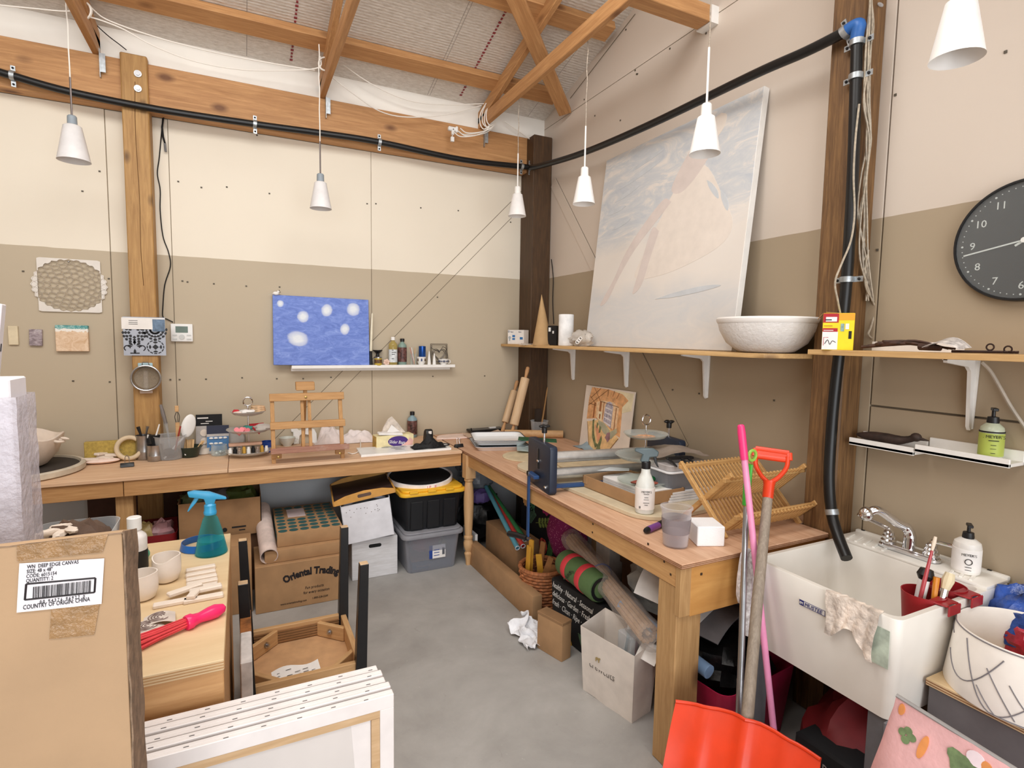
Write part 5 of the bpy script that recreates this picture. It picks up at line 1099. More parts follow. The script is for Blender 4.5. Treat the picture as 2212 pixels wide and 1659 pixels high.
a, b = PA_(1090, 936, HB+.031), PA_(1216, 938, HB+.031)
one('wooden_roller', 'handleless wooden roller lying at the back of the bench corner', 'roller', MB().tube([(0, 0, 0), b-a], .031, 24), wood('roller_wood', (196, 154, 106), (222, 184, 138), 0, 6, 10), a)
# cup with sticks in the corner
cp_ = thing('plastic_cup', 'clear ribbed plastic cup holding long sticks in the bench corner', 'cup', V(onY(1165, 915, 4.03).x, 4.03, HB))
MB().lathe([(.06, 0), (.062, .004), (.075, .12), (.078, .125), (.074, .125), (.06, .006), (.002, .006)], 28).build('cup_wall', CLEARP, cp_)
MB().box(-.02, .03, .02, .05, .006, .22).build('dark_block', mat('dark_block', (52, 40, 32), .8), cp_)
one('bamboo_strip', 'long curved bamboo strip standing in the ribbed plastic cup', 'stick', MB().tube(spline([(-.005, 0, .0), (.03, 0, .2), (.06, .0, .4)], 6), [.013]*6+[.011]*6+[.004], 8, flat=.3), wood('bamboo_z', (150, 112, 70), (190, 150, 100), 2, 6, 10), Vector(cp_.location)+V(.0, -.02, .008))
# ================================================================ ON THE BENCH BESIDE THE SINK
NAVYP = mat('press_navy', (30, 40, 58), .42, var=.05); NAVYB = mat('press_blue', (38, 70, 116), .42, var=.05)
pr_ = thing('slab_roller', 'navy metal slab roller with two steel rollers and hanging crank on the bench', 'roller press', (1.455, 2.585, HB+.002), -.14)
PLT = [(a, b+.127) for a, b in rrect(.335, .254, .022)]
MB().prism(PLT, -.02, .022, 'yz').build('end_plate', NAVYP, pr_, bev=.005, seg=2)
MB().prism(PLT, .755, .797, 'yz').build('end_plate', NAVYP, pr_, bev=.005, seg=2)
MB().box(-.0215, -.019, -.012, .012, .105, .215).build('slot', BLKM, pr_, bev=.001); MB().box(-.0218, -.0195, .011, .0135, .105, .215).build('slot_edge', STEEL, pr_)
for z in (.163, .072): MB().tube([(.022, 0, z), (.755, 0, z)], .0305, 28).build('steel_roller', mat('roller_steel', (214, 214, 212), .34, .75, var=.04, vs=30), pr_)
MB().box(.022, .755, -.12, -.09, .022, .04).box(.022, .755, .09, .12, .022, .04).build('tie_bar', NAVYB, pr_, bev=.002)
for y, z, x in ((0, .145, -.021), (-.115, .03, -.021), (-.005, .07, .755)): MB().at((x, y, z), (0, PI/2, 0)).lathe([(.001, -.007), (.010, -.006), (.011, .002)], 14).build('bolt', CHROME, pr_)
for x in (0, .775):
    MB().cyl((x, -.03, .25), (x, -.03, .31), .006).build('screw_rod', CHROME, pr_)
    mb = MB().at((x, -.03, .305)); mb.lathe([(.014, 0), (.016, .035), (.012, .042)], 16)
    for k in range(4): mb.at((x+.018*math.cos(k*PI/2), -.03+.018*math.sin(k*PI/2), .342)).ball((0, 0, 0), .015, 10, 6, 1, 1, .55)
    mb.build('clamp_knob', BLACK, pr_)
MB().box(-.055, -.022, -.03, .085, .052, .072).build('crank_hub', NAVYB, pr_, bev=.004)
MB().cyl((-.056, .072, .062), (-.046, .072, .062), .016).build('crank_bolt', CHROME, pr_)
MB().at((-.048, .07, .06)).box(-.006, .006, -.012, .012, -.375, .01).build('crank_arm', NAVYB, pr_, bev=.002)
MB().tube([(-.06, .055, -.30), (-.09, .125, -.305), (-.12, .19, -.315)], [.014, .0165, .017], 14).build('crank_handle', BLACK, pr_)
MB().cyl((-.035, .06, -.302), (-.06, .06, -.302), .008).build('handle_pin', CHROME, pr_)
# MDF board with rounded end, tilted a little
md = one('bed_board', 'thick pale board with rounded end lying under the metal roller press', 'board', MB().prism([(p[0], p[1]) for p in rrect(.50, 1.25, .15, 8)], 0, .02), mat('mdf_pale', (204, 190, 162), .7, var=.04), (1.80, 2.50, HB+.001), rz=.07, bev=.002)
edge = MB()
ZB = HB+.0215
cr = one('round_board', 'thin round beige board lying left of the metal roller press', 'board', MB().lathe([(.17, 0), (.172, .004), (.17, .008), (.001, .008)], 44), mat('beige_board', (206, 190, 158), .7), onZ(1128, 988, HB)+V(.04, 0, 0))
tr1 = thing('enamel_tray', 'lower of the two white enamel trays with dark blue rims at the bench corner', 'tray', onZ(1078, 967, HB)+V(.02, .06, 0), -.25)
def enamel(t, m_in=WHITE):
    P = rrect(.40, .40, .05); n_ = len(P); rings = []
    for s_, z_ in ((.86, 0), (.97, .028), (1.0, .03), (1.0, .033), (.95, .033), (.85, .006)): rings.append([(x*s_, y*s_, z_) for x, y in P])
    mb = MB(); mb.add([p for r_ in rings for p in r_], [(j*n_+k, j*n_+(k+1) % n_, (j+1)*n_+(k+1) % n_, (j+1)*n_+k) for j in range(5) for k in range(n_)]+[tuple(range(n_-1, -1, -1)), tuple(5*n_+k for k in range(n_))])
    mb.build('tray_body', m_in, t)
    MB().tube([(x*.99, y*.99, .0335) for x, y in P], .003, 6, closed=True).build('rim', mat('rim_navy', (34, 40, 56), .35), t)
EN = mat('enamel', (238, 240, 242), .18, var=0)
enamel(tr1, EN)
tr2 = thing('enamel_tray', 'upper white enamel tray set on top of the first', 'tray', Vector(tr1.location)+V(.01, .02, .036), -.30); enamel(tr2, EN)
MB().box(-.15, .15, -.15, .15, .009, .02).build('contents', mat('tray_dark', (56, 70, 72), .5), tr1)
one('cutting_mat', 'green mat edge sticking out beside the enamel trays under the press', 'mat', MB().box(-.15, .13, -.06, .06, 0, .006), mat('mat_green', (36, 92, 62), .5), onZ(1140, 975, HB)+V(.10, .02, .072), rot=(.0, .04, -.5))
one('glass_sheet', 'thin pale glass sheet lying below the green mat', 'sheet', MB().box(-.14, .14, -.12, .12, 0, .005), mat('glass_sheet', (186, 204, 204), .1, alpha=.8), onZ(1140, 985, HB)+V(.13, .12, .02), rot=(.03, .08, -.45))
# folded blue-grey cloth and pale board behind the rollers
one('blue_cloth', 'pale blue-grey cloth peaking up behind the steel rollers', 'cloth', MB().grid(14, 10, lambda u, v: ((u-.5)*.42, (v-.5)*.20, .005+.16*max(0, 1-abs(u-.5)*2.2)*max(0, 1-abs(v-.55)*2.2)+.012*noise.noise(V(u*4, v*4, 2))), .003), mat('cloth_bluegrey', (146, 164, 174), .9, bmp=.2, bs=60), onZ(1298, 975, HB)+V(.12, .14, .0))
one('grey_sheet', 'pale grey sheet tongue lying between the two steel rollers', 'cloth', MB().prism([(-.12, .0), (.06, .0), (.08, .05), (-.02, .08)], 0, .002), mat('cloth_pale', (196, 202, 204), .8), (1.80, 2.36, ZB+.09), rot=(.0, .02, -.3))
one('canvas_board', 'pale tan board lying on the bench behind the steel rollers', 'board', MB().box(-.25, .25, -.2, .2, 0, .012), mat('tan_board', (196, 178, 146), .8), (2.0, 2.86, ZB+.0), rz=-.14, bev=.002)
# watercolour of a vaulted room
cw = thing('room_painting', 'unframed watercolour of an orange vaulted room leaning on the gable wall', 'painting', (2.312, 3.235, HB+.002), rot=(0, 0, -PI/2))
bl, brr = onX(1252, 952, 2.28), onX(1372, 985, 2.28); wv = .585; hv = .465
def cwp(nm, mm, pts, d=0): o = MB().prism([((a-.5)*wv, (1-b)*hv) for a, b in pts], -.0012-.0004*d, -.0001, 'xz').build(nm, mm, cw, smooth=False); o.rotation_euler = (-.11, 0, 0)
o = MB().box(-wv/2, wv/2, 0, .006, 0, hv).build('paper_board', mat('paper_board', (228, 216, 204), .8, var=.04, vs=6), cw); o.rotation_euler = (-.11, 0, 0)
W1 = mat('wash_orange', (222, 168, 118), .8, var=.12, vs=24); W2 = mat('wash_ochre', (232, 196, 142), .8, var=.1, vs=20); W3 = mat('wash_brown', (160, 104, 64), .8, var=.1); W4 = mat('wash_lilac', (176, 170, 182), .8, var=.2, vs=50); W5 = mat('wash_green', (112, 120, 84), .8, var=.2, vs=40); W6 = mat('wash_sage', (176, 174, 148), .8, var=.1); W7 = mat('wash_yellow', (236, 224, 190), .8, var=.06)
cwp('wash_vault', W7, [(.62, .02), (.98, .03), (.97, .28), (.80, .34), (.7, .2)], 0)
cwp('wash_vault', W1, [(.14, .02), (.5, .02), (.78, .06), (.9, .14), (.80, .25), (.82, .70), (.68, .66), (.30, .50), (.10, .54), (.10, .20)], 1)
cwp('wash_floor', W2, [(.12, .58), (.42, .50), (.80, .72), (.60, 1.0), (.22, 1.0)], 2)
cwp('wash_wall', mat('wash_pale', (234, 198, 158), .8, var=.1, vs=30), [(.28, .24), (.42, .2), (.62, .2), (.74, .27), (.74, .62), (.5, .56), (.3, .48)], 3)
cwp('wash_arch', W4, [(.47, .27), (.50, .22), (.55, .20), (.60, .22), (.63, .27), (.63, .60), (.46, .52)], 4)
for k in range(4): cwp('wash_bar', mat('wash_paper', (226, 220, 222), .8), [(.475, .29+.075*k), (.615, .31+.08*k), (.615, .335+.08*k), (.475, .31+.075*k)], 5)
cwp('wash_column', W3, [(.35, .22), (.39, .22), (.39, .48), (.35, .46)], 4); cwp('wash_column', W3, [(.23, .26), (.26, .26), (.26, .5), (.23, .5)], 4); cwp('wash_column', W3, [(.685, .28), (.70, .28), (.70, .64), (.685, .62)], 4); cwp('wash_column', W3, [(.43, .22), (.445, .22), (.445, .5), (.43, .49)], 4)
cwp('wash_altar', W7, [(.34, .38), (.42, .38), (.42, .52), (.34, .5)], 6); cwp('wash_niche', W3, [(.365, .42), (.395, .42), (.395, .5), (.365, .49)], 7)
cwp('wash_sofa', W6, [(.36, .52), (.48, .54), (.62, .64), (.58, .72), (.50, .70), (.37, .58)], 6); cwp('wash_sofa', W6, [(.62, .66), (.74, .58), (.76, .64), (.66, .76), (.6, .72)], 6)
cwp('wash_figure', mat('wash_mauve', (150, 116, 122), .8, var=.2), [(.57, .68), (.63, .66), (.64, .76), (.60, .82), (.54, .76)], 7)
for pts in ([(.24, .54), (.27, .52), (.29, .7), (.36, .88), (.42, .9), (.36, .96), (.27, .80)], [(.34, .55), (.37, .58), (.36, .66), (.34, .64)], [(.42, .86), (.46, .74), (.48, .80), (.46, .92), (.48, .99), (.38, .98)], [(.40, .60), (.44, .62), (.43, .70), (.40, .72)]): cwp('wash_plant', W5, pts, 7)
cwp('wash_rug', mat('wash_rose', (220, 158, 122), .8, var=.1), [(.30, .60), (.36, .62), (.46, .78), (.40, .86)], 6)
ln = MB()
for (a, b) in (((.14, .2), (.34, .02)), ((.11, .32), (.5, .02)), ((.2, .02), (.36, .22)), ((.12, .16), (.28, .28)), ((.36, .22), (.74, .26)), ((.13, .58), (.24, 1.0)), ((.60, 1.0), (.80, .72)), ((.62, .03), (.60, .12)), ((.5, .03), (.50, .13)), ((.72, .05), (.68, .14)), ((.12, .28), (.28, .30))):
    p, q = V((a[0]-.5)*wv, -.0052, (1-a[1])*hv), V((b[0]-.5)*wv, -.0052, (1-b[1])*hv); ln.tube([p, q], .0016, 4)
o = ln.build('ink_line', mat('ink_brown', (120, 82, 50), .8), cw); o.rotation_euler = (-.11, 0, 0); stuff(o)
# cardboard tray with white pads and a plate, glass stand on it
ctr = thing('cardboard_tray', 'shallow open cardboard tray with dark inside holding white pads', 'box', (1.80, 2.245, ZB), .045)
MB().box(-.155, .155, -.215, .215, 0, .004).box(-.155, -.149, -.215, .215, 0, .062).box(.149, .155, -.215, .215, 0, .062).box(-.155, .155, -.215, -.209, 0, .062).box(-.155, .155, .209, .215, 0, .062).build('tray_wall', CARD, ctr)
MB().box(-.149, .149, -.209, .209, .004, .012).build('dark_liner', BLKM, ctr)
MB().box(-.1575, -.1545, .175, .205, .02, .064).build('corner_flap', CARD, ctr, bev=.001)
pd = thing('white_pad', 'stack of white rounded pads in the cardboard tray under the glass plate', 'pad', Vector(ctr.location)+V(.03, -.01, .0125), .045)
for k in range(4): MB().prism(rrect(.20, .36, .03), .012*k, .012*k+.011, 'xy').build('pad_sheet', PAPER, pd, bev=.001)
ZP = ctr.location.z+.0125+.048
gp = thing('glass_plate', 'clear glass plate with red and green bits on the white pads', 'plate', (1.83, 2.20, ZP+.001))
MB().lathe([(.002, 0), (.08, 0), (.125, .014), (.126, .018), (.078, .005), (.002, .005)], 40).build('plate_body', glass('plate_glass', (232, 236, 232), .05, thin=.08), gp)
gpl = Vector(gp.location)
one('red_clay_piece', 'red-brown flat clay piece on the glass plate', 'clay piece', MB().ball((0, 0, 0), .055, 14, 6, 1.2, .45, .22, amp=.2, seed=2), mat('red_clay', (150, 76, 60), .7), gpl+V(-.03, -.055, .017), rz=-.6)
one('green_glass_bit', 'dark green glossy bit on the glass plate', 'bead', MB().ball((0, 0, 0), .026, 12, 8, 1.3, .8, .7), mat('green_gloss', (18, 84, 44), .15), gpl+V(.012, -.04, .028), rz=-.4)
gs = thing('glass_stand', 'two-tier glass plate stand with metal ring handle behind the spray bottle', 'stand', (1.935, 2.31, ZB+.0))
GSG = glass('stand_glass2', (232, 234, 230), .05, thin=.07)
MB().lathe([(.05, 0), (.05, .006), (.01, .012), (.006, .15)], 24).build('foot', CHROME, gs)
for z, r_ in ((.152, .16), (.268, .118)): MB().lathe([(.002, z), (r_*.6, z), (r_*.86, z+.008), (r_, z+.026), (r_*.985, z+.029), (r_*.84, z+.013), (r_*.6, z+.005), (.002, z+.005)], 44).build('plate', GSG, gs)
MB().cyl((0, 0, .15), (0, 0, .338), .004).build('centre_rod', CHROME, gs)
MB().at((0, 0, .366)).torus((0, 0, 0), .027, .0042, 24, 8, 1).build('ring_handle', CHROME, gs)
MB().ball((-.02, -.01, .279), .06, 16, 6, 1.1, .8, .09, amp=.3, seed=5).build('biscuit_bits', mat('biscuit', (212, 160, 122), .8, var=.2, vs=60), gs)
# plastic box on white trays
wt = thing('white_tray_stack', 'stack of white plastic trays under the clear plastic box', 'tray', (2.015, 2.14, ZB), -.03)
for k in range(4): MB().prism(rrect(.33-.006*k, .24-.006*k, .03), .012*k, .012*k+.0105, 'xy').build('tray', mat('tray_white', (226, 226, 228), .35), wt, bev=.001)
zt_ = ZB+.049
pb_ = thing('plastic_box', 'clear plastic box with white lid edge full of brown pieces', 'box', (2.02, 2.145, zt_), -.03)
GLB = glass('box_plastic', (196, 198, 204), .15, thin=.22)
def tub(t, w, d, h, tap, m, nm='box_wall', r=.03, wall=.003, rim=None):
    P = rrect(w, d, r); n_ = len(P); rings = []
    for s_, z_ in ((tap, 0), (1, h), (1-.02, h), (tap-.02, wall)): rings.append([(x*s_, y*s_, z_) for x, y in P])
    mb = MB(); mb.add([p for q_ in rings for p in q_], [(j*n_+k, j*n_+(k+1) % n_, (j+1)*n_+(k+1) % n_, (j+1)*n_+k) for j in range(3) for k in range(n_)]+[tuple(range(n_-1, -1, -1)), tuple(3*n_+k for k in range(n_))])
    mb.build(nm, m, t)
tub(pb_, .29, .20, .085, .93, GLB)
MB().ball((.03, -.01, .04), .10, 16, 10, 1.1, .75, .4, amp=.35, seed=7).build('brown_contents', mat('brown_bits', (128, 104, 92), .8, var=.3, vs=30), pb_); MB().box(-.12, -.07, -.08, .08, .006, .075).build('dark_contents', mat('grey_bits', (70, 74, 80), .6), pb_)
MB().prism(rrect(.30, .21, .03), .085, .094, 'xy').build('lid_rim', mat('tray_white', (226, 226, 228)), pb_, bev=.002)
MB().prism(rrect(.28, .19, .03), .094, .125, 'xy').build('lid_top', mat('lid_frost', (196, 190, 188), .25, alpha=.75), pb_, bev=.004)
ptop = zt_+.126
ck2 = thing('black_clamp', 'black spring clamp lying on the clear plastic box', 'clamp', (1.965, 2.10, ptop), -.2)
MB().box(-.06, .09, -.012, .012, .018, .03).build('clamp_bar', BLACK, ck2, bev=.003)
for x in (-.05, .02, .06): MB().tube([(x, -.01, .02), (x, -.045, .012), (x+.004, -.075, .0)], [.007, .006, .004], 8).build('clamp_prong', BLACK, ck2)
one('grey_felt', 'grey-brown folded sheet lying over the back of the plastic box', 'cloth', MB().grid(14, 10, lambda u, v: ((u-.5)*.30, (v-.5)*.20, .006+.02*noise.noise(V(u*3, v*3, 1))+.03*(1-abs(2*u-1))), .003), mat('felt_grey', (140, 126, 114), .95), (2.03, 2.20, ptop+.022), rz=-.25)
# spray soap bottle
sbx = thing('soap_spray_bottle', 'translucent soap spray bottle with grey-black trigger head on the pale board', 'bottle', onZ(1398, 1109, ZB)+V(0, .02, 0), -.55)
MB().lathe([(.038, 0), (.042, .004), (.043, .02), (.043, .115), (.04, .14), (.03, .165), (.021, .185), (.019, .21), (.017, .215)], 32).build('bottle_body', mat('soap_body', (226, 228, 222), .25, alpha=.85), sbx)
MB().lathe([(.0442, .022), (.0442, .12), (.0425, .12), (.0425, .022), (.0442, .022)], 32, cap=False).build('label', PAPER, sbx)
GREYB = mat('trigger_grey', (84, 98, 102), .4)
MB().lathe([(.02, .205), (.021, .21), (.021, .235), (.016, .24)], 20).build('collar', BLACK, sbx)
MB().prism([(-.028, .236), (-.018, .27), (-.055, .285), (-.05, .298), (.03, .30), (.055, .285), (.05, .262), (.015, .258), (.012, .236)], -.012, .012, 'xz').build('spray_head', GREYB, sbx, bev=.004)
MB().prism([(.03, .262), (.045, .262), (.05, .23), (.058, .212), (.05, .214), (.038, .235)], -.007, .007, 'xz').build('trigger', BLACK, sbx, bev=.002)
for s_, sz, z_ in (("MEYER'S", .013, .102), ('~~~~~~~~', .006, .095), ('~~~~~~', .006, .08), ('~~~~~~~~~', .005, .07), ('~~~~~~~~~', .006, .055), ('~~~~~', .006, .045)): text(s_, sz, (0, -.0452, z_), (PI/2, 0, 0), DARK, sbx, align='CENTER')
bcm = MB()
for k in range(9): bcm.box(-.03+.003*k, -.0285+.003*k+.0006*(k % 3), -.0375, -.0355, .028, .038)
stuff(bcm.build('barcode', DARK, sbx))
# deli cup, foam, marker
dc = thing('deli_cup', 'clear plastic deli cup half full of cloudy water at the bench end', 'cup', onZ(1476, 1186, HB)+V(0, .045, 0))
MB().lathe([(.046, 0), (.049, .004), (.058, .14), (.0585, .15), (.0635, .152), (.0635, .158), (.058, .16), (.056, .142), (.047, .006), (.002, .006)], 36).build('cup_wall', glass('cup_plastic', (240, 238, 240), .08, thin=.02, tint=.5), dc)
MB().lathe([(.0465, .007), (.0495, .055), (.0495, .056), (.002, .056)], 32).build('cloudy_water', glass('cloudy_water', (216, 206, 206), .1, thin=.25), dc)
MB().lathe([(.0535, .056), (.0572, .115), (.0566, .115), (.0528, .056)], 32, cap=False).build('grey_film', mat('grey_film', (150, 140, 144), .5, alpha=.5), dc)
one('foam_block', 'white foam block beside the deli cup at the bench end', 'foam block', MB().box(-.055, .055, -.06, .06, 0, .08), mat('white_foam', (244, 244, 246), .8, bmp=.2, bs=200, var=.01), onZ(1535, 1182, HB)+V(.028, .058, .0005), rz=-.41, bev=.003)
mkx = thing('purple_torch', 'purple and black torch lying on the bench before the deli cup', 'torch', onZ(1412, 1146, HB)+V(0, 0, .0145), rot=(0, 0, .32))
MB().at((0, 0, 0), (0, PI/2, 0)).lathe([(.0135, -.045), (.0145, -.04), (.0145, .035), (.013, .04)], 20).build('barrel', mat('purple_plastic', (122, 70, 142), .35), mkx)
MB().at((0, 0, 0), (0, PI/2, 0)).lathe([(.002, -.072), (.008, -.07), (.012, -.06), (.0135, -.045)], 20).lathe([(.0145, .038), (.0155, .05), (.0155, .085), (.0135, .088)], 20).build('cap_end', BLACK, mkx)
MB().at((0, 0, 0), (0, PI/2, 0)).lathe([(.0135, .086), (.014, .10), (.012, .105)], 20).build('tail', mat('purple_dark', (72, 40, 96), .35), mkx)
# bamboo dish rack
BAM = wood('bamboo', (186, 140, 84), (216, 174, 114), 1, 6, 8); BAMX = wood('bamboo_x', (186, 140, 84), (216, 174, 114), 0, 6, 10)
dr = thing('dish_rack', 'folding bamboo dish rack on the bench against the brown post', 'dish rack', (1.78, 1.74, HB))
X0, X1 = 0.0, .455
K = dict(tb=(.14, .262), c=(0, .131), ff=(-.138, .0), uf=(-.138, .266), bf=(.135, .0), lc=(-.115, .035), lf=(-.20, .115))
def bar(mb, x0, x1, a, b, t=.007, off=0):
    a, b = Vector(a), Vector(b); d = (b-a).normalized(); n_ = Vector((-d.y, d.x)); a2, b2 = a+n_*off, b+n_*off
    vs = [(x, p.x+s*n_.x*t, p.y+s*n_.y*t) for x in (x0, x1) for p, s in ((a2, -1), (a2, 1), (b2, 1), (b2, -1))]
    return mb.add(vs, [(0, 1, 2, 3), (7, 6, 5, 4), (0, 4, 5, 1), (1, 5, 6, 2), (2, 6, 7, 3), (3, 7, 4, 0)])
for x in (X0, X1):
    bar(MB(), x-.008, x+.008, K['tb'], K['ff'], .011).build('cross_leg', BAM, dr, bev=.002)
    bar(MB(), x+.010, x+.026, K['uf'], K['bf'], .011).build('cross_leg', BAM, dr, bev=.002)
    bar(MB(), x+.010, x+.026, K['lc'], K['lf'], .011).build('lower_arm', BAM, dr, bev=.002)
def rail(a, off=0): p = Vector(a); return MB().box(X0-.012, X1+.03, p.x-.008, p.x+.008, p.y-.009, p.y+.009).build('rail', BAMX, dr, bev=.002)
for key in ('c', 'lc'): rail(K[key])
for a, t_ in ((K['tb'], .94), (K['uf'], .9)): rail((a[0]*t_, K['c'][1]+(a[1]-K['c'][1])*t_-.012))
rail((K['lf'][0]*.95, K['lf'][1]-.012))
slots = [X0+.022+.0218*k for k in range(20)]
proto = {}
for nm, a, b in (('back', (.006, .139), K['tb']), ('front', (-.006, .139), K['uf']), ('lower', (-.004, .124), (-.112, .024)), ('arm', (-.118, .038), K['lf'])):
    for x in slots:
        if nm not in proto: o = bar(MB(), -.004, .004, a, b, .0045, .011 if nm in ('front', 'arm') else -.011 if nm == 'back' else .008).build('slat', BAM, dr); proto[nm] = o
        else: o = proto[nm].copy(); COL.objects.link(o)
        o.location = (x, 0, 0)
# ================================================================ SINK CORNER
SINKW = mat('sink_plastic', (232, 228, 220), .38, var=.02, vs=5)
sk = thing('utility_sink', 'white plastic laundry sink on grey legs beside the workbench end', 'sink', (2.05, 1.19, 0))
zr = .835
def rr2(x0, x1, y0, y1, r, z, n=5): return [(p[0]+(x0+x1)/2, p[1]+(y0+y1)/2, z) for p in rrect(x1-x0, y1-y0, r, n)]
rings = [rr2(-.30, .30, -.272, .215, .03, .50), rr2(-.325, .32, -.290, .238, .03, .74), rr2(-.327, .325, -.294, .24, .03, zr-.004), rr2(-.325, .325, -.292, .238, .03, zr), rr2(-.308, .17, -.276, .222, .035, zr), rr2(-.305, .168, -.273, .219, .035, zr-.006), rr2(-.285, .15, -.255, .20, .05, .53), rr2(-.1, .0, -.05, .02, .02, .522)]
mb = MB(); n_ = len(rings[0]); mb.add([p for r_ in rings for p in r_], [(j*n_+k, j*n_+(k+1) % n_, (j+1)*n_+(k+1) % n_, (j+1)*n_+k) for j in range(len(rings)-1) for k in range(n_)]+[tuple(range(n_-1, -1, -1)), tuple((len(rings)-1)*n_+k for k in range(n_))])
mb.build('tub', SINKW, sk, ang=40)
MB().box(.168, .325, -.292, .238, zr-.002, zr+.012).box(.305, .326, -.292, .238, zr, zr+.022).build('faucet_deck', SINKW, sk, bev=.005, seg=2)
rb = MB()
for k in range(5): rb.at((.215, .20-.035*k, zr+.013), (0, 0, .25)).cb((0, 0, 0), (.085, .012, .008))
for k in range(3): rb.at((.215, -.17-.03*k, zr+.013), (0, 0, .25)).cb((0, 0, 0), (.085, .012, .008))
stuff(rb.at().build('deck_rib', SINKW, sk, bev=.003))
ph = MB()
for y in (-.235, .21): ph.cb((.315, y, zr+.0225), (.009, .012, .004))
stuff(ph.build('screw_cap', BLACK, sk))
LEGG = mat('leg_grey', (112, 112, 116), .6)
for x, y in ((-.285, .20), (-.285, -.235), (.28, .20), (.28, -.235)):
    MB().prism([(-.035, -.004), (.035, -.004), (.035, .004), (-.027, .004), (-.027, .03), (-.035, .03)], 0, .50).build('leg', LEGG, sk, loc=(x, y, 0), rot=(0, 0, 0 if y > 0 else PI/2), bev=.002)
dec = thing('sink_decal', 'x', 'x') if False else None
a = onX(1755, 1312, 1.722); MB().box(-.0022, -.0005, -.048, .048, -.010, .010).build('logo_label', mat('decal_white', (226, 222, 218), .4, var=0), sk, loc=(a.x-2.05+.0, a.y-1.19, a.z), rot=(0, -.055, 0))
dc_ = MB()
for y0, y1, z0, z1 in ((-.047, .047, .0085, .0098), (-.047, .047, -.0098, -.0085), (-.047, -.0455, -.0098, .0098), (.0455, .047, -.0098, .0098), (.030, .0455, -.008, .008)): dc_.box(-.003, -.002, y0, y1, z0, z1)
stuff(dc_.build('logo_print', mat('decal_navy', (44, 48, 110), .4, var=0), sk, loc=(a.x-2.05, a.y-1.19, a.z), rot=(0, -.055, 0)))
text('MUSTEE', .018, (a.x-2.05-.004, a.y-1.19+.027, a.z-.0065), (PI/2, 0, -PI/2), mat('decal_navy', (44, 48, 110)), sk, shear=.2)
text('EM', .012, (a.x-2.05-.004, a.y-1.19+.045, a.z-.0045), (PI/2, 0, -PI/2), PAPER, sk, sx=.8)
MB().box(-.0012, .0, -.03, .03, -.06, .06).build('green_stain', mat('stain_green', (186, 200, 184), .6, var=.15, vs=20), sk, loc=(-.3275, -.24, .735), rot=(0, -.03, 0))
# faucet
fc = thing('faucet', 'chrome two-handle faucet with swing spout on the back of the sink', 'faucet', (2.29, 1.18, zr+.0125))
P = rrect(.055, .215, .026); MB().prism(P, 0, .016).prism([(x*.85, y*.95) for x, y in P], .016, .022).build('base_plate', CHROME, fc, bev=.003)
for s in (-1, 1):
    o = MB().at((0, s*.075, 0)).lathe([(.026, .02), (.027, .03), (.021, .036), (.023, .046), (.018, .052), (.019, .062), (.012, .07), (.004, .074)], 20).build('valve', CHROME, fc)
    MB().tube(spline([(0, s*.075, .066), (-.0, s*.085, .076), (-.03 if s > 0 else -.005, s*.085+(.05 if s > 0 else -.06), .082 if s < 0 else .098), (-.06 if s > 0 else .0, s*.085+(.08 if s > 0 else -.09), .078 if s < 0 else .115)], 5), [.010]*6+[.008]*6+[.007]*4, 10).build('lever', CHROME, fc)
q1 = onX(1875, 1108, 2.13)-Vector(fc.location)
MB().tube(spline([(0, 0, .02), (0, 0, .07), (-.012, .006, .10), (-.05, .022, .122), q1+V(.03, -.02, .012), q1], 7), [.021]*8+[.019]*8+[.017]*8+[.016]*12, 14).build('spout', CHROME, fc)
MB().ball(q1+V(-.004, .004, -.004), .026, 18, 12, .95, .95, 1.05).build('spout_end', CHROME, fc)
t = pump_bottle('soap_bottle', 'white pump bottle of hand soap on the back of the sink', (2.295, onX(2085, 1236, 2.295).y, zr+.0125), mat('soap_white', (226, 222, 216), .35), PAPER, -1.0, 0, .041, .125, (("MEYER'S", .012, .56, DARK), ('~~~~~~', .006, .24, DARK), ('~~~~~~~', .005, .16, DARK)))
MB().at((0, -.0435, .05), (PI/2, 0, 0)).torus((0, 0, 0), .010, .0012, 20, 5).build('round_emblem', DARK, t)
# red double caddy with brushes
REDP = mat('caddy_red', (150, 28, 34), .45, var=.06)
cdd = thing('sink_caddy', 'red double plastic cup caddy hooked over the right rim of the sink', 'caddy', (2.055, .917, zr))
for x, r_ in ((-.075, .062), (.058, .058)):
    MB().at((x, .05, 0)).lathe([(r_*.8, -.13), (r_*.97, -.005), (r_, .012), (r_*.95, .012), (r_*.76, -.126), (.002, -.126)], 28).build('cup', REDP, cdd)
    MB().prism([(x-.042, .02), (x+.042, .02), (x+.034, -.035), (x+.02, -.035), (x+.012, -.028), (x-.012, -.028), (x-.02, -.035), (x-.034, -.035)], .0025, .008).box(x-.034, x+.034, -.041, -.035, -.025, .008).build('hook', REDP, cdd, bev=.003)
cdl_ = Vector(cdd.location)+V(-.075, .05, -.12)
def brush_(name, label, pts, r, m, tipm=None, tip=None, cat='brush'):
    t = thing(name, label, cat, cdl_); MB().tube(pts, r, 10).build('handle', m, t)
    if tip: MB().tube(tip, [r*1.0 if not hasattr(r, '__len__') else r[-1], (r if not hasattr(r, '__len__') else r[-1])*1.5, (r if not hasattr(r, '__len__') else r[-1])*1.1], 10).build('bristles', tipm, t)
brush_('paint_brush', 'thin clear and red brush standing tallest in the red caddy', [(-.02, .01, .02), (-.0, -.0, .17), (.02, -.005, .27)], [.006, .0065, .004], mat('clear_red', (178, 70, 76), .2), mat('tip_pale', (226, 210, 190), .6), [(.02, -.005, .27), (.026, -.006, .295), (.03, -.007, .315)])
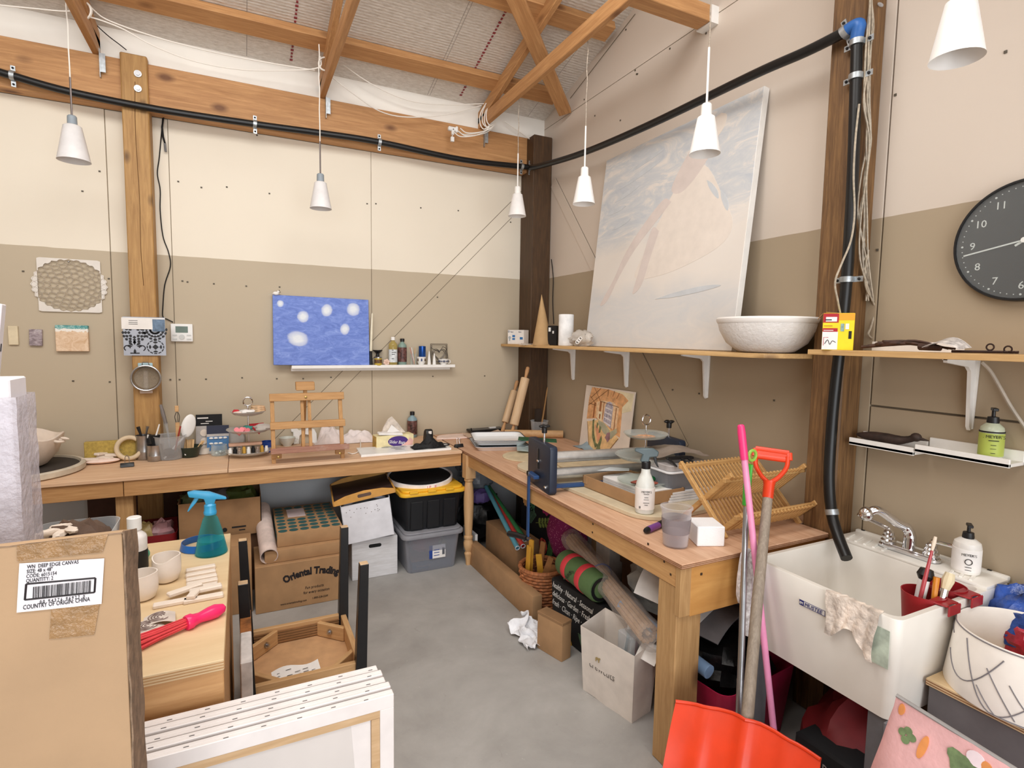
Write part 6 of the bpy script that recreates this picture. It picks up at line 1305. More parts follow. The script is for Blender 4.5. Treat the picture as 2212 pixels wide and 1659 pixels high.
brush_('paint_tube', 'white tube with black cap standing in the red caddy', [(.0, .02, .02), (.022, .012, .165)], [.014, .017], WPLAST, BLACK, [(.022, .012, .165), (.026, .011, .18), (.030, .010, .20)], 'tube')
brush_('paint_brush', 'orange handled brush standing in the red caddy', [(-.005, -.03, .02), (.028, -.02, .185)], [.006, .0095], mat('handle_orange', (206, 130, 40), .35))
brush_('paint_brush', 'short thick brush with pale bristles and silver ferrule in the red caddy', [(.0, -.045, .06), (.04, -.04, .15)], [.009, .012], CHROME, mat('bristle_pale', (214, 200, 168), .8), [(.04, -.04, .15), (.055, -.04, .178), (.064, -.04, .20)])
# rags
RAG = mat('rag_cloth', (214, 200, 188), .95, var=.2, vs=24, bmp=.4, bs=90)
def draped(name, label, pts_top, drop, inside, m, x, seed, w):
    # cloth hung over the front rim (along y) from y0 to y1
    y0, y1 = pts_top
    def f(u, v):
        y = y0+(y1-y0)*u; s = v*(inside+drop[0]+(drop[1]-drop[0])*u+.03*math.sin(u*7+seed)) ; wv_ = .010*math.sin(u*14+seed)+.006*noise.noise(V(u*6, v*6, seed))
        if s < inside: return (x+.012+.004+.002*math.sin(u*9), y, zr-inside+s+.004)
        return (x-.012-abs(wv_)*min(1, (s-inside)*9)-.004, y+.006*math.sin(v*6+u*3), zr+.007-(s-inside))
    return one(name, label, 'cloth', MB().grid(22, 22, lambda u, v: Vector(f(u, v))-V(x, (y0+y1)/2, zr), .002), m, (x, (y0+y1)/2, zr))
ya, yb_ = onX(1795, 1275, 1.728).y, onX(1903, 1320, 1.728).y
draped('washcloth', 'stained pale washcloth hung over the front rim of the sink', (ya, yb_), (.115, .13), .05, RAG, 1.727, 1.0, .1)
ms = thing('mop_cloth', 'white ribbed cloth hanging over the left front corner of the sink behind the handles', 'cloth', (1.715, 1.415, zr+.01))
ROPE = mat('rope_white', (226, 224, 230), .95, var=.1, vs=60, bmp=.6, bs=40)
for k, (dx, dy, L, m_) in enumerate(((-.005, -.035, .155, ROPE), (-.02, -.015, .30, mat('patterned_cloth', (216, 206, 204), .9, var=.25, vs=50)), (-.015, .02, .20, ROPE))):
    MB().tube(spline([(dx+.05, dy+.01, -.05), (dx+.03, dy+.005, .005), (dx, dy, -.0), (dx-.012, dy, -L*.4), (dx-.008, dy+.004, -L*.8), (dx, dy, -L)], 5), [.008]*5+[.015]*5+[.017]*5+[.018]*6+[.016]*3+[.010]*2, 10, flat=.7).build('cloth_fold', m_, ms)

# shovel, poles
HW = wood('grey_handle', (124, 110, 96), (164, 150, 134), 2, 5, 14)
shp = V(1.443, 1.185, .40); grip = V(1.765, 1.40, 1.095)
ed = V(.47, -.88, 0).normalized(); nn = V(-.88, -.47, 0).normalized()
sv_ = thing('snow_shovel', 'orange snow shovel with a grey wooden handle and orange grip leaning by the sink', 'shovel', (1.36, 1.12, 0))
O_ = Vector(sv_.location); hd_ = (grip-shp).normalized()
MB().tube([shp-O_-hd_*.16-nn*.03, shp-O_-nn*.03, shp.lerp(grip, .5)-O_, grip-O_], [.019, .0195, .019, .017], 16).build('handle', HW, sv_)
ORG = mat('shovel_orange', (212, 58, 20), .32, var=.03)
def blade(u, v):
    s = (u-.5)*.44; z = .41*(1-v)+.004*v
    curve = .05*math.sin(PI*min(1, v))+.13*v; wing = .045*(2*abs(u-.5))**2
    rib = -.016*math.exp(-((u-.5)/.05)**2)*(1-v*.6)-.006*math.exp(-((abs(u-.5)-.28)/.05)**2)
    p = V(shp.x, shp.y, 0)+ed*s+nn*(curve-.02+wing-rib); return V(p.x-O_.x, p.y-O_.y, z+.012*(1-abs(2*u-1))*(1-v))
MB().grid(36, 22, blade, -.004).build('blade', ORG, sv_)
MB().tube([blade(u/20, 0)+V(0, 0, .002) for u in range(21)], .006, 8).build('blade_lip', ORG, sv_)
mb = MB(); mb.M = Matrix.Translation(grip-O_) @ Matrix((ed.cross(hd_).cross(hd_).normalized()*-1, ed.cross(hd_).normalized(), hd_)).transposed().to_4x4() @ Matrix.Scale(.84, 4)
mb.lathe([(.021, -.035), (.023, -.03), (.024, .03), (.027, .04), (.002, .04)], 18)
mb.tube(spline([(0, 0, .035), (-.035, 0, .065), (-.064, 0, .115), (-.066, 0, .165)], 5), [.014]+[.010]*15, 10)
mb.tube(spline([(0, 0, .035), (.035, 0, .065), (.064, 0, .115), (.066, 0, .165)], 5), [.014]+[.010]*15, 10)
mb.prism([(-.074, .158), (.074, .15), (.070, .185), (-.072, .195)], -.003, .003, 'xz')
for a, b in (((-.074, .158), (.074, .15)), ((.074, .15), (.070, .185)), ((.070, .185), (-.072, .195)), ((-.072, .195), (-.074, .158))): mb.tube([(a[0], -.0, a[1]), (b[0], 0, b[1])], [.0065, .0065], 8, flat=1.9)
for k in range(1, 6): x = -.072+.0243*k; mb.tube([(x, 0, .155), (x, 0, .19)], .003, 6, flat=3.5)
mb.build('grip', ORG, sv_)
def pole(name, label, cat, bot, top, parts):
    t = thing(name, label, cat, bot); d = Vector(top)-Vector(bot); L = d.length; t.rotation_euler = d.to_track_quat('Z', 'Y').to_euler()
    for nm, prof, m in parts(L): MB().lathe(prof, 16).build(nm, m, t)
    return t
PINKP = mat('pole_pink', (236, 150, 190), .35, var=.03); HOTP = mat('pole_hotpink', (238, 60, 124), .35, var=.02)
pole('mop_pole', 'pink pole with a hot pink end cap leaning against the workbench end', 'pole', onY(1690, 1750, 1.24)*1.0, onY(1600, 917, 1.445), lambda L: (('pole_shaft', [(.0115, 0), (.0115, L-.13)], PINKP), ('end_cap', [(.014, L-.13), (.0145, L-.03), (.0125, L-.005), (.008, L), (.002, L)], HOTP)))
mpb = onY(1592, 1680, 1.25); mpt = onY(1612, 1095, 1.448)
t = pole('broom_pole', 'silver telescopic pole with a green hanging handle behind the pink pole', 'pole', mpb, mpt, lambda L: (('pole_shaft', [(.0125, 0), (.0125, L*.34)], mat('pole_silver', (168, 170, 174), .3, .9, var=.05)), ('pole_shaft', [(.0115, L*.34), (.0115, L*.70)], mat('pole_silver', (168, 170, 174))), ('pole_shaft', [(.0105, L*.70), (.0105, L)], mat('pole_silver', (168, 170, 174)))))
L = (mpt-mpb).length
gt = onY(1626, 968, 1.45)
t2 = thing('green_scoop', 'bright green tool handle with a hanging loop rising behind the pink pole', 'tool', mpt+V(.012, .02, 0)); d0 = gt-mpt-V(.012, .02, 0)
GRN = mat('tool_green', (70, 172, 60), .3, var=.08)
MB().tube([(0, 0, 0), d0*.35, d0*.72], [.009, .017, .012], 14, flat=.6).build('grip_body', GRN, t2)
e_ = d0; MB().torus((e_.x, e_.y, e_.z-.028), .019, .006, 20, 8, 1).build('hang_loop', mat('tool_lime', (150, 196, 84), .3), t2)
# things on the floor under the sink
MAG = mat('bin_crimson', (150, 24, 60), .5, var=.12, vs=8)
bn = thing('crimson_bin', 'crimson plastic bin full of dark bags under the bench end beside the sink', 'bin', (1.84, 1.61, 0), .1)
mbb = lambda: None
tub(bn, .48, .34, .30, .85, MAG, 'bin_wall', .05, .004)
one('black_bag', 'black plastic bag slumped in the crimson bin', 'bag', MB().ball((0, 0, 0), .20, 24, 14, 1.0, .7, .6, amp=.35, seed=4), mat('bag_black', (12, 12, 13), .35, bmp=.4, bs=20), (1.84, 1.62, .30))
one('grey_tote_lid', 'grey curved plastic lid resting on the dark bags behind the bench leg', 'lid', MB().grid(14, 8, lambda u, v: ((u-.5)*.36, (v-.5)*.26, .07*(1-(2*u-1)**2)), .006), mat('lid_dullgrey', (116, 112, 114), .5), (1.84, 1.70, .44), rz=.2)
one('storage_crate', 'grey plastic drawer unit in the dark under the bench end', 'box', MB().box(-.25, .25, -.15, .15, 0, .60).box(-.26, .26, -.16, .16, .52, .55), mat('crate_dark', (92, 86, 92), .5), (2.12, 1.92, 0), bev=.006)
one('red_bag', 'dark red bag standing in the shade under the sink', 'bag', MB().ball((0, 0, .17), .19, 20, 12, 1.1, .8, .95, amp=.25, seed=9), mat('bag_red', (110, 22, 26), .6), (2.02, 1.17, 0.002))
one('blue_tube', 'blue cardboard tube end showing by the bench leg', 'tube', MB().lathe([(.028, 0), (.028, .5), (.024, .5), (.024, .002), (.001, .002)], 18), mat('tube_blue', (130, 160, 196), .5), onX(1532, 1452, 1.62), rot=(-1.45, 0, .1))
tdk = thing('dark_tote', 'black tote with pale lettering on the floor under the sink', 'bag', (1.83, 1.08, 0), rot=(0, 0, -PI/2))
MB().prism([(-.17, 0), (.17, 0), (.16, .26), (-.16, .25)], -.06, .06, 'xz').build('tote_body', BLKM, tdk, bev=.01)
text('A  ROE', .05, (-.10, -.0615, .17), (PI/2, 0, 0), mat('pale_print', (150, 140, 136), .7), tdk, sx=.8)
# cabinet with lampshade, bags
cb_ = thing('grey_cabinet', 'low dark grey cabinet with a plywood top right of the sink', 'cabinet', (2.135, .45, 0))
GRC = mat('cabinet_grey', (104, 100, 102), .55, var=.04)
MB().box(-.232, .235, -.55, .445, 0, .592).build('carcass', GRC, cb_, bev=.003)
MB().box(-.24, .24, -.56, .45, .594, .616).build('ply_top', wood('ply_pale', (206, 176, 132), (228, 202, 162), 1, 4, 10), cb_, bev=.001)
for z in (.599, .607): MB().box(-.2408, -.2, -.56, .4505, z, z+.003).build('ply_layer', PLY_E, cb_)
ls = thing('lampshade', 'white drum lampshade with grey looping lines on the grey cabinet', 'lampshade', (2.062, .722, .6165))
SHD = mat('shade_linen', (236, 230, 222), .8, var=.02)
MB().lathe([(.192, 0), (.193, .004), (.171, .188), (.169, .192), (.167, .188), (.189, .004), (.192, 0)], 56, cap=False).build('shade', SHD, ls)
def on_sh(th, z): r = .193-(.193-.171)*z/.188+.0012; z = min(z, .187); return (r*math.cos(th), r*math.sin(th), z)
rnd = random.Random(8)
for k, (t0, t1, z0, z1, cz) in enumerate(((3.3, 4.3, .10, .19, -.06), (2.9, 4.0, .06, .12, -.05), (3.6, 4.9, .03, .12, .04), (2.6, 3.5, .17, .05, -.05), (3.9, 5.0, .15, .08, .03), (3.0, 3.4, .12, .01, 0), (3.7, 3.95, .19, .02, .01), (4.2, 5.3, .06, .17, -.03), (2.2, 3.2, .1, .16, -.04), (4.6, 5.6, .02, .10, .03), (1.0, 2.2, .05, .15, .03), (5.4, 6.6, .15, .06, -.03))):
    MB().tube([on_sh(t0+(t1-t0)*j/16, max(.004, min(.196, z0+(z1-z0)*j/16+cz*math.sin(PI*j/16)*2))) for j in range(17)], .0016, 5).build('line_print', mat('line_grey', (120, 116, 120), .6, var=0), ls)
MB().tube([on_sh(2*PI*k/48, .19) for k in range(48)], .002, 5, closed=True).build('top_wire', mat('line_grey', (120, 116, 120)), ls)
bgb = thing('blue_red_bag', 'shiny blue and red printed plastic bag behind the lampshade', 'bag', (2.285, .80, .6165))
MB().ball((0, 0, .13), .115, 24, 16, .75, 1, 1.12, amp=.3, seed=3).build('bag_body', mat('bag_blue', (38, 66, 130), .2, var=.5, vs=16, bmp=.5, bs=30), bgb)
MB().ball((-.035, -.02, .095), .088, 20, 12, .75, 1, .85, amp=.3, seed=5).build('red_panel', mat('bag_crimson', (150, 34, 50), .2, var=.25, vs=20, bmp=.5, bs=30), bgb)
one('black_charger', 'small black plastic block between the sink and the lampshade', 'charger', MB().box(-.03, .03, -.025, .025, 0, .085), BLKM, (2.29, .875, .6165), bev=.004)
pkb = thing('fabric_bag', 'pink fabric bag with green and orange painted shapes at the bottom right corner', 'bag', (1.50, .60, 0))
RA, RB = V(-.03, .16, .765), V(.04, -.30, .685)
def pbag(u, v):
    # closed soft body: u runs round, v from floor to ridge
    a = 2*PI*u; c, s_ = math.cos(a), math.sin(a)
    base = V(.15*c*(1+.1*math.cos(2*a)), .30*s_-.05, 0); k = (s_+1)/2
    ridge = RB.lerp(RA, k)+V(.004*c, 0, 0); p = base.lerp(ridge, v**1.0)
    b_ = math.sin(PI*min(1, v*1.05))*.05; return p+V(c*b_, s_*b_*.6, 0)+V(1, 1, 0)*.008*noise.noise(V(c*2, s_*2, v*5))
MB().grid(40, 22, pbag).build('bag_body', mat('pink_canvas', (222, 172, 172), .85, var=.05, bmp=.15, bs=90), pkb)
MB().tube([RB.lerp(RA, k/10) for k in range(11)], .005, 6).build('piping', mat('piping_grey', (150, 146, 144), .6), pkb)
def on_bag(u, v, du, dv, n=14, f=lambda a: 1): return [pbag(u+du*math.cos(2*PI*k/n)*f(2*PI*k/n), v+dv*math.sin(2*PI*k/n)*f(2*PI*k/n)) for k in range(n)]
def bag_patch(nm, m, u, v, du, dv, f=lambda a: 1, n=16):
    ring = on_bag(u, v, du, dv, n, f); c0 = pbag(u, v); e = (pbag(u+.01, v)-c0).cross(pbag(u, v+.01)-c0).normalized()*.0025
    if e.x > 0: e = -e
    MB().add([p+e for p in ring]+[c0+e*1.3]+[p for p in ring]+[c0], [(k, (k+1) % n, n) for k in range(n)]+[(n+1+(k+1) % n, n+1+k, 2*n+1) for k in range(n)]+[(k, n+1+k, n+1+(k+1) % n, (k+1) % n) for k in range(n)]).build(nm, m, pkb)
GP, OP_ = mat('paint_green', (104, 122, 84), .8, var=.15, vs=40), mat('paint_orange', (214, 140, 80), .8, var=.1)
for du_, dv_ in ((0, 0), (.012, -.012), (-.012, -.014), (.002, -.03)): bag_patch('painted_clover', GP, .352+du_, .915+dv_, .010, .012)
bag_patch('painted_stroke', OP_, .388, .90, .007, .038); bag_patch('painted_stroke', OP_, .315, .965, .012, .02); bag_patch('painted_leaf', GP, .44, .93, .018, .03, lambda a: 1+.25*math.sin(3*a)); bag_patch('painted_patch', mat('paint_white', (232, 214, 220), .8), .455, .965, .012, .022); bag_patch('painted_patch', OP_, .468, .962, .008, .015)

# ================================================================ UNDER THE BENCH BY THE SINK
def cbox(name, label, c, d, h, m=CARD, rz=0, tape=True, cat='box', z=0):
    t = thing(name, label, cat, (c[0], c[1], z), rz); MB().box(-d[0]/2, d[0]/2, -d[1]/2, d[1]/2, 0, h).build('carton', m, t, bev=.004, seg=2)
    if tape: MB().box(-.03, .03, -d[1]/2-.0006, d[1]/2+.0006, h-.0006, h+.0006).build('tape', mat('box_tape', (176, 150, 112), .3, var=.04), t)
    return t
cbox('long_carton', 'long flat cardboard carton standing on edge along the aisle under the bench', (1.505, 3.19), (.065, .96), .16, CARD, .02, False)
cbox('deep_carton', 'deep brown carton behind the long flat one with wrapping tubes resting on it', (1.69, 3.42), (.17, .50), .30, CARDD, .02, False)
for k, (lab, c_, px, py, b_) in enumerate((('teal wrapping paper tube lying over the deep carton', (88, 152, 170), 1118, 1184, (1062, 1075)), ('red wrapping paper tube between the teal and green tubes', (186, 62, 58), 1130, 1180, (1072, 1085)), ('green wrapping paper tube lying over the deep carton', (48, 116, 72), 1134, 1166, (1058, 1055)))):
    p0 = onX(px, py, 1.60+.035*k); p1 = onX(*b_, 1.66+.03*k); p1 = p1+(p1-p0)*.25; d = p0-p1
    t = thing('wrapping_tube', lab, 'tube', p1, group='wrapping paper tubes'); t.rotation_euler = d.to_track_quat('Z', 'Y').to_euler(); L = d.length
    MB().lathe([(.0165, 0), (.0165, L), (.013, L), (.013, L-.04), (.001, L-.04)], 18).build('paper', mat('wrap%d' % k, c_, .4, var=.05), t); MB().lathe([(.0168, L-.003), (.0168, L+.0015), (.0125, L+.0015), (.0125, L-.003), (.0168, L-.003)], 18, cap=False).build('tube_rim', mat('tube_rim', (206, 214, 226), .5), t)
one('white_board', 'white board edge standing on the floor behind the turned leg', 'board', MB().box(-.01, .01, -.12, .12, 0, .20), WPLAST, (1.53, 3.80, 0), bev=.001)
one('grey_plastic_bag', 'crumpled grey plastic bag hanging in the dark corner under the benches', 'bag', MB().ball((0, 0, 0), .17, 22, 14, .8, .8, 1.05, amp=.4, seed=14), mat('bag_grey', (120, 124, 130), .3, bmp=.5, bs=22), (1.66, 4.02, .56))
one('purple_bag', 'purple cloth bunched on the dark bag in the corner', 'bag', MB().ball((0, 0, 0), .08, 16, 10, 1.1, .8, .7, amp=.35, seed=6), mat('bag_purple', (92, 74, 130), .6), (1.64, 3.86, .43))
one('black_bag', 'large black bag on the floor in the corner behind the turned leg', 'bag', MB().ball((0, 0, .2), .22, 22, 14, .85, .9, .95, amp=.3, seed=17), mat('bag_black', (12, 12, 13)), (1.72, 4.06, 0.004))
# floral tote with painted flowers
ft = thing('floral_tote', 'black tote printed with bright flowers hanging behind the crank', 'bag', (1.86, 3.27, .02), rot=(0, 0, -PI/2))
MB().box(-.32, .30, -.012, .10, 0, .62).build('tote_body', mat('tote_black', (16, 16, 20), .8), ft, bev=.012, seg=2)
rnd = random.Random(21)
def flower(cx, cz, r, c_, n=8, w=.5, core=(220, 180, 90)):
    for k in range(n): MB().prism(petal(cx+r*.18*math.cos(2*PI*k/n), cz+r*.18*math.sin(2*PI*k/n), 2*PI*k/n, r*.85, r*w), -.0145, -.0118, 'xz').build('printed_petal', mat('fl_%d_%d_%d' % c_, c_, .8, var=.08), ft, smooth=False)
    MB().at((cx, -.0146, cz), (PI/2, 0, 0)).lathe([(.001, -.001), (r*.2, -.001), (r*.2, .002)], 12).build('printed_core', mat('flcore', core, .8), ft)
flower(-.24, .45, .045, (226, 172, 110), 10, .35); flower(.06, .50, .075, (172, 44, 106), 9, .5); flower(.17, .285, .042, (104, 150, 196), 9, .4); flower(.03, .20, .055, (206, 70, 62), 6, .8, (150, 40, 36)); flower(-.22, .56, .04, (214, 110, 60), 7, .5); flower(-.02, .12, .03, (96, 140, 180), 8, .4)
for (x0, z0, a_, L_, c_) in ((-.08, .33, .3, .26, (124, 142, 72)), (-.26, .48, 1.2, .14, (70, 120, 110)), (-.10, .40, 2.4, .12, (70, 120, 90)), (.10, .10, 1.3, .16, (64, 110, 62)), (.2, .42, 1.0, .12, (96, 130, 70)), (-.2, .3, .8, .14, (70, 100, 80))):
    mm = mat('fl_%d_%d_%d' % c_, c_, .8, var=.08); ca, sa = math.cos(a_), math.sin(a_); mb = MB(); mb.tube([(x0, -.0125, z0), (x0+ca*L_, -.0125, z0+sa*L_)], .0025, 5)
    for j in range(5):
        for s in (-1, 1): mb.prism(petal(x0+ca*L_*(j+1)/6, z0+sa*L_*(j+1)/6, a_+s*.8, .045, .022), -.0145, -.0118, 'xz')
    stuff(mb.build('printed_leaf', mm, ft, smooth=False))
def dotted():
    m, N, L, B = newmat('magenta_dots'); v = N.new('ShaderNodeTexVoronoi'); v.inputs['Scale'].default_value = 70; L.new(coords(N, L), v.inputs['Vector'])
    L.new(mixc(N, L, math_(N, L, 'LESS_THAN', v.outputs['Distance'], .22), C3((128, 22, 84)), C3((206, 130, 160))), B.inputs['Base Color']); B.inputs['Roughness'].default_value = .85; return m
one('magenta_cushion', 'magenta dotted fabric roll tucked behind the floral tote', 'fabric', MB().ball((0, 0, 0), .17, 22, 14, .6, 1.0, 1.15, amp=.15, seed=2), dotted(), (1.86, 2.96, .40))
wbx = cbox('white_carton', 'white cardboard box with tan tape deep under the bench', (2.07, 2.80), (.22, .34), .52, mat('carton_white', (206, 200, 192), .7), 0, False)
MB().box(-.1115, -.109, -.03, .02, .1, .46).build('tape', mat('box_tape', (176, 150, 112), .3), wbx)
one('dark_crate', 'dark brown wooden crate at the back under the bench', 'crate', MB().box(-.15, .15, -.2, .2, 0, .4).box(-.16, .16, -.21, .21, .34, .38), mat('crate_brown', (96, 66, 44), .7), (2.15, 2.36, 0), bev=.004)
# basket with sticks
bs = thing('wicker_basket', 'round brown wicker basket holding yellow and brown wooden strips', 'basket', (1.66, 2.92, 0))
WK = mat('wicker', (168, 106, 66), .7, var=.2, vs=50); WKD = mat('wicker_dark', (118, 70, 42), .75, var=.15)
Hb = .235
MB().lathe([(.10, 0), (.115, .02), (.135, Hb), (.128, Hb), (.108, .02), (.002, .012)], 32).build('basket_lining', WKD, bs)
for j in range(11):
    z = .012+j*.0205; r = .112+.026*z/Hb
    MB().tube([((r+.004*(1 if (k+j) % 2 else -1))*math.cos(2*PI*k/28), (r+.004*(1 if (k+j) % 2 else -1))*math.sin(2*PI*k/28), z) for k in range(28)], .0095, 6, closed=True).build('weave_row', WK, bs)
MB().tube([(.138*math.cos(2*PI*k/36), .138*math.sin(2*PI*k/36), Hb+.004*math.sin(k*PI)) for k in range(36)], .013, 8, closed=True).build('rim', WK, bs)
YS = mat('strip_yellow', (222, 164, 56), .6, var=.04); BS = mat('strip_brown', (150, 104, 62), .65, var=.1)
bsl = Vector(bs.location)+V(0, 0, .02)
for k, (dx, dy, h_, m_, tx, ty, lab) in enumerate(((-.09, .04, .34, YS, .0, .05, 'flat yellow wooden strip at the front left of the wicker basket'), (-.05, .075, .37, YS, .05, .0, 'flat yellow wooden strip behind the first in the wicker basket'), (-.01, .05, .36, BS, .1, .05, 'wide brown wooden strip standing highest in the wicker basket'), (-.04, .0, .30, BS, .3, .1, 'brown wooden strip leaning right in the middle of the wicker basket'), (.02, -.02, .28, BS, .4, .1, 'brown wooden strip leaning far over in the wicker basket'), (.03, .03, .30, YS, -.1, -.2, 'narrow yellow strip at the back right of the wicker basket'), (-.02, -.05, .26, BS, .25, -.1, 'short brown strip at the front right of the wicker basket'), (.05, -.05, .25, YS, .3, -.2, 'short yellow strip at the right of the wicker basket'))):
    one('wooden_strip', lab, 'strip', MB().box(-.006, .006, -.019, .019, 0, h_), m_, bsl+V(dx, dy, .0), rot=(tx, ty, .2*k), group='wooden strips in the basket', bev=.001)
# small carton, tissue, tote with script, roll bag
sbx2 = cbox('small_carton', 'small narrow cardboard carton standing on the floor in front of the script tote', (1.445, 2.40), (.07, .18), .205, CARD, .28, False)
MB().box(-.036, .036, -.0915, .0915, .19, .2065).build('torn_lid', CARDD, sbx2, bev=.002)
def tis(u, v):
    p = onZ(1108+70*u+14*noise.noise(V(u*3, v*3, 2)), 1405-118*v, 0); k = .02+.03*abs(noise.noise(V(u*4, v*5, 9)))+.16*max(0, v-.35)*(1-abs(2*u-1))
    return V(p.x*0+1.30+.16*u+.05*noise.noise(V(u*4, v*4, 1)), 2.44+.22*v+.04*noise.noise(V(u*4, v*3, 5)), k+.035*noise.noise(V(u*7, v*7, 3))*v)-V(1.38, 2.55, 0)
tp = MB().grid(24, 26, tis, .001); zmin = min(q[2] for q in tp.v); tp.v = [(x, y, z-zmin+.001) for x, y, z in tp.v]
one('tissue_paper', 'crumpled white tissue paper on the floor beside the small carton', 'paper', tp, mat('tissue_white', (238, 238, 242), .8, alpha=.93, bmp=.3, bs=40), (1.40, 2.56, 0), smooth=False)
sct = thing('script_tote', 'black tote bag with white script lettering and printed vegetables under the bench', 'bag', (1.60, 2.36, 0), rot=(0, 0, -PI/2+.06))
MB().prism([(-.24, 0), (.22, 0), (.25, .33), (-.27, .30)], -.03, .09, 'xz').build('tote_body', mat('tote_matt', (20, 20, 22), .7), sct, bev=.01, seg=2)
for k, (s_, z_) in enumerate((('healthy · Natural · Seasonal', .255), ('delicious · Garden · Fresh ·', .205), ('fresh · Clean · Ripe ·', .155))): text(s_, .046, (-.25, -.0315, z_-.0), (PI/2, -.0, 0), mat('script_white', (226, 224, 220), .7, var=0), sct, sx=.72, shear=.35)
for (x0, z0, a_, L_, w_, c_) in ((-.16, .13, -1.1, .09, .018, (190, 50, 46)), (-.2, .10, -1.3, .08, .03, (92, 128, 58)), (-.13, .05, -.7, .10, .035, (206, 156, 60)), (-.22, .06, -.9, .10, .03, (84, 120, 60)), (.0, .10, -.6, .12, .05, (70, 92, 66)), (.05, .05, .2, .10, .05, (104, 110, 90)), (.14, .12, -.4, .07, .04, (150, 60, 50))): MB().prism(petal(x0, z0, a_, L_, w_), -.0325, -.0298, 'xz').build('printed_vegetable', mat('veg_%d_%d_%d' % c_, c_, .8, var=.15, vs=40), sct, smooth=False)
gr = thing('rolled_bag', 'green rolled bag with red straps lying on top of the script tote', 'bag', (1.60, 2.38, .405), rot=(PI/2, 0, -.05))
MB().lathe([(.03, -.19), (.066, -.185), (.073, -.17), (.073, .17), (.066, .185), (.03, .19)], 26).build('roll', mat('roll_green', (84, 110, 66), .7, var=.06), gr)
for z in (-.09, .06):
    MB().lathe([(.0738, z-.024), (.0758, z-.02), (.0758, z+.02), (.0738, z+.024)], 26, cap=False).build('strap', mat('strap_red', (214, 62, 70), .55, var=.03), gr)
MB().lathe([(.045, .189), (.06, .1885), (.061, .192), (.044, .192)], 20, cap=False).build('end_ring', BLACK, gr)
for k in range(4): MB().tube([(-.073, .02-.02*k, -.01-.02*k), (-.079, .03-.02*k, .0-.015*k), (-.073, .04-.02*k, .03-.02*k)], .003, 5).build('cord_lace', mat('lace', (60, 70, 46), .7), gr)
# plastic-wrapped bundle of dowels
b0, b1 = V(1.80, 2.86, .44), V(1.515, 1.70, .40)
bd_ = thing('dowel_bundle', 'long bundle of wooden dowels wrapped in crumpled clear plastic under the bench', 'bundle', b1); dd = b0-b1; LB = dd.length
bd_.rotation_euler = dd.to_track_quat('Z', 'Y').to_euler()
rnd = random.Random(2)
for k in range(13):
    a_ = 2*PI*k/12; r = .036 if k else 0
    MB().cyl((r*math.cos(a_), r*math.sin(a_), .07), (r*.9*math.cos(a_), r*.9*math.sin(a_), LB-.1), .0095, n=8).build('dowel', mat('dowel_wood', (196, 158, 116), .6, var=.06), bd_)
FILM = mat('wrap_film', (214, 204, 198), .10, alpha=.34, var=.04, bmp=1.0, bs=20)
def wrapf(u, v):
    a_ = 2*PI*u; r = .062*(1+.16*noise.noise(V(math.cos(a_)*1.5, math.sin(a_)*1.5, v*9))); r *= .35+.65*min(1, min(v, 1-v)*16+.0)**.5; return (r*math.cos(a_), r*math.sin(a_), v*LB-.02)
MB().grid(26, 60, wrapf).build('plastic_wrap', FILM, bd_)
MB().torus((0, 0, LB*.52), .061, .004, 24, 6, 2).build('blue_band', mat('band_blue', (44, 76, 140), .4), bd_)
# paper bag with brushes
pbg2 = thing('paper_bag', 'white paper carrier bag printed with small grey shop lettering under the bench', 'bag', (1.51, 1.945, 0), rot=(0, 0, -PI/2+.22))
wB, dB, hB = .29, .13, .35
P0 = [(-wB/2, -dB/2, 0), (wB/2, -dB/2, 0), (wB/2, dB/2, 0), (-wB/2, dB/2, 0)]; P1 = [(-wB/2+.02, -dB/2-.05, hB-.01), (wB/2+.03, -dB/2-.035, hB-.02), (wB/2+.02, dB/2+.02, hB), (-wB/2, dB/2+.01, hB+.01)]
def wall(a, b, c, d, nx=10, ny=10, sd=0, amp=.006): return lambda u, v: Vector(a).lerp(Vector(b), u).lerp(Vector(d).lerp(Vector(c), u), v)+V(0, amp*noise.noise(V(u*3+sd, v*3, sd))*math.sin(PI*u), 0)
mb = MB()
for k in range(4): mb.grid(8, 8, wall(P0[k], P0[(k+1) % 4], P1[(k+1) % 4], P1[k], sd=k), .0012)
mb.add(P0, [(3, 2, 1, 0)]); mb.build('bag_body', mat('bag_paper', (222, 212, 202), .7, var=.03), pbg2)
text('crewcuts', .046, (-.09, -.0895, .155), (PI/2-.13, 0, 0), mat('bag_print', (112, 104, 98), .7, var=0), pbg2, sx=.9)
lg = MB(); lg.M = Matrix.Translation((-.03, -.099, .205)) @ Euler((-.13, 0, 0)).to_matrix().to_4x4()
lg.prism([(-.012, 0), (-.008, 0), (-.007, .01), (.004, .009), (.005, 0), (.009, 0), (.009, .012), (.014, .018), (.010, .022), (.004, .018), (-.008, .019), (-.014, .014)], -.001, .001, 'xz'); lg.build('animal_logo', mat('bag_gold', (150, 130, 84), .7, var=0), pbg2)
pbl = V(1.53, 1.92, .0)
one('paper_roll', 'rolled white paper standing in the paper bag', 'roll', MB().lathe([(.045, 0), (.045, .36), (.04, .36), (.04, .002), (.002, .002)], 24), PAPER, pbl+V(.02, .06, .02), rot=(.25, .15, 0))
one('glass_cup', 'square clear cup of brushes in the paper bag', 'cup', MB().box(-.045, .045, -.045, .045, 0, .11), CLEARP, pbl+V(.0, -.05, .25), bev=.004)
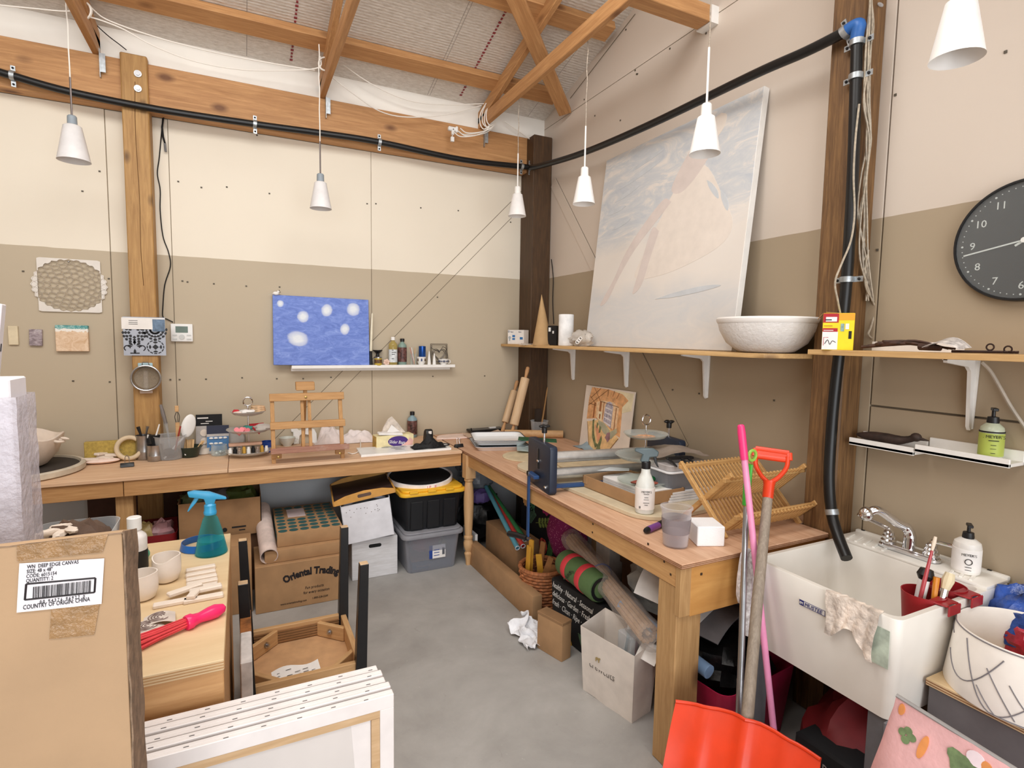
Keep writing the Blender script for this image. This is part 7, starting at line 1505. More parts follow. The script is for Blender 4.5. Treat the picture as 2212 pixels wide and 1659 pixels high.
for k, (dx, dy, m_, lab) in enumerate(((-.01, .0, mat('brush_teal', (112, 140, 150), .5), 'broad brush with grey-blue tip in the paper bag'), (.02, -.05, mat('brush_maroon', (120, 44, 48), .4), 'thin maroon brush in the square cup in the paper bag'), (.03, -.03, WPLAST, 'thin white brush in the square cup in the paper bag'))):
    t = thing('paint_brush', lab, 'brush', pbl+V(dx, dy, .16), rot=(.1-.15*k, .1, 0)); MB().lathe([(.006, 0), (.007, .16), (.012 if k == 0 else .006, .2)], 10).build('handle', m_, t); MB().lathe([(.014 if k == 0 else .006, .2), (.016 if k == 0 else .007, .225), (.013 if k == 0 else .002, .24)], 10, sy=.5).build('bristles', mat('bristle_white', (226, 222, 216), .8) if k == 0 else m_, t)
one('clear_bag', 'cloudy plastic bag filling the space behind the dowel bundle', 'bag', MB().ball((0, 0, 0), .19, 26, 16, .8, 1.1, .95, amp=.4, seed=23), mat('bag_cloudy', (176, 178, 176), .25, alpha=.75, bmp=.7, bs=18), (1.86, 2.02, .48))
one('white_papers', 'bent white paper sheets behind the bench leg', 'paper', MB().grid(10, 8, lambda u, v: ((u-.5)*.24, (v-.5)*.30, .05+.09*math.sin(PI*u)*v+.03*v), .003), PAPER, (1.70, 1.78, .46), rz=.4)
one('paper_sheets', 'white printed paper curled at the top of the paper bag', 'paper', MB().grid(8, 6, lambda u, v: ((u-.5)*.12, (v-.5)*.1, .05*math.sin(PI*u)), .001), PAPER, pbl+V(.03, -.16, .30), rz=.2)
# ================================================================ UNDER THE LONG BENCH
TEAL = mat('dot_teal', (52, 92, 92), .8, var=.06)
# boxes in the middle
ot = thing('shop_carton', 'brown shop carton printed with arched lettering and a red cartoon dog shape', 'box', (.29, 3.73, 0), .02) if False else None
ot = thing('printed_carton', 'brown carton with arched black shop lettering on the floor beyond the upturned stool', 'box', (.285, 3.735, 0), .0)
MB().box(-.245, .245, -.265, .265, 0, .285).build('carton', CARD, ot, bev=.003)
text('Oriental Trading', .06, (.07, -.2665, .195), (PI/2, .0, 0), mat('print_black', (30, 24, 26), .7, var=0), ot, sx=.78, align='CENTER', curve_r=.38, bold=.003)
for s_, sz, x, z in (('Fun products', .024, .03, .105), ('for every occasion', .024, .02, .075), ('www.orientaltrading.com', .017, -.11, .03), ('1-800-228-2269', .017, .07, .035)): text(s_, sz, (x, -.2665, z), (PI/2, 0, 0), mat('print_black', (30, 24, 26)), ot, sx=.85, shear=.1)
pbx = cbox('flat_carton', 'plain flat cardboard box tilted on the printed carton under the dotted box', (.325, 3.75), (.46, .50), .075, CARD, .0, False, z=.2865)
db_ = cbox('dotted_box', 'cardboard box with rows of teal dots and a white card on its lid', (.36, 3.82), (.385, .56), .085, CARD, .0, False, z=.363)
for j in range(8):
    for i in range(6):
        if 4 <= j <= 6 and 1 <= i <= 2: continue
        MB().at((-.158+.063*i, -.24+.067*j, .0851)).lathe([(.0265, 0), (.0265, .0009), (.001, .0009)], 16).build('printed_dot', TEAL, db_)
for j in range(8): MB().at((-.1931, -.24+.067*j, .05), (0, -PI/2, 0)).lathe([(.024, 0), (.024, .0008), (.001, .0008)], 14).build('printed_dot', TEAL, db_)
MB().box(-.11, -.0, .02, .19, .0852, .0875).build('white_card', mat('card_pinkish', (214, 196, 196), .8), db_)
tube_ = thing('mailing_tube', 'fat white cardboard mailing tube leaning beside the printed carton', 'tube', (.12, 3.49, .335)); dd = V(-.02, .52, .13); tube_.rotation_euler = dd.to_track_quat('Z', 'Y').to_euler()
MB().lathe([(.05, 0), (.051, .56), (.046, .56), (.046, .02), (.045, 0), (.05, 0)], 28, cap=False).build('tube_wall', mat('tube_pinkwhite', (214, 196, 188), .75, var=.08), tube_); MB().lathe([(.0455, .10), (.0455, .11), (.001, .11)], 24).build('plug', mat('tube_dark', (110, 84, 64), .8), tube_)
tc = cbox('tall_carton', 'tall narrow brown carton standing behind the stool leg by the plywood chest', (-.06, 3.62), (.17, .20), .42, CARD, .0, False)
ar = thing('archive_box', 'open brown archive box stuffed with green bags under the long bench', 'box', (-.14, 3.98, .385))
for a, b in (((-.23, .23, -.18, -.175), 0), ((-.23, .23, .175, .18), 0), ((-.23, -.225, -.18, .18), 0), ((.225, .23, -.18, .18), 0)): MB().box(a[0], a[1], a[2], a[3], 0, .235).build('box_side', CARDD, ar)
MB().box(-.225, .225, -.175, .175, 0, .006).build('box_bottom', CARDD, ar)
MB().box(.06, .14, -.1812, -.1795, .05, .06).box(.10, .135, -.1812, -.1795, .03, .037).build('printed_line', DARK, ar)
MB().at((.02, -.1812, .045), (PI/2, 0, 0)).lathe([(.001, -.001), (.014, -.001), (.014, .0005)], 16).build('printed_spot', DARK, ar)
arl = Vector(ar.location)
for k, (dx, c_, lab, r_) in enumerate(((-.17, (112, 128, 92), 'pale green bag drooping over the left of the archive box', .085), (-.03, (96, 92, 92), 'grey bag in the middle of the archive box', .10), (.12, (72, 86, 40), 'dark green bag at the right of the archive box', .10))):
    one('stuffed_bag', lab, 'bag', MB().ball((0, 0, 0), r_, 18, 12, 1.1, 1.2, .75, amp=.35, seed=k+30), mat('stuff_%d' % k, c_, .55, bmp=.5, bs=25), arl+V(dx*.85, 0, .20))
lb = thing('lower_crate', 'dark wooden crate under the archive box', 'crate', (-.16, 4.0, 0)); MB().box(-.24, .24, -.17, .19, 0, .38).build('crate_body', mat('crate_brown', (96, 66, 44), .7), lb, bev=.004)
rbn = thing('red_bin', 'dark red bin of plastic packets behind the bench leg', 'bin', (-.56, 4.0, 0)); tub(rbn, .36, .36, .44, .9, mat('bin_red', (130, 26, 34), .5), 'bin_wall', .04, .004)
for k, (dx, c_, lab) in enumerate(((-.08, (176, 60, 60), 'red packet in the red bin'), (.0, (214, 190, 130), 'yellowish packet in the red bin'), (.09, (196, 150, 156), 'clear pinkish packet in the red bin'))):
    one('packet', lab, 'packet', MB().ball((0, 0, 0), .075, 14, 9, .9, .8, 1.0, amp=.4, seed=40+k), mat('packet_%d' % k, c_, .3, bmp=.5, bs=30), (-.56+dx, 3.95, .42))
one('dark_board', 'dark brown board standing in the shade behind the red bin', 'board', MB().box(-.3, .3, -.01, .01, 0, .66), mat('board_dark', (74, 46, 34), .7), (-.60, 4.26, 0))
# white boxes with handle, tray
wb2 = thing('white_box', 'white scuffed box with an oval hand hole on the floor under the long bench', 'box', (.79, 3.89, 0))
SCUF = wood('scuffed_white', (206, 204, 204), (240, 240, 244), 0, 7, 9)
MB().box(-.155, .155, -.19, .19, 0, .275).build('carton', SCUF, wb2, bev=.003)
MB().prism([(p[0], p[1]+.225) for p in rrect(.085, .024, .011)], -.1915, -.1895, 'xz').build('hand_hole', BLKM, wb2)
bk2 = thing('bankers_box', 'white file box tilted on the white scuffed box, stuffed with papers', 'box', (.775, 3.87, .30), rot=(.03, -.13, -.12))
FB = mat('file_white', (226, 226, 232), .75, var=.03)
MB().box(-.16, .16, -.22, -.216, 0, .26).build('box_front', FB, bk2); MB().box(-.16, .16, .19, .194, 0, .27).build('box_back', FB, bk2); MB().box(-.16, -.156, -.22, .194, 0, .27).build('box_side', FB, bk2); MB().box(.156, .16, -.22, .194, 0, .27).build('box_side', FB, bk2); MB().box(-.16, .16, -.22, .194, -.004, 0).build('box_bottom', FB, bk2)
MB().box(-.1615, -.1595, -.05, .03, .19, .225).build('hand_hole', BLKM, bk2)
for k in range(3): MB().box(-.1612, -.1595, -.16, .10, .06+.04*k, .064+.04*k).build('printed_line', DARK, bk2)
sp_ = MB(); rnd = random.Random(6)
for k in range(16): sp_.box(*(lambda x, z: (x, x+.005, -.2212, -.2195, z, z+.004))(rnd.uniform(-.13, .12), rnd.uniform(.16, .24)))
stuff(sp_.build('dirt_speck', mat('speck', (120, 110, 104), .8), bk2))
bkl = Vector(bk2.location)
one('paper_stack', 'white and blue papers bulging out of the file box', 'paper', MB().grid(12, 8, lambda u, v: ((u-.5)*.28, (v-.5)*.32, .24+.04*math.sin(PI*u)), .02), mat('paper_bluegrey', (206, 210, 226), .7), bkl+V(0, -.0, .0), rot=(0, -.13, -.12))
wt2 = thing('wooden_tray', 'dark-bottomed wooden tray with arched honey-coloured end lying on the file box', 'tray', (.735, 3.86, .575), rot=(.02, -.16, -.10))
HON = mat('tray_honey', (206, 152, 76), .5, var=.05)
arch = [(-.20, 0), (.20, 0), (.20, .03), (.12, .052), (0, .062), (-.12, .052), (-.20, .03)]
MB().prism(arch, -.225, -.213, 'xz').build('tray_end', HON, wt2, bev=.002); MB().prism(arch, .213, .225, 'xz').build('tray_end', HON, wt2, bev=.002)
MB().box(-.205, -.195, -.213, .213, 0, .03).box(.195, .205, -.213, .213, 0, .03).build('tray_side', HON, wt2); MB().box(-.195, .195, -.213, .213, .0, .02).build('tray_bottom', mat('tray_darkwood', (62, 46, 44), .5), wt2)
MB().prism([(p[0], p[1]+.034) for p in rrect(.09, .022, .01)], -.2262, -.2245, 'xz').build('hand_hole', mat('hole_brown', (92, 72, 62), .6), wt2)
# totes
ctb = thing('clear_tote', 'clear plastic tote with grey lid on the floor, toys and a book inside', 'tote', (1.185, 3.865, 0))
tub(ctb, .40, .48, .262, .87, glass('tote_plastic', (206, 208, 216), .12, thin=.2), 'tote_wall', .04)
MB().prism(rrect(.45, .52, .05), .255, .285, 'xy').prism(rrect(.42, .49, .05), .285, .297, 'xy').build('lid', mat('lid_grey2', (142, 142, 148), .5, var=.03), ctb, bev=.006, seg=2)
ctl = Vector(ctb.location)
MB().box(-.03, .09, -.226, -.224, .09, .185).build('label', PAPER, ctb, rot=(-.0, 0, 0), loc=(0, .0, 0)); MB().box(-.03, -.006, -.2268, -.2255, .09, .185).build('label_band', mat('print_blue2', (36, 66, 140), .5), ctb); MB().box(.066, .084, -.2268, -.2255, .11, .16).build('label_code', mat('print_greyd', (90, 92, 100), .6), ctb)
for k in range(3): MB().box(.004, .045, -.2268, -.2255, .108+.02*k, .113+.02*k).build('label_line', mat('print_blue2', (36, 66, 140)), ctb)
one('red_toy', 'red toy seen through the clear tote', 'toy', MB().ball((0, 0, 0), .085, 18, 12, 1.4, .9, .75, amp=.2, seed=3), mat('toy_red', (214, 52, 44), .4), ctl+V(.0, -.06, .15))
one('yellow_toy', 'yellow-green toy seen through the clear tote at right', 'toy', MB().ball((0, 0, 0), .05, 16, 10, 1, .8, .8, amp=.3, seed=8), mat('toy_yellow', (206, 206, 70), .4), ctl+V(.10, -.08, .14))
bkx = thing('board_game_box', 'flat teal game box lying at the bottom of the clear tote', 'box', ctl+V(.0, -.01, .012)); MB().box(-.14, .14, -.18, .18, 0, .05).build('carton', mat('game_teal', (58, 126, 148), .5, var=.08), bkx)
text('Dinosaurs Living on Land', .026, (-.115, -.1815, .015), (PI/2, 0, 0), mat('print_cream', (226, 214, 170), .6), bkx, sx=.75)
one('wood_shelf_piece', 'pale wooden board above the teal box in the clear tote', 'board', MB().box(-.14, .14, -.17, .17, 0, .012), PINE, ctl+V(0, -.005, .065))
blt = thing('black_tote', 'black storage tote with yellow lid stacked on the clear tote', 'tote', (1.19, 3.88, .2985))
tub(blt, .44, .46, .262, .88, mat('tote_black2', (22, 24, 28), .4, var=.05), 'tote_wall', .04, .004)
for x in (-.12, 0, .12): MB().box(x-.045, x+.045, -.222, -.2, .02, .22).build('front_rib', mat('tote_black2', (22, 24, 28)), blt, bev=.004, rot=(.045, 0, 0))
YL = mat('lid_yellow', (238, 184, 48), .45, var=.03)
MB().prism(rrect(.48, .51, .05), .252, .278, 'xy').prism(rrect(.45, .48, .05), .278, .296, 'xy').build('lid', YL, blt, bev=.006, seg=2)
for x in (-.15, -.02, .11): MB().box(x-.03, x+.03, -.262, -.235, .276, .292).build('lid_tab', YL, blt, bev=.003)
ho = thing('embroidery_hoop', 'round black drum screen with white rim lying tilted on the yellow lid', 'hoop', (1.165, 3.90, .607), rot=(.10, -.02, 0))
MB().lathe([(.235, 0), (.238, .003), (.238, .032), (.233, .034), (.226, .034), (.225, .0), (.235, 0)], 60, cap=False).build('rim', mat('hoop_white', (236, 232, 232), .5), ho); MB().lathe([(.226, .018), (.226, .022), (.001, .022)], 48).build('screen', BLKM, ho)
text('LP   E', .03, (-.02, -.2392, .008), (PI/2, 0, 0), mat('ink_pink', (214, 110, 140), .7), ho)

# ================================================================ LEFT FOREGROUND
ZC = .74
ch = thing('plywood_chest', 'pine chest with pale plywood top at left holding cups and a blue spray bottle', 'chest', (-.60, 2.225, 0))
PLT_ = mat('ply_top_pale', (222, 198, 158), .6, var=.05, vs=5)
MB().box(-.75, .534, -.53, .55, 0, .705).build('carcass', wood('chest_pine', (186, 134, 82), (226, 180, 126), 0, 2.2, 9, knots=1.2), ch, bev=.003)
MB().box(-.75, .536, -.545, .552, .708, .74).build('ply_top', wood('ply_top_wood', (214, 184, 142), (232, 208, 168), 0, 1.6, 5, knots=.9, knotc=(150, 112, 72)), ch, bev=.002)
for z in (.714, .722, .730): MB().box(-.75, .5368, -.5458, .5528, z, z+.0035).build('ply_layer', wood('ply_edge_pale', (172, 130, 84), (206, 166, 118), 0, 9, 3), ch)
def onC(px, py, z=ZC): return onZ(px, py, z)
# blue spray bottle
AQ = glass('aqua_plastic', (96, 206, 214), .06, thin=.05, tint=.5); AQL = glass('aqua_liquid', (60, 184, 196), .06, thin=.2, tint=.6); AQB = mat('aqua_trigger', (58, 158, 206), .3, var=.03)
ab = thing('spray_bottle', 'translucent aqua spray bottle with blue trigger on the plywood chest', 'bottle', onC(456, 1200)+V(0, .03, 0), .12)
MB().lathe([(.058, 0), (.061, .004), (.06, .012), (.044, .09), (.028, .148), (.022, .158), (.022, .17)], 40).build('bottle_body', AQ, ab)
MB().lathe([(.057, .004), (.0585, .012), (.049, .06), (.001, .06)], 36).build('liquid', AQL, ab)
MB().lathe([(.0235, .166), (.0245, .172), (.0245, .178), (.022, .182), (.022, .205), (.016, .212)], 24).build('collar', AQB, ab)
MB().prism([(-.015, .205), (-.022, .235), (-.075, .25), (-.08, .268), (-.055, .272), (.0, .26), (.055, .232), (.062, .228), (.058, .222), (.02, .228), (.014, .205)], -.015, .015, 'xz').build('spray_head', AQB, ab, bev=.005, seg=2)
MB().prism([(-.05, .25), (-.035, .246), (-.05, .222), (-.075, .192), (-.082, .188), (-.07, .214)], -.008, .008, 'xz').build('trigger', AQB, ab, bev=.003)
rg = one('blue_ring', 'blue plastic ring lying behind the aqua spray bottle', 'ring', MB().lathe([(.078, 0), (.080, .003), (.074, .03), (.0715, .03), (.076, .003), (.078, 0)], 44, cap=False), mat('ring_blue', (36, 100, 178), .35, var=.02), onC(428, 1190)+V(.01, .04, .0005))
POR = mat('porcelain', (232, 222, 212), .22, var=.02)
def cup(label, loc, r, h, dip=.012, rz=0):
    prof = [(r*.55, 0), (r*.8, .008), (r*.97, h*.35), (r, h*.6), (r*.96, h), (r*.88, h), (r*.9, h*.6), (r*.7, .02), (.002, .012)]
    mb = MB(); mb.lathe(prof, 36); mb.v = [(x*(1+.04*math.cos(3*math.atan2(y, x))), y, z-(dip*max(0, math.cos(math.atan2(y, x)+1.9))**3*(z/h)**3)) for x, y, z in mb.v]
    t = thing('porcelain_cup', label, 'cup', loc, rz, 'porcelain cups'); mb.build('cup_body', POR, t, ang=60); return t
cup('white porcelain cup with a dented rim, right of the two on the plywood chest', onC(358, 1262)+V(0, .03, 0), .047, .098, .016)
cup('white porcelain cup half hidden behind the carton, left of the two on the plywood chest', onC(306, 1302)+V(0, .03, 0), .046, .094, .004)
# clay strips
for k, (px, py, rz, lab) in enumerate(((434, 1232, .12, 'farthest'), (434, 1243, .10, 'second'), (436, 1253, .12, 'third'), (437, 1262, .1, 'nearest'))): one('clay_strip', lab+' clay strip of the neat row on the plywood chest', 'clay strip', MB().cb((0, 0, .007), (.10, .026, .014)), CLAY, onC(px, py), rz, group='clay strips in a row', bev=.003)
for k, (px, py, z, rz, w_, lab) in enumerate(((380, 1305, 0, .06, .13, 'long clay strip lying at the bottom left of the loose pile'), (400, 1285, .012, .5, .11, 'clay strip slanting over the left of the loose pile'), (440, 1296, .0, .05, .12, 'clay strip at the bottom right of the loose pile'), (445, 1283, .012, .15, .10, 'clay strip across the top right of the loose pile'), (418, 1296, .014, 1.3, .055, 'short clay block standing in the middle of the loose pile'), (440, 1272, .0, .1, .09, 'clay strip at the back of the loose pile'))): one('clay_strip', lab, 'clay strip', MB().cb((0, 0, .007), (w_, .028, .014)), CLAY, onC(px, py)+V(0, 0, z), rz, group='loose clay strips', bev=.003)
# pink wand
pw = thing('pink_duster', 'pink plastic wand with hot pink handle and clear red strands on the chest', 'duster', onC(400, 1362)+V(0, 0, .022)); a, b = onC(490, 1322), onC(285, 1408); dv = (a-b).normalized(); pw.rotation_euler = (0, 0, math.atan2(dv.y, dv.x))
HPK = mat('wand_pink', (232, 44, 104), .28, var=.03)
MB().at((0, 0, 0), (0, PI/2, 0)).lathe([(.021, .002), (.023, .006), (.023, .02), (.019, .026), (.016, .045), (.021, .075), (.022, .095), (.014, .12), (.003, .128)], 22).build('handle', HPK, pw)
STR = mat('strand_red', (236, 84, 92), .25, alpha=.78, var=.06)
rnd = random.Random(13); mb = MB()
for k in range(22):
    a_ = rnd.uniform(0, 2*PI); r0 = rnd.uniform(.003, .017); r1 = rnd.uniform(.01, .034); mb.tube([(.01, r0*math.cos(a_), r0*math.sin(a_)), (-.08, r0*1.3*math.cos(a_), r0*1.2*math.sin(a_)-.002), (-.19, r1*1.5*math.cos(a_), max(-.018, r1*.8*math.sin(a_))-.004)], .0028, 5)
stuff(mb.build('strand', STR, pw))
for k, (px, py, rz, lab) in enumerate(((318, 1362, .5, 'nearer printed paper wrapper with swirls beside the pink wand'), (345, 1345, .1, 'farther printed paper wrapper with swirls beside the pink wand'))):
    t = thing('swirl_wrapper', lab, 'wrapper', onC(px, py)+V(0, 0, .001+.004*k), rz, 'swirl printed wrappers')
    MB().grid(8, 8, lambda u, v: ((u-.5)*.085, (v-.5)*.075, .012*math.sin(PI*u)+.004), .001).build('paper', mat('wrapper_pale', (206, 194, 184), .6), t)
    mb = MB()
    for q in range(4): mb.torus((.0, 0, .0165), .006+.008*q, .0013, 20, 4, 2, 4.4, .4*q)
    stuff(mb.build('swirl_print', mat('swirl_ink', (112, 88, 84), .7), t))
wbt = bottle('glue_bottle', 'white bottle with black label half hidden by the big carton', 'bottle', onC(299, 1235)+V(-.01, .02, 0), .04, .165, .02, mat('bottle_white', (232, 228, 226), .35), mat('label_black', (26, 26, 28), .5), WPLAST, ch=.045, cr=.024, lz=(.05, .5))
for k in range(4): text('~~~~~~', .011, (-.02, -.0425, .03+.014*k), (PI/2, 0, .3), PAPER, wbt)
one('teal_ball', 'teal glass ball peeping out behind the black-labelled bottle', 'ball', MB().ball((0, 0, .022), .022, 16, 10), glass('teal_glass', (130, 206, 190), .05, thin=.25), onC(311, 1208))
# rubbish tub behind the carton
wbn = thing('scrap_tub', 'clear tub with a brown bag and pale clay scraps behind the big carton', 'tub', (-.53, 2.30, ZC+.0005)); tub(wbn, .24, .26, .235, .8, CLEARP, 'tub_wall', .05)
one('brown_bag', 'dark brown bag lining the tub of clay scraps', 'bag', MB().ball((0, 0, 0), .10, 16, 10, 1.05, 1, .9, amp=.35, seed=19), mat('bag_brown', (88, 68, 56), .5, bmp=.5, bs=24), (-.52, 2.31, ZC+.175))
for k in range(6): one('clay_scrap', 'pale clay scrap %s on the brown bag in the tub' % ('lying left', 'lying left of middle', 'in the middle', 'lying right of middle', 'at the front', 'at the back')[k], 'clay scrap', MB().ball((0, 0, 0), .022, 10, 7, 1.5, .7, .5, amp=.4, seed=50+k), CLAY, (-.61+.03*k if k < 4 else -.56, 2.24+(.02 if k == 4 else .05*(k == 5)), ZC+.245+.01*(k % 2)), rz=k*.7, group='clay scraps in the tub')
# big canvas carton
bc = thing('canvas_carton', 'large worn cardboard canvas carton in the left foreground with a barcode label', 'box', (-.205, 1.212, 0))
CB_ = mat('carton_face', (176, 146, 114), .8, var=.04, vs=4, bmp=.06, bs=90)
MB().prism([(0, 0), (.135, 0), (.135, 1.243), (.02, 1.279), (0, 1.28)], -1.4, -.002, 'yz').build('carton', CB_, bc, bev=.004, seg=2)
WORN = mat('carton_worn', (134, 112, 92), .95, var=.16, vs=30, bmp=.5, bs=60)
MB().grid(20, 60, lambda u, v: (.001+.004*noise.noise(V(u*3, v*18, 1)), .002+.131*u, .005+(1.276-.036*u)*v), .003).build('worn_end', WORN, bc)
MB().grid(60, 6, lambda u, v: (-1.4+1.40*u, -.001+.134*v, 1.2805-.0365*v+.004*noise.noise(V(u*40, v*4, 2))), .002).build('crushed_top', WORN, bc)
def onF(px, py): p = onY(px, py, 1.211); return p-Vector(bc.location)
TAPEM = mat('clear_brown_tape', (158, 124, 86), .12, var=.08, vs=30, bmp=.7, bs=70)
def facequad(nm, m, corners, y=-.0015, t=.001, nx=1, ny=1, wr=0):
    A, B_, C_, D_ = [onF(*c) for c in corners]
    return MB().grid(nx, ny, lambda u, v: (lambda p: V(p.x, y+wr*noise.noise(V(u*7, v*5, 3)), p.z))(A.lerp(B_, u).lerp(D_.lerp(C_, u), v)), -t).build(nm, m, bc)
facequad('packing_tape', TAPEM, ((37, 1212), (222, 1192), (234, 1153), (37, 1178)), -.002, .0006, 24, 8, .0012)
facequad('packing_tape', TAPEM, ((107, 1380), (204, 1370), (216, 1300), (112, 1308)), -.002, .0006, 14, 10, .0012)
facequad('shipping_label', mat('label_white', (236, 232, 236), .22, var=.01, bmp=.25, bs=60), ((37, 1322), (220, 1303), (226, 1205), (43, 1216)), -.0032, .0006, 18, 12, .0006)
PRN = mat('label_ink', (34, 30, 34), .5, var=0)
lo = onF(58, 1232)
rotl = math.atan2(onF(220, 1215).z-onF(58, 1232).z, onF(220, 1215).x-onF(58, 1232).x)
def ltext(s_, px, py, sz, sx=.66): p = onF(px, py); text(s_, sz, (p.x, -.0048, p.z), (PI/2, -rotl, 0), PRN, bc, sx=sx)
ltext('WN  DEEP EDGE CANVAS', 60, 1227, .0095); ltext('SIZE: 48 x 48"', 59, 1237, .0095); ltext('CODE: 6015154', 58, 1247, .0095); ltext('QUANTITY: 2', 57.5, 1257, .0095); ltext('0 0   9 4 3 7 6   9 6 9 2 7   0', 87, 1302, .0085, .66); ltext('COUNTRY OF ORIGIN: CHINA', 51, 1315, .0115, .60)
bcm = MB(); rnd = random.Random(9); p0, p1, p2 = onF(72, 1292), onF(198, 1277), onF(73, 1266)
ux = (p1-p0); uz = (p2-p0); x = 0
while x < 1:
    w_ = rnd.choice((.006, .009, .014, .02)); A = p0+ux*x; B_ = p0+ux*min(1, x+w_); bcm.add([(A.x, -.0050, A.z), (B_.x, -.0050, B_.z), (B_.x+uz.x, -.0050, B_.z+uz.z), (A.x+uz.x, -.0050, A.z+uz.z)], [(0, 1, 2, 3)]); x += w_+rnd.choice((.006, .009, .013))
stuff(bcm.build('barcode', PRN, bc))
fr = MB()
for a, b in (((55, 1294), (205, 1278)), ((58, 1260), (207, 1247)), ((55, 1294), (58, 1260)), ((205, 1278), (207, 1247))): fr.tube([V(onF(*a).x, -.0045, onF(*a).z), V(onF(*b).x, -.0045, onF(*b).z)], .0016, 4)
stuff(fr.build('barcode_frame', PRN, bc))
# wrapped canvases at the far left
wc = thing('wrapped_canvas', 'bubble-wrapped white canvas standing behind the big carton at far left', 'canvas', (-.49, 1.56, 0))
MB().box(-.075, .048, -.05, .05, 0, 1.548).build('canvas', mat('canvas_white', (232, 230, 236), .5, var=.02), wc, bev=.003)
BUB = mat('bubble_wrap', (214, 210, 220), .12, alpha=.55, var=.05, bmp=.8, bs=55)
MB().grid(30, 60, lambda u, v: (lambda a_: (( -.012+.072*max(-1, min(1, 1.5*math.cos(a_)))+.003*noise.noise(V(u*20, v*30, 1))), .0+.062*max(-1, min(1, 1.5*math.sin(a_)))+.003*noise.noise(V(u*20, v*30, 4)), .01+1.50*v))(2*PI*u)).build('bubble_wrap', BUB, wc, ang=80)
fc2 = thing('stapled_canvas', 'white canvas with stapled edge cut off by the left border of the picture', 'canvas', (-.672, 1.645, 0), rot=(0, .11, .1))
MB().box(-.8, -.004, -.02, .02, .6, 1.72).build('canvas', mat('canvas_white', (232, 230, 236)), fc2, bev=.002)
stp = MB()
for k in range(9): stp.cb((-.0035, 0, .9+.09*k), (.002, .003, .018))
stuff(stp.build('staple', DARK, fc2))
MB().box(-.8, -.004, -.02, .02, 0, .598).build('stand_frame', PINE, fc2)
# leaning stack of blank canvases
STW = wood('stretcher_wood', (196, 160, 118), (222, 190, 150), 0, 5, 9)
CNW = mat('canvas_primed', (232, 226, 224), .7, var=.02); CNB = mat('canvas_back', (214, 208, 204), .75, var=.02, vs=5)
for k in range(5):
    y = 1.50+.034*k; x1_ = .372-.004*k+(.003 if k % 2 else 0); hC = .625+.003*(k % 2)
    t = thing('blank_canvas', ('nearest blank canvas of the stack, its wooden stretcher back showing', 'second blank white canvas from the front of the stack', 'third blank white canvas from the front of the stack', 'fourth blank white canvas from the front of the stack', 'rearmost blank white canvas of the stack, beside the stool')[k], 'canvas', (-.05, y, 0), 0, 'stack of blank canvases')
    W2 = x1_+.05
    MB().box(-.42, W2, .012, .026, .002, hC).box(-.42, W2, 0, .012, hC-.04, hC).box(W2-.04, W2, 0, .012, .002, hC-.04).build('canvas_wrap', CNW, t, bev=.0015)
    if k == 0:
        MB().box(-.42, W2-.04, .002, .012, hC-.062, hC-.0405).build('stretcher_bar', STW, t); MB().box(W2-.064, W2-.0405, .002, .012, .002, hC-.063).build('stretcher_bar', STW, t)
        MB().box(-.42, W2-.066, .010, .0118, .002, hC-.064).build('canvas_back', CNB, t)
        MB().prism([(W2-.066, hC-.064), (W2-.12, hC-.064), (W2-.09, .15), (W2-.066, .15)], .0088, .0098, 'xz').build('corner_fold', CNW, t)
    st_ = MB()
    for j in range(9): st_.cb((-.36+.088*j+.01*k, .005+.006*(j % 2), hC+.0005), (.012, .0018, .0014))
    if k == 0:
        for j in range(4): st_.cb((W2+.0004, .006, .54-.13*j), (.0014, .0018, .012))
    stuff(st_.build('staple', mat('staple_grey', (110, 108, 108), .4, .6), t))
# painted canvas edge
lcv = thing('old_canvas', 'old canvas seen edge on, brown and white paint on its edge, beside the chest', 'canvas', (-.012, 2.36, 0))
MB().box(-.018, .022, -.20, .215, .0, .45).build('canvas', mat('canvas_oldwhite', (216, 212, 210), .75, var=.08, vs=20), lcv, bev=.003)
MB().box(-.019, .0225, .03, .217, .30, .4515).build('paint_patch', mat('paint_rust', (138, 88, 48), .7, var=.25, vs=25), lcv)
MB().box(-.0195, -.0175, -.198, .213, .01, .44).build('raw_back', mat('raw_canvas', (120, 88, 62), .8), lcv)
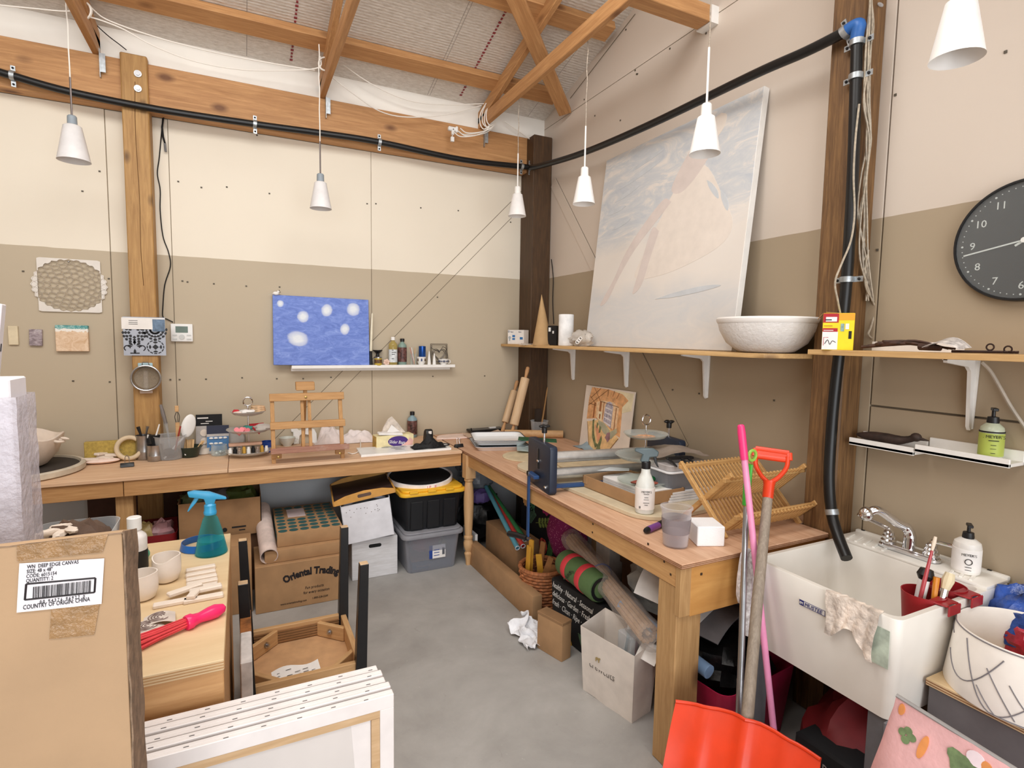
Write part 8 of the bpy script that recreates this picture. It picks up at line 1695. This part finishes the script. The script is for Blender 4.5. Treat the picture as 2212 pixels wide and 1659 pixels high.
# upturned stool
sl_ = thing('upturned_stool', 'wooden stool turned upside down on the floor with black legs in the air', 'stool', (.235, 2.80, 0))
APW = wood('stool_wood', (190, 146, 98), (222, 182, 132), 0, 5, 9); APY = wood('stool_wood_y', (190, 146, 98), (222, 182, 132), 1, 5, 9)
MB().box(-.265, .265, -.30, .30, 0, .028).build('seat', mat('seat_wood', (200, 158, 116), .7, var=.05), sl_, bev=.003)
for nm, m_, b_ in (('far', APW, (-.225, .225, .235, .262)), ('near', APW, (-.225, .225, -.262, -.235))): MB().box(b_[0], b_[1], b_[2], b_[3], .029, .118).build('apron', m_, sl_, bev=.002)
for b_ in ((-.25, -.222, -.23, .23), (.222, .25, -.23, .23)): MB().box(b_[0], b_[1], b_[2], b_[3], .029, .118).build('apron', APY, sl_, bev=.002)
for k in range(5): MB().box(-.225, .225, .228, .236, .036+.014*k, .043+.014*k).build('groove_strip', mat('groove_dark', (150, 110, 72), .7), sl_)
LEGB = mat('stool_black', (26, 26, 28), .35, var=.1)
for sx_, sy_ in ((-1, 1), (1, 1), (1, -1), (-1, -1)):
    bx_, by_ = sx_*.236, sy_*.25; tx_, ty_ = sx_*.252, sy_*.272; vs = []
    for (cx, cy, z, r_) in ((bx_, by_, .03, .026), (tx_, ty_, .60, .020)): vs += [(cx+a*r_, cy+b*r_, z) for a, b in ((-1, -1), (1, -1), (1, 1), (-1, 1))]
    lg_ = MB().add(vs, [(3, 2, 1, 0), (4, 5, 6, 7), (0, 1, 5, 4), (1, 2, 6, 5), (2, 3, 7, 6), (3, 0, 4, 7)]).build('leg', LEGB, sl_, bev=.002)
    MB().box(tx_-.0185, tx_+.0185, ty_-.0185, ty_+.0185, .599, .6025).build('raw_end', mat('raw_end', (206, 176, 140), .7, var=.1), lg_, bev=.001)
    o = MB().box(-.085, .085, -.012, .012, .03, .105).build('corner_block', APW, sl_, bev=.003, loc=(sx_*.165, sy_*.175, 0), rot=(0, 0, -sx_*sy_*PI/4))
    d_ = V(-sx_, -sy_, 0).normalized(); q_ = V(sx_*.165, sy_*.175, .07)+d_*.012; mb = MB(); mb.cyl(q_, q_+d_*.008, .014, n=12); mb.cyl(q_, q_+d_*.02, .007, n=8); mb.build('bolt', STEEL, sl_)
one('instruction_sheet', 'printed instruction sheet curled inside the upturned stool', 'paper', MB().grid(12, 8, lambda u, v: ((u-.5)*.21, (v-.5)*.10+.0, .02+.05*v+.012*math.sin(u*6)), .001), PAPER, (.20, 2.62, .03), rz=.15)
ipr = MB(); rnd = random.Random(3)
for c_ in range(5):
    for r_ in range(6):
        if rnd.random() < .8: u, v = .1+.18*c_, .12+.13*r_; ipr.cb(((u-.5)*.21+.012, (v-.5)*.10, .021+.05*v+.012*math.sin(u*6)+.001), (.024, .002, .0012))
o = ipr.build('printed_text', DARK, bpy.data.objects['instruction_sheet']); stuff(o)
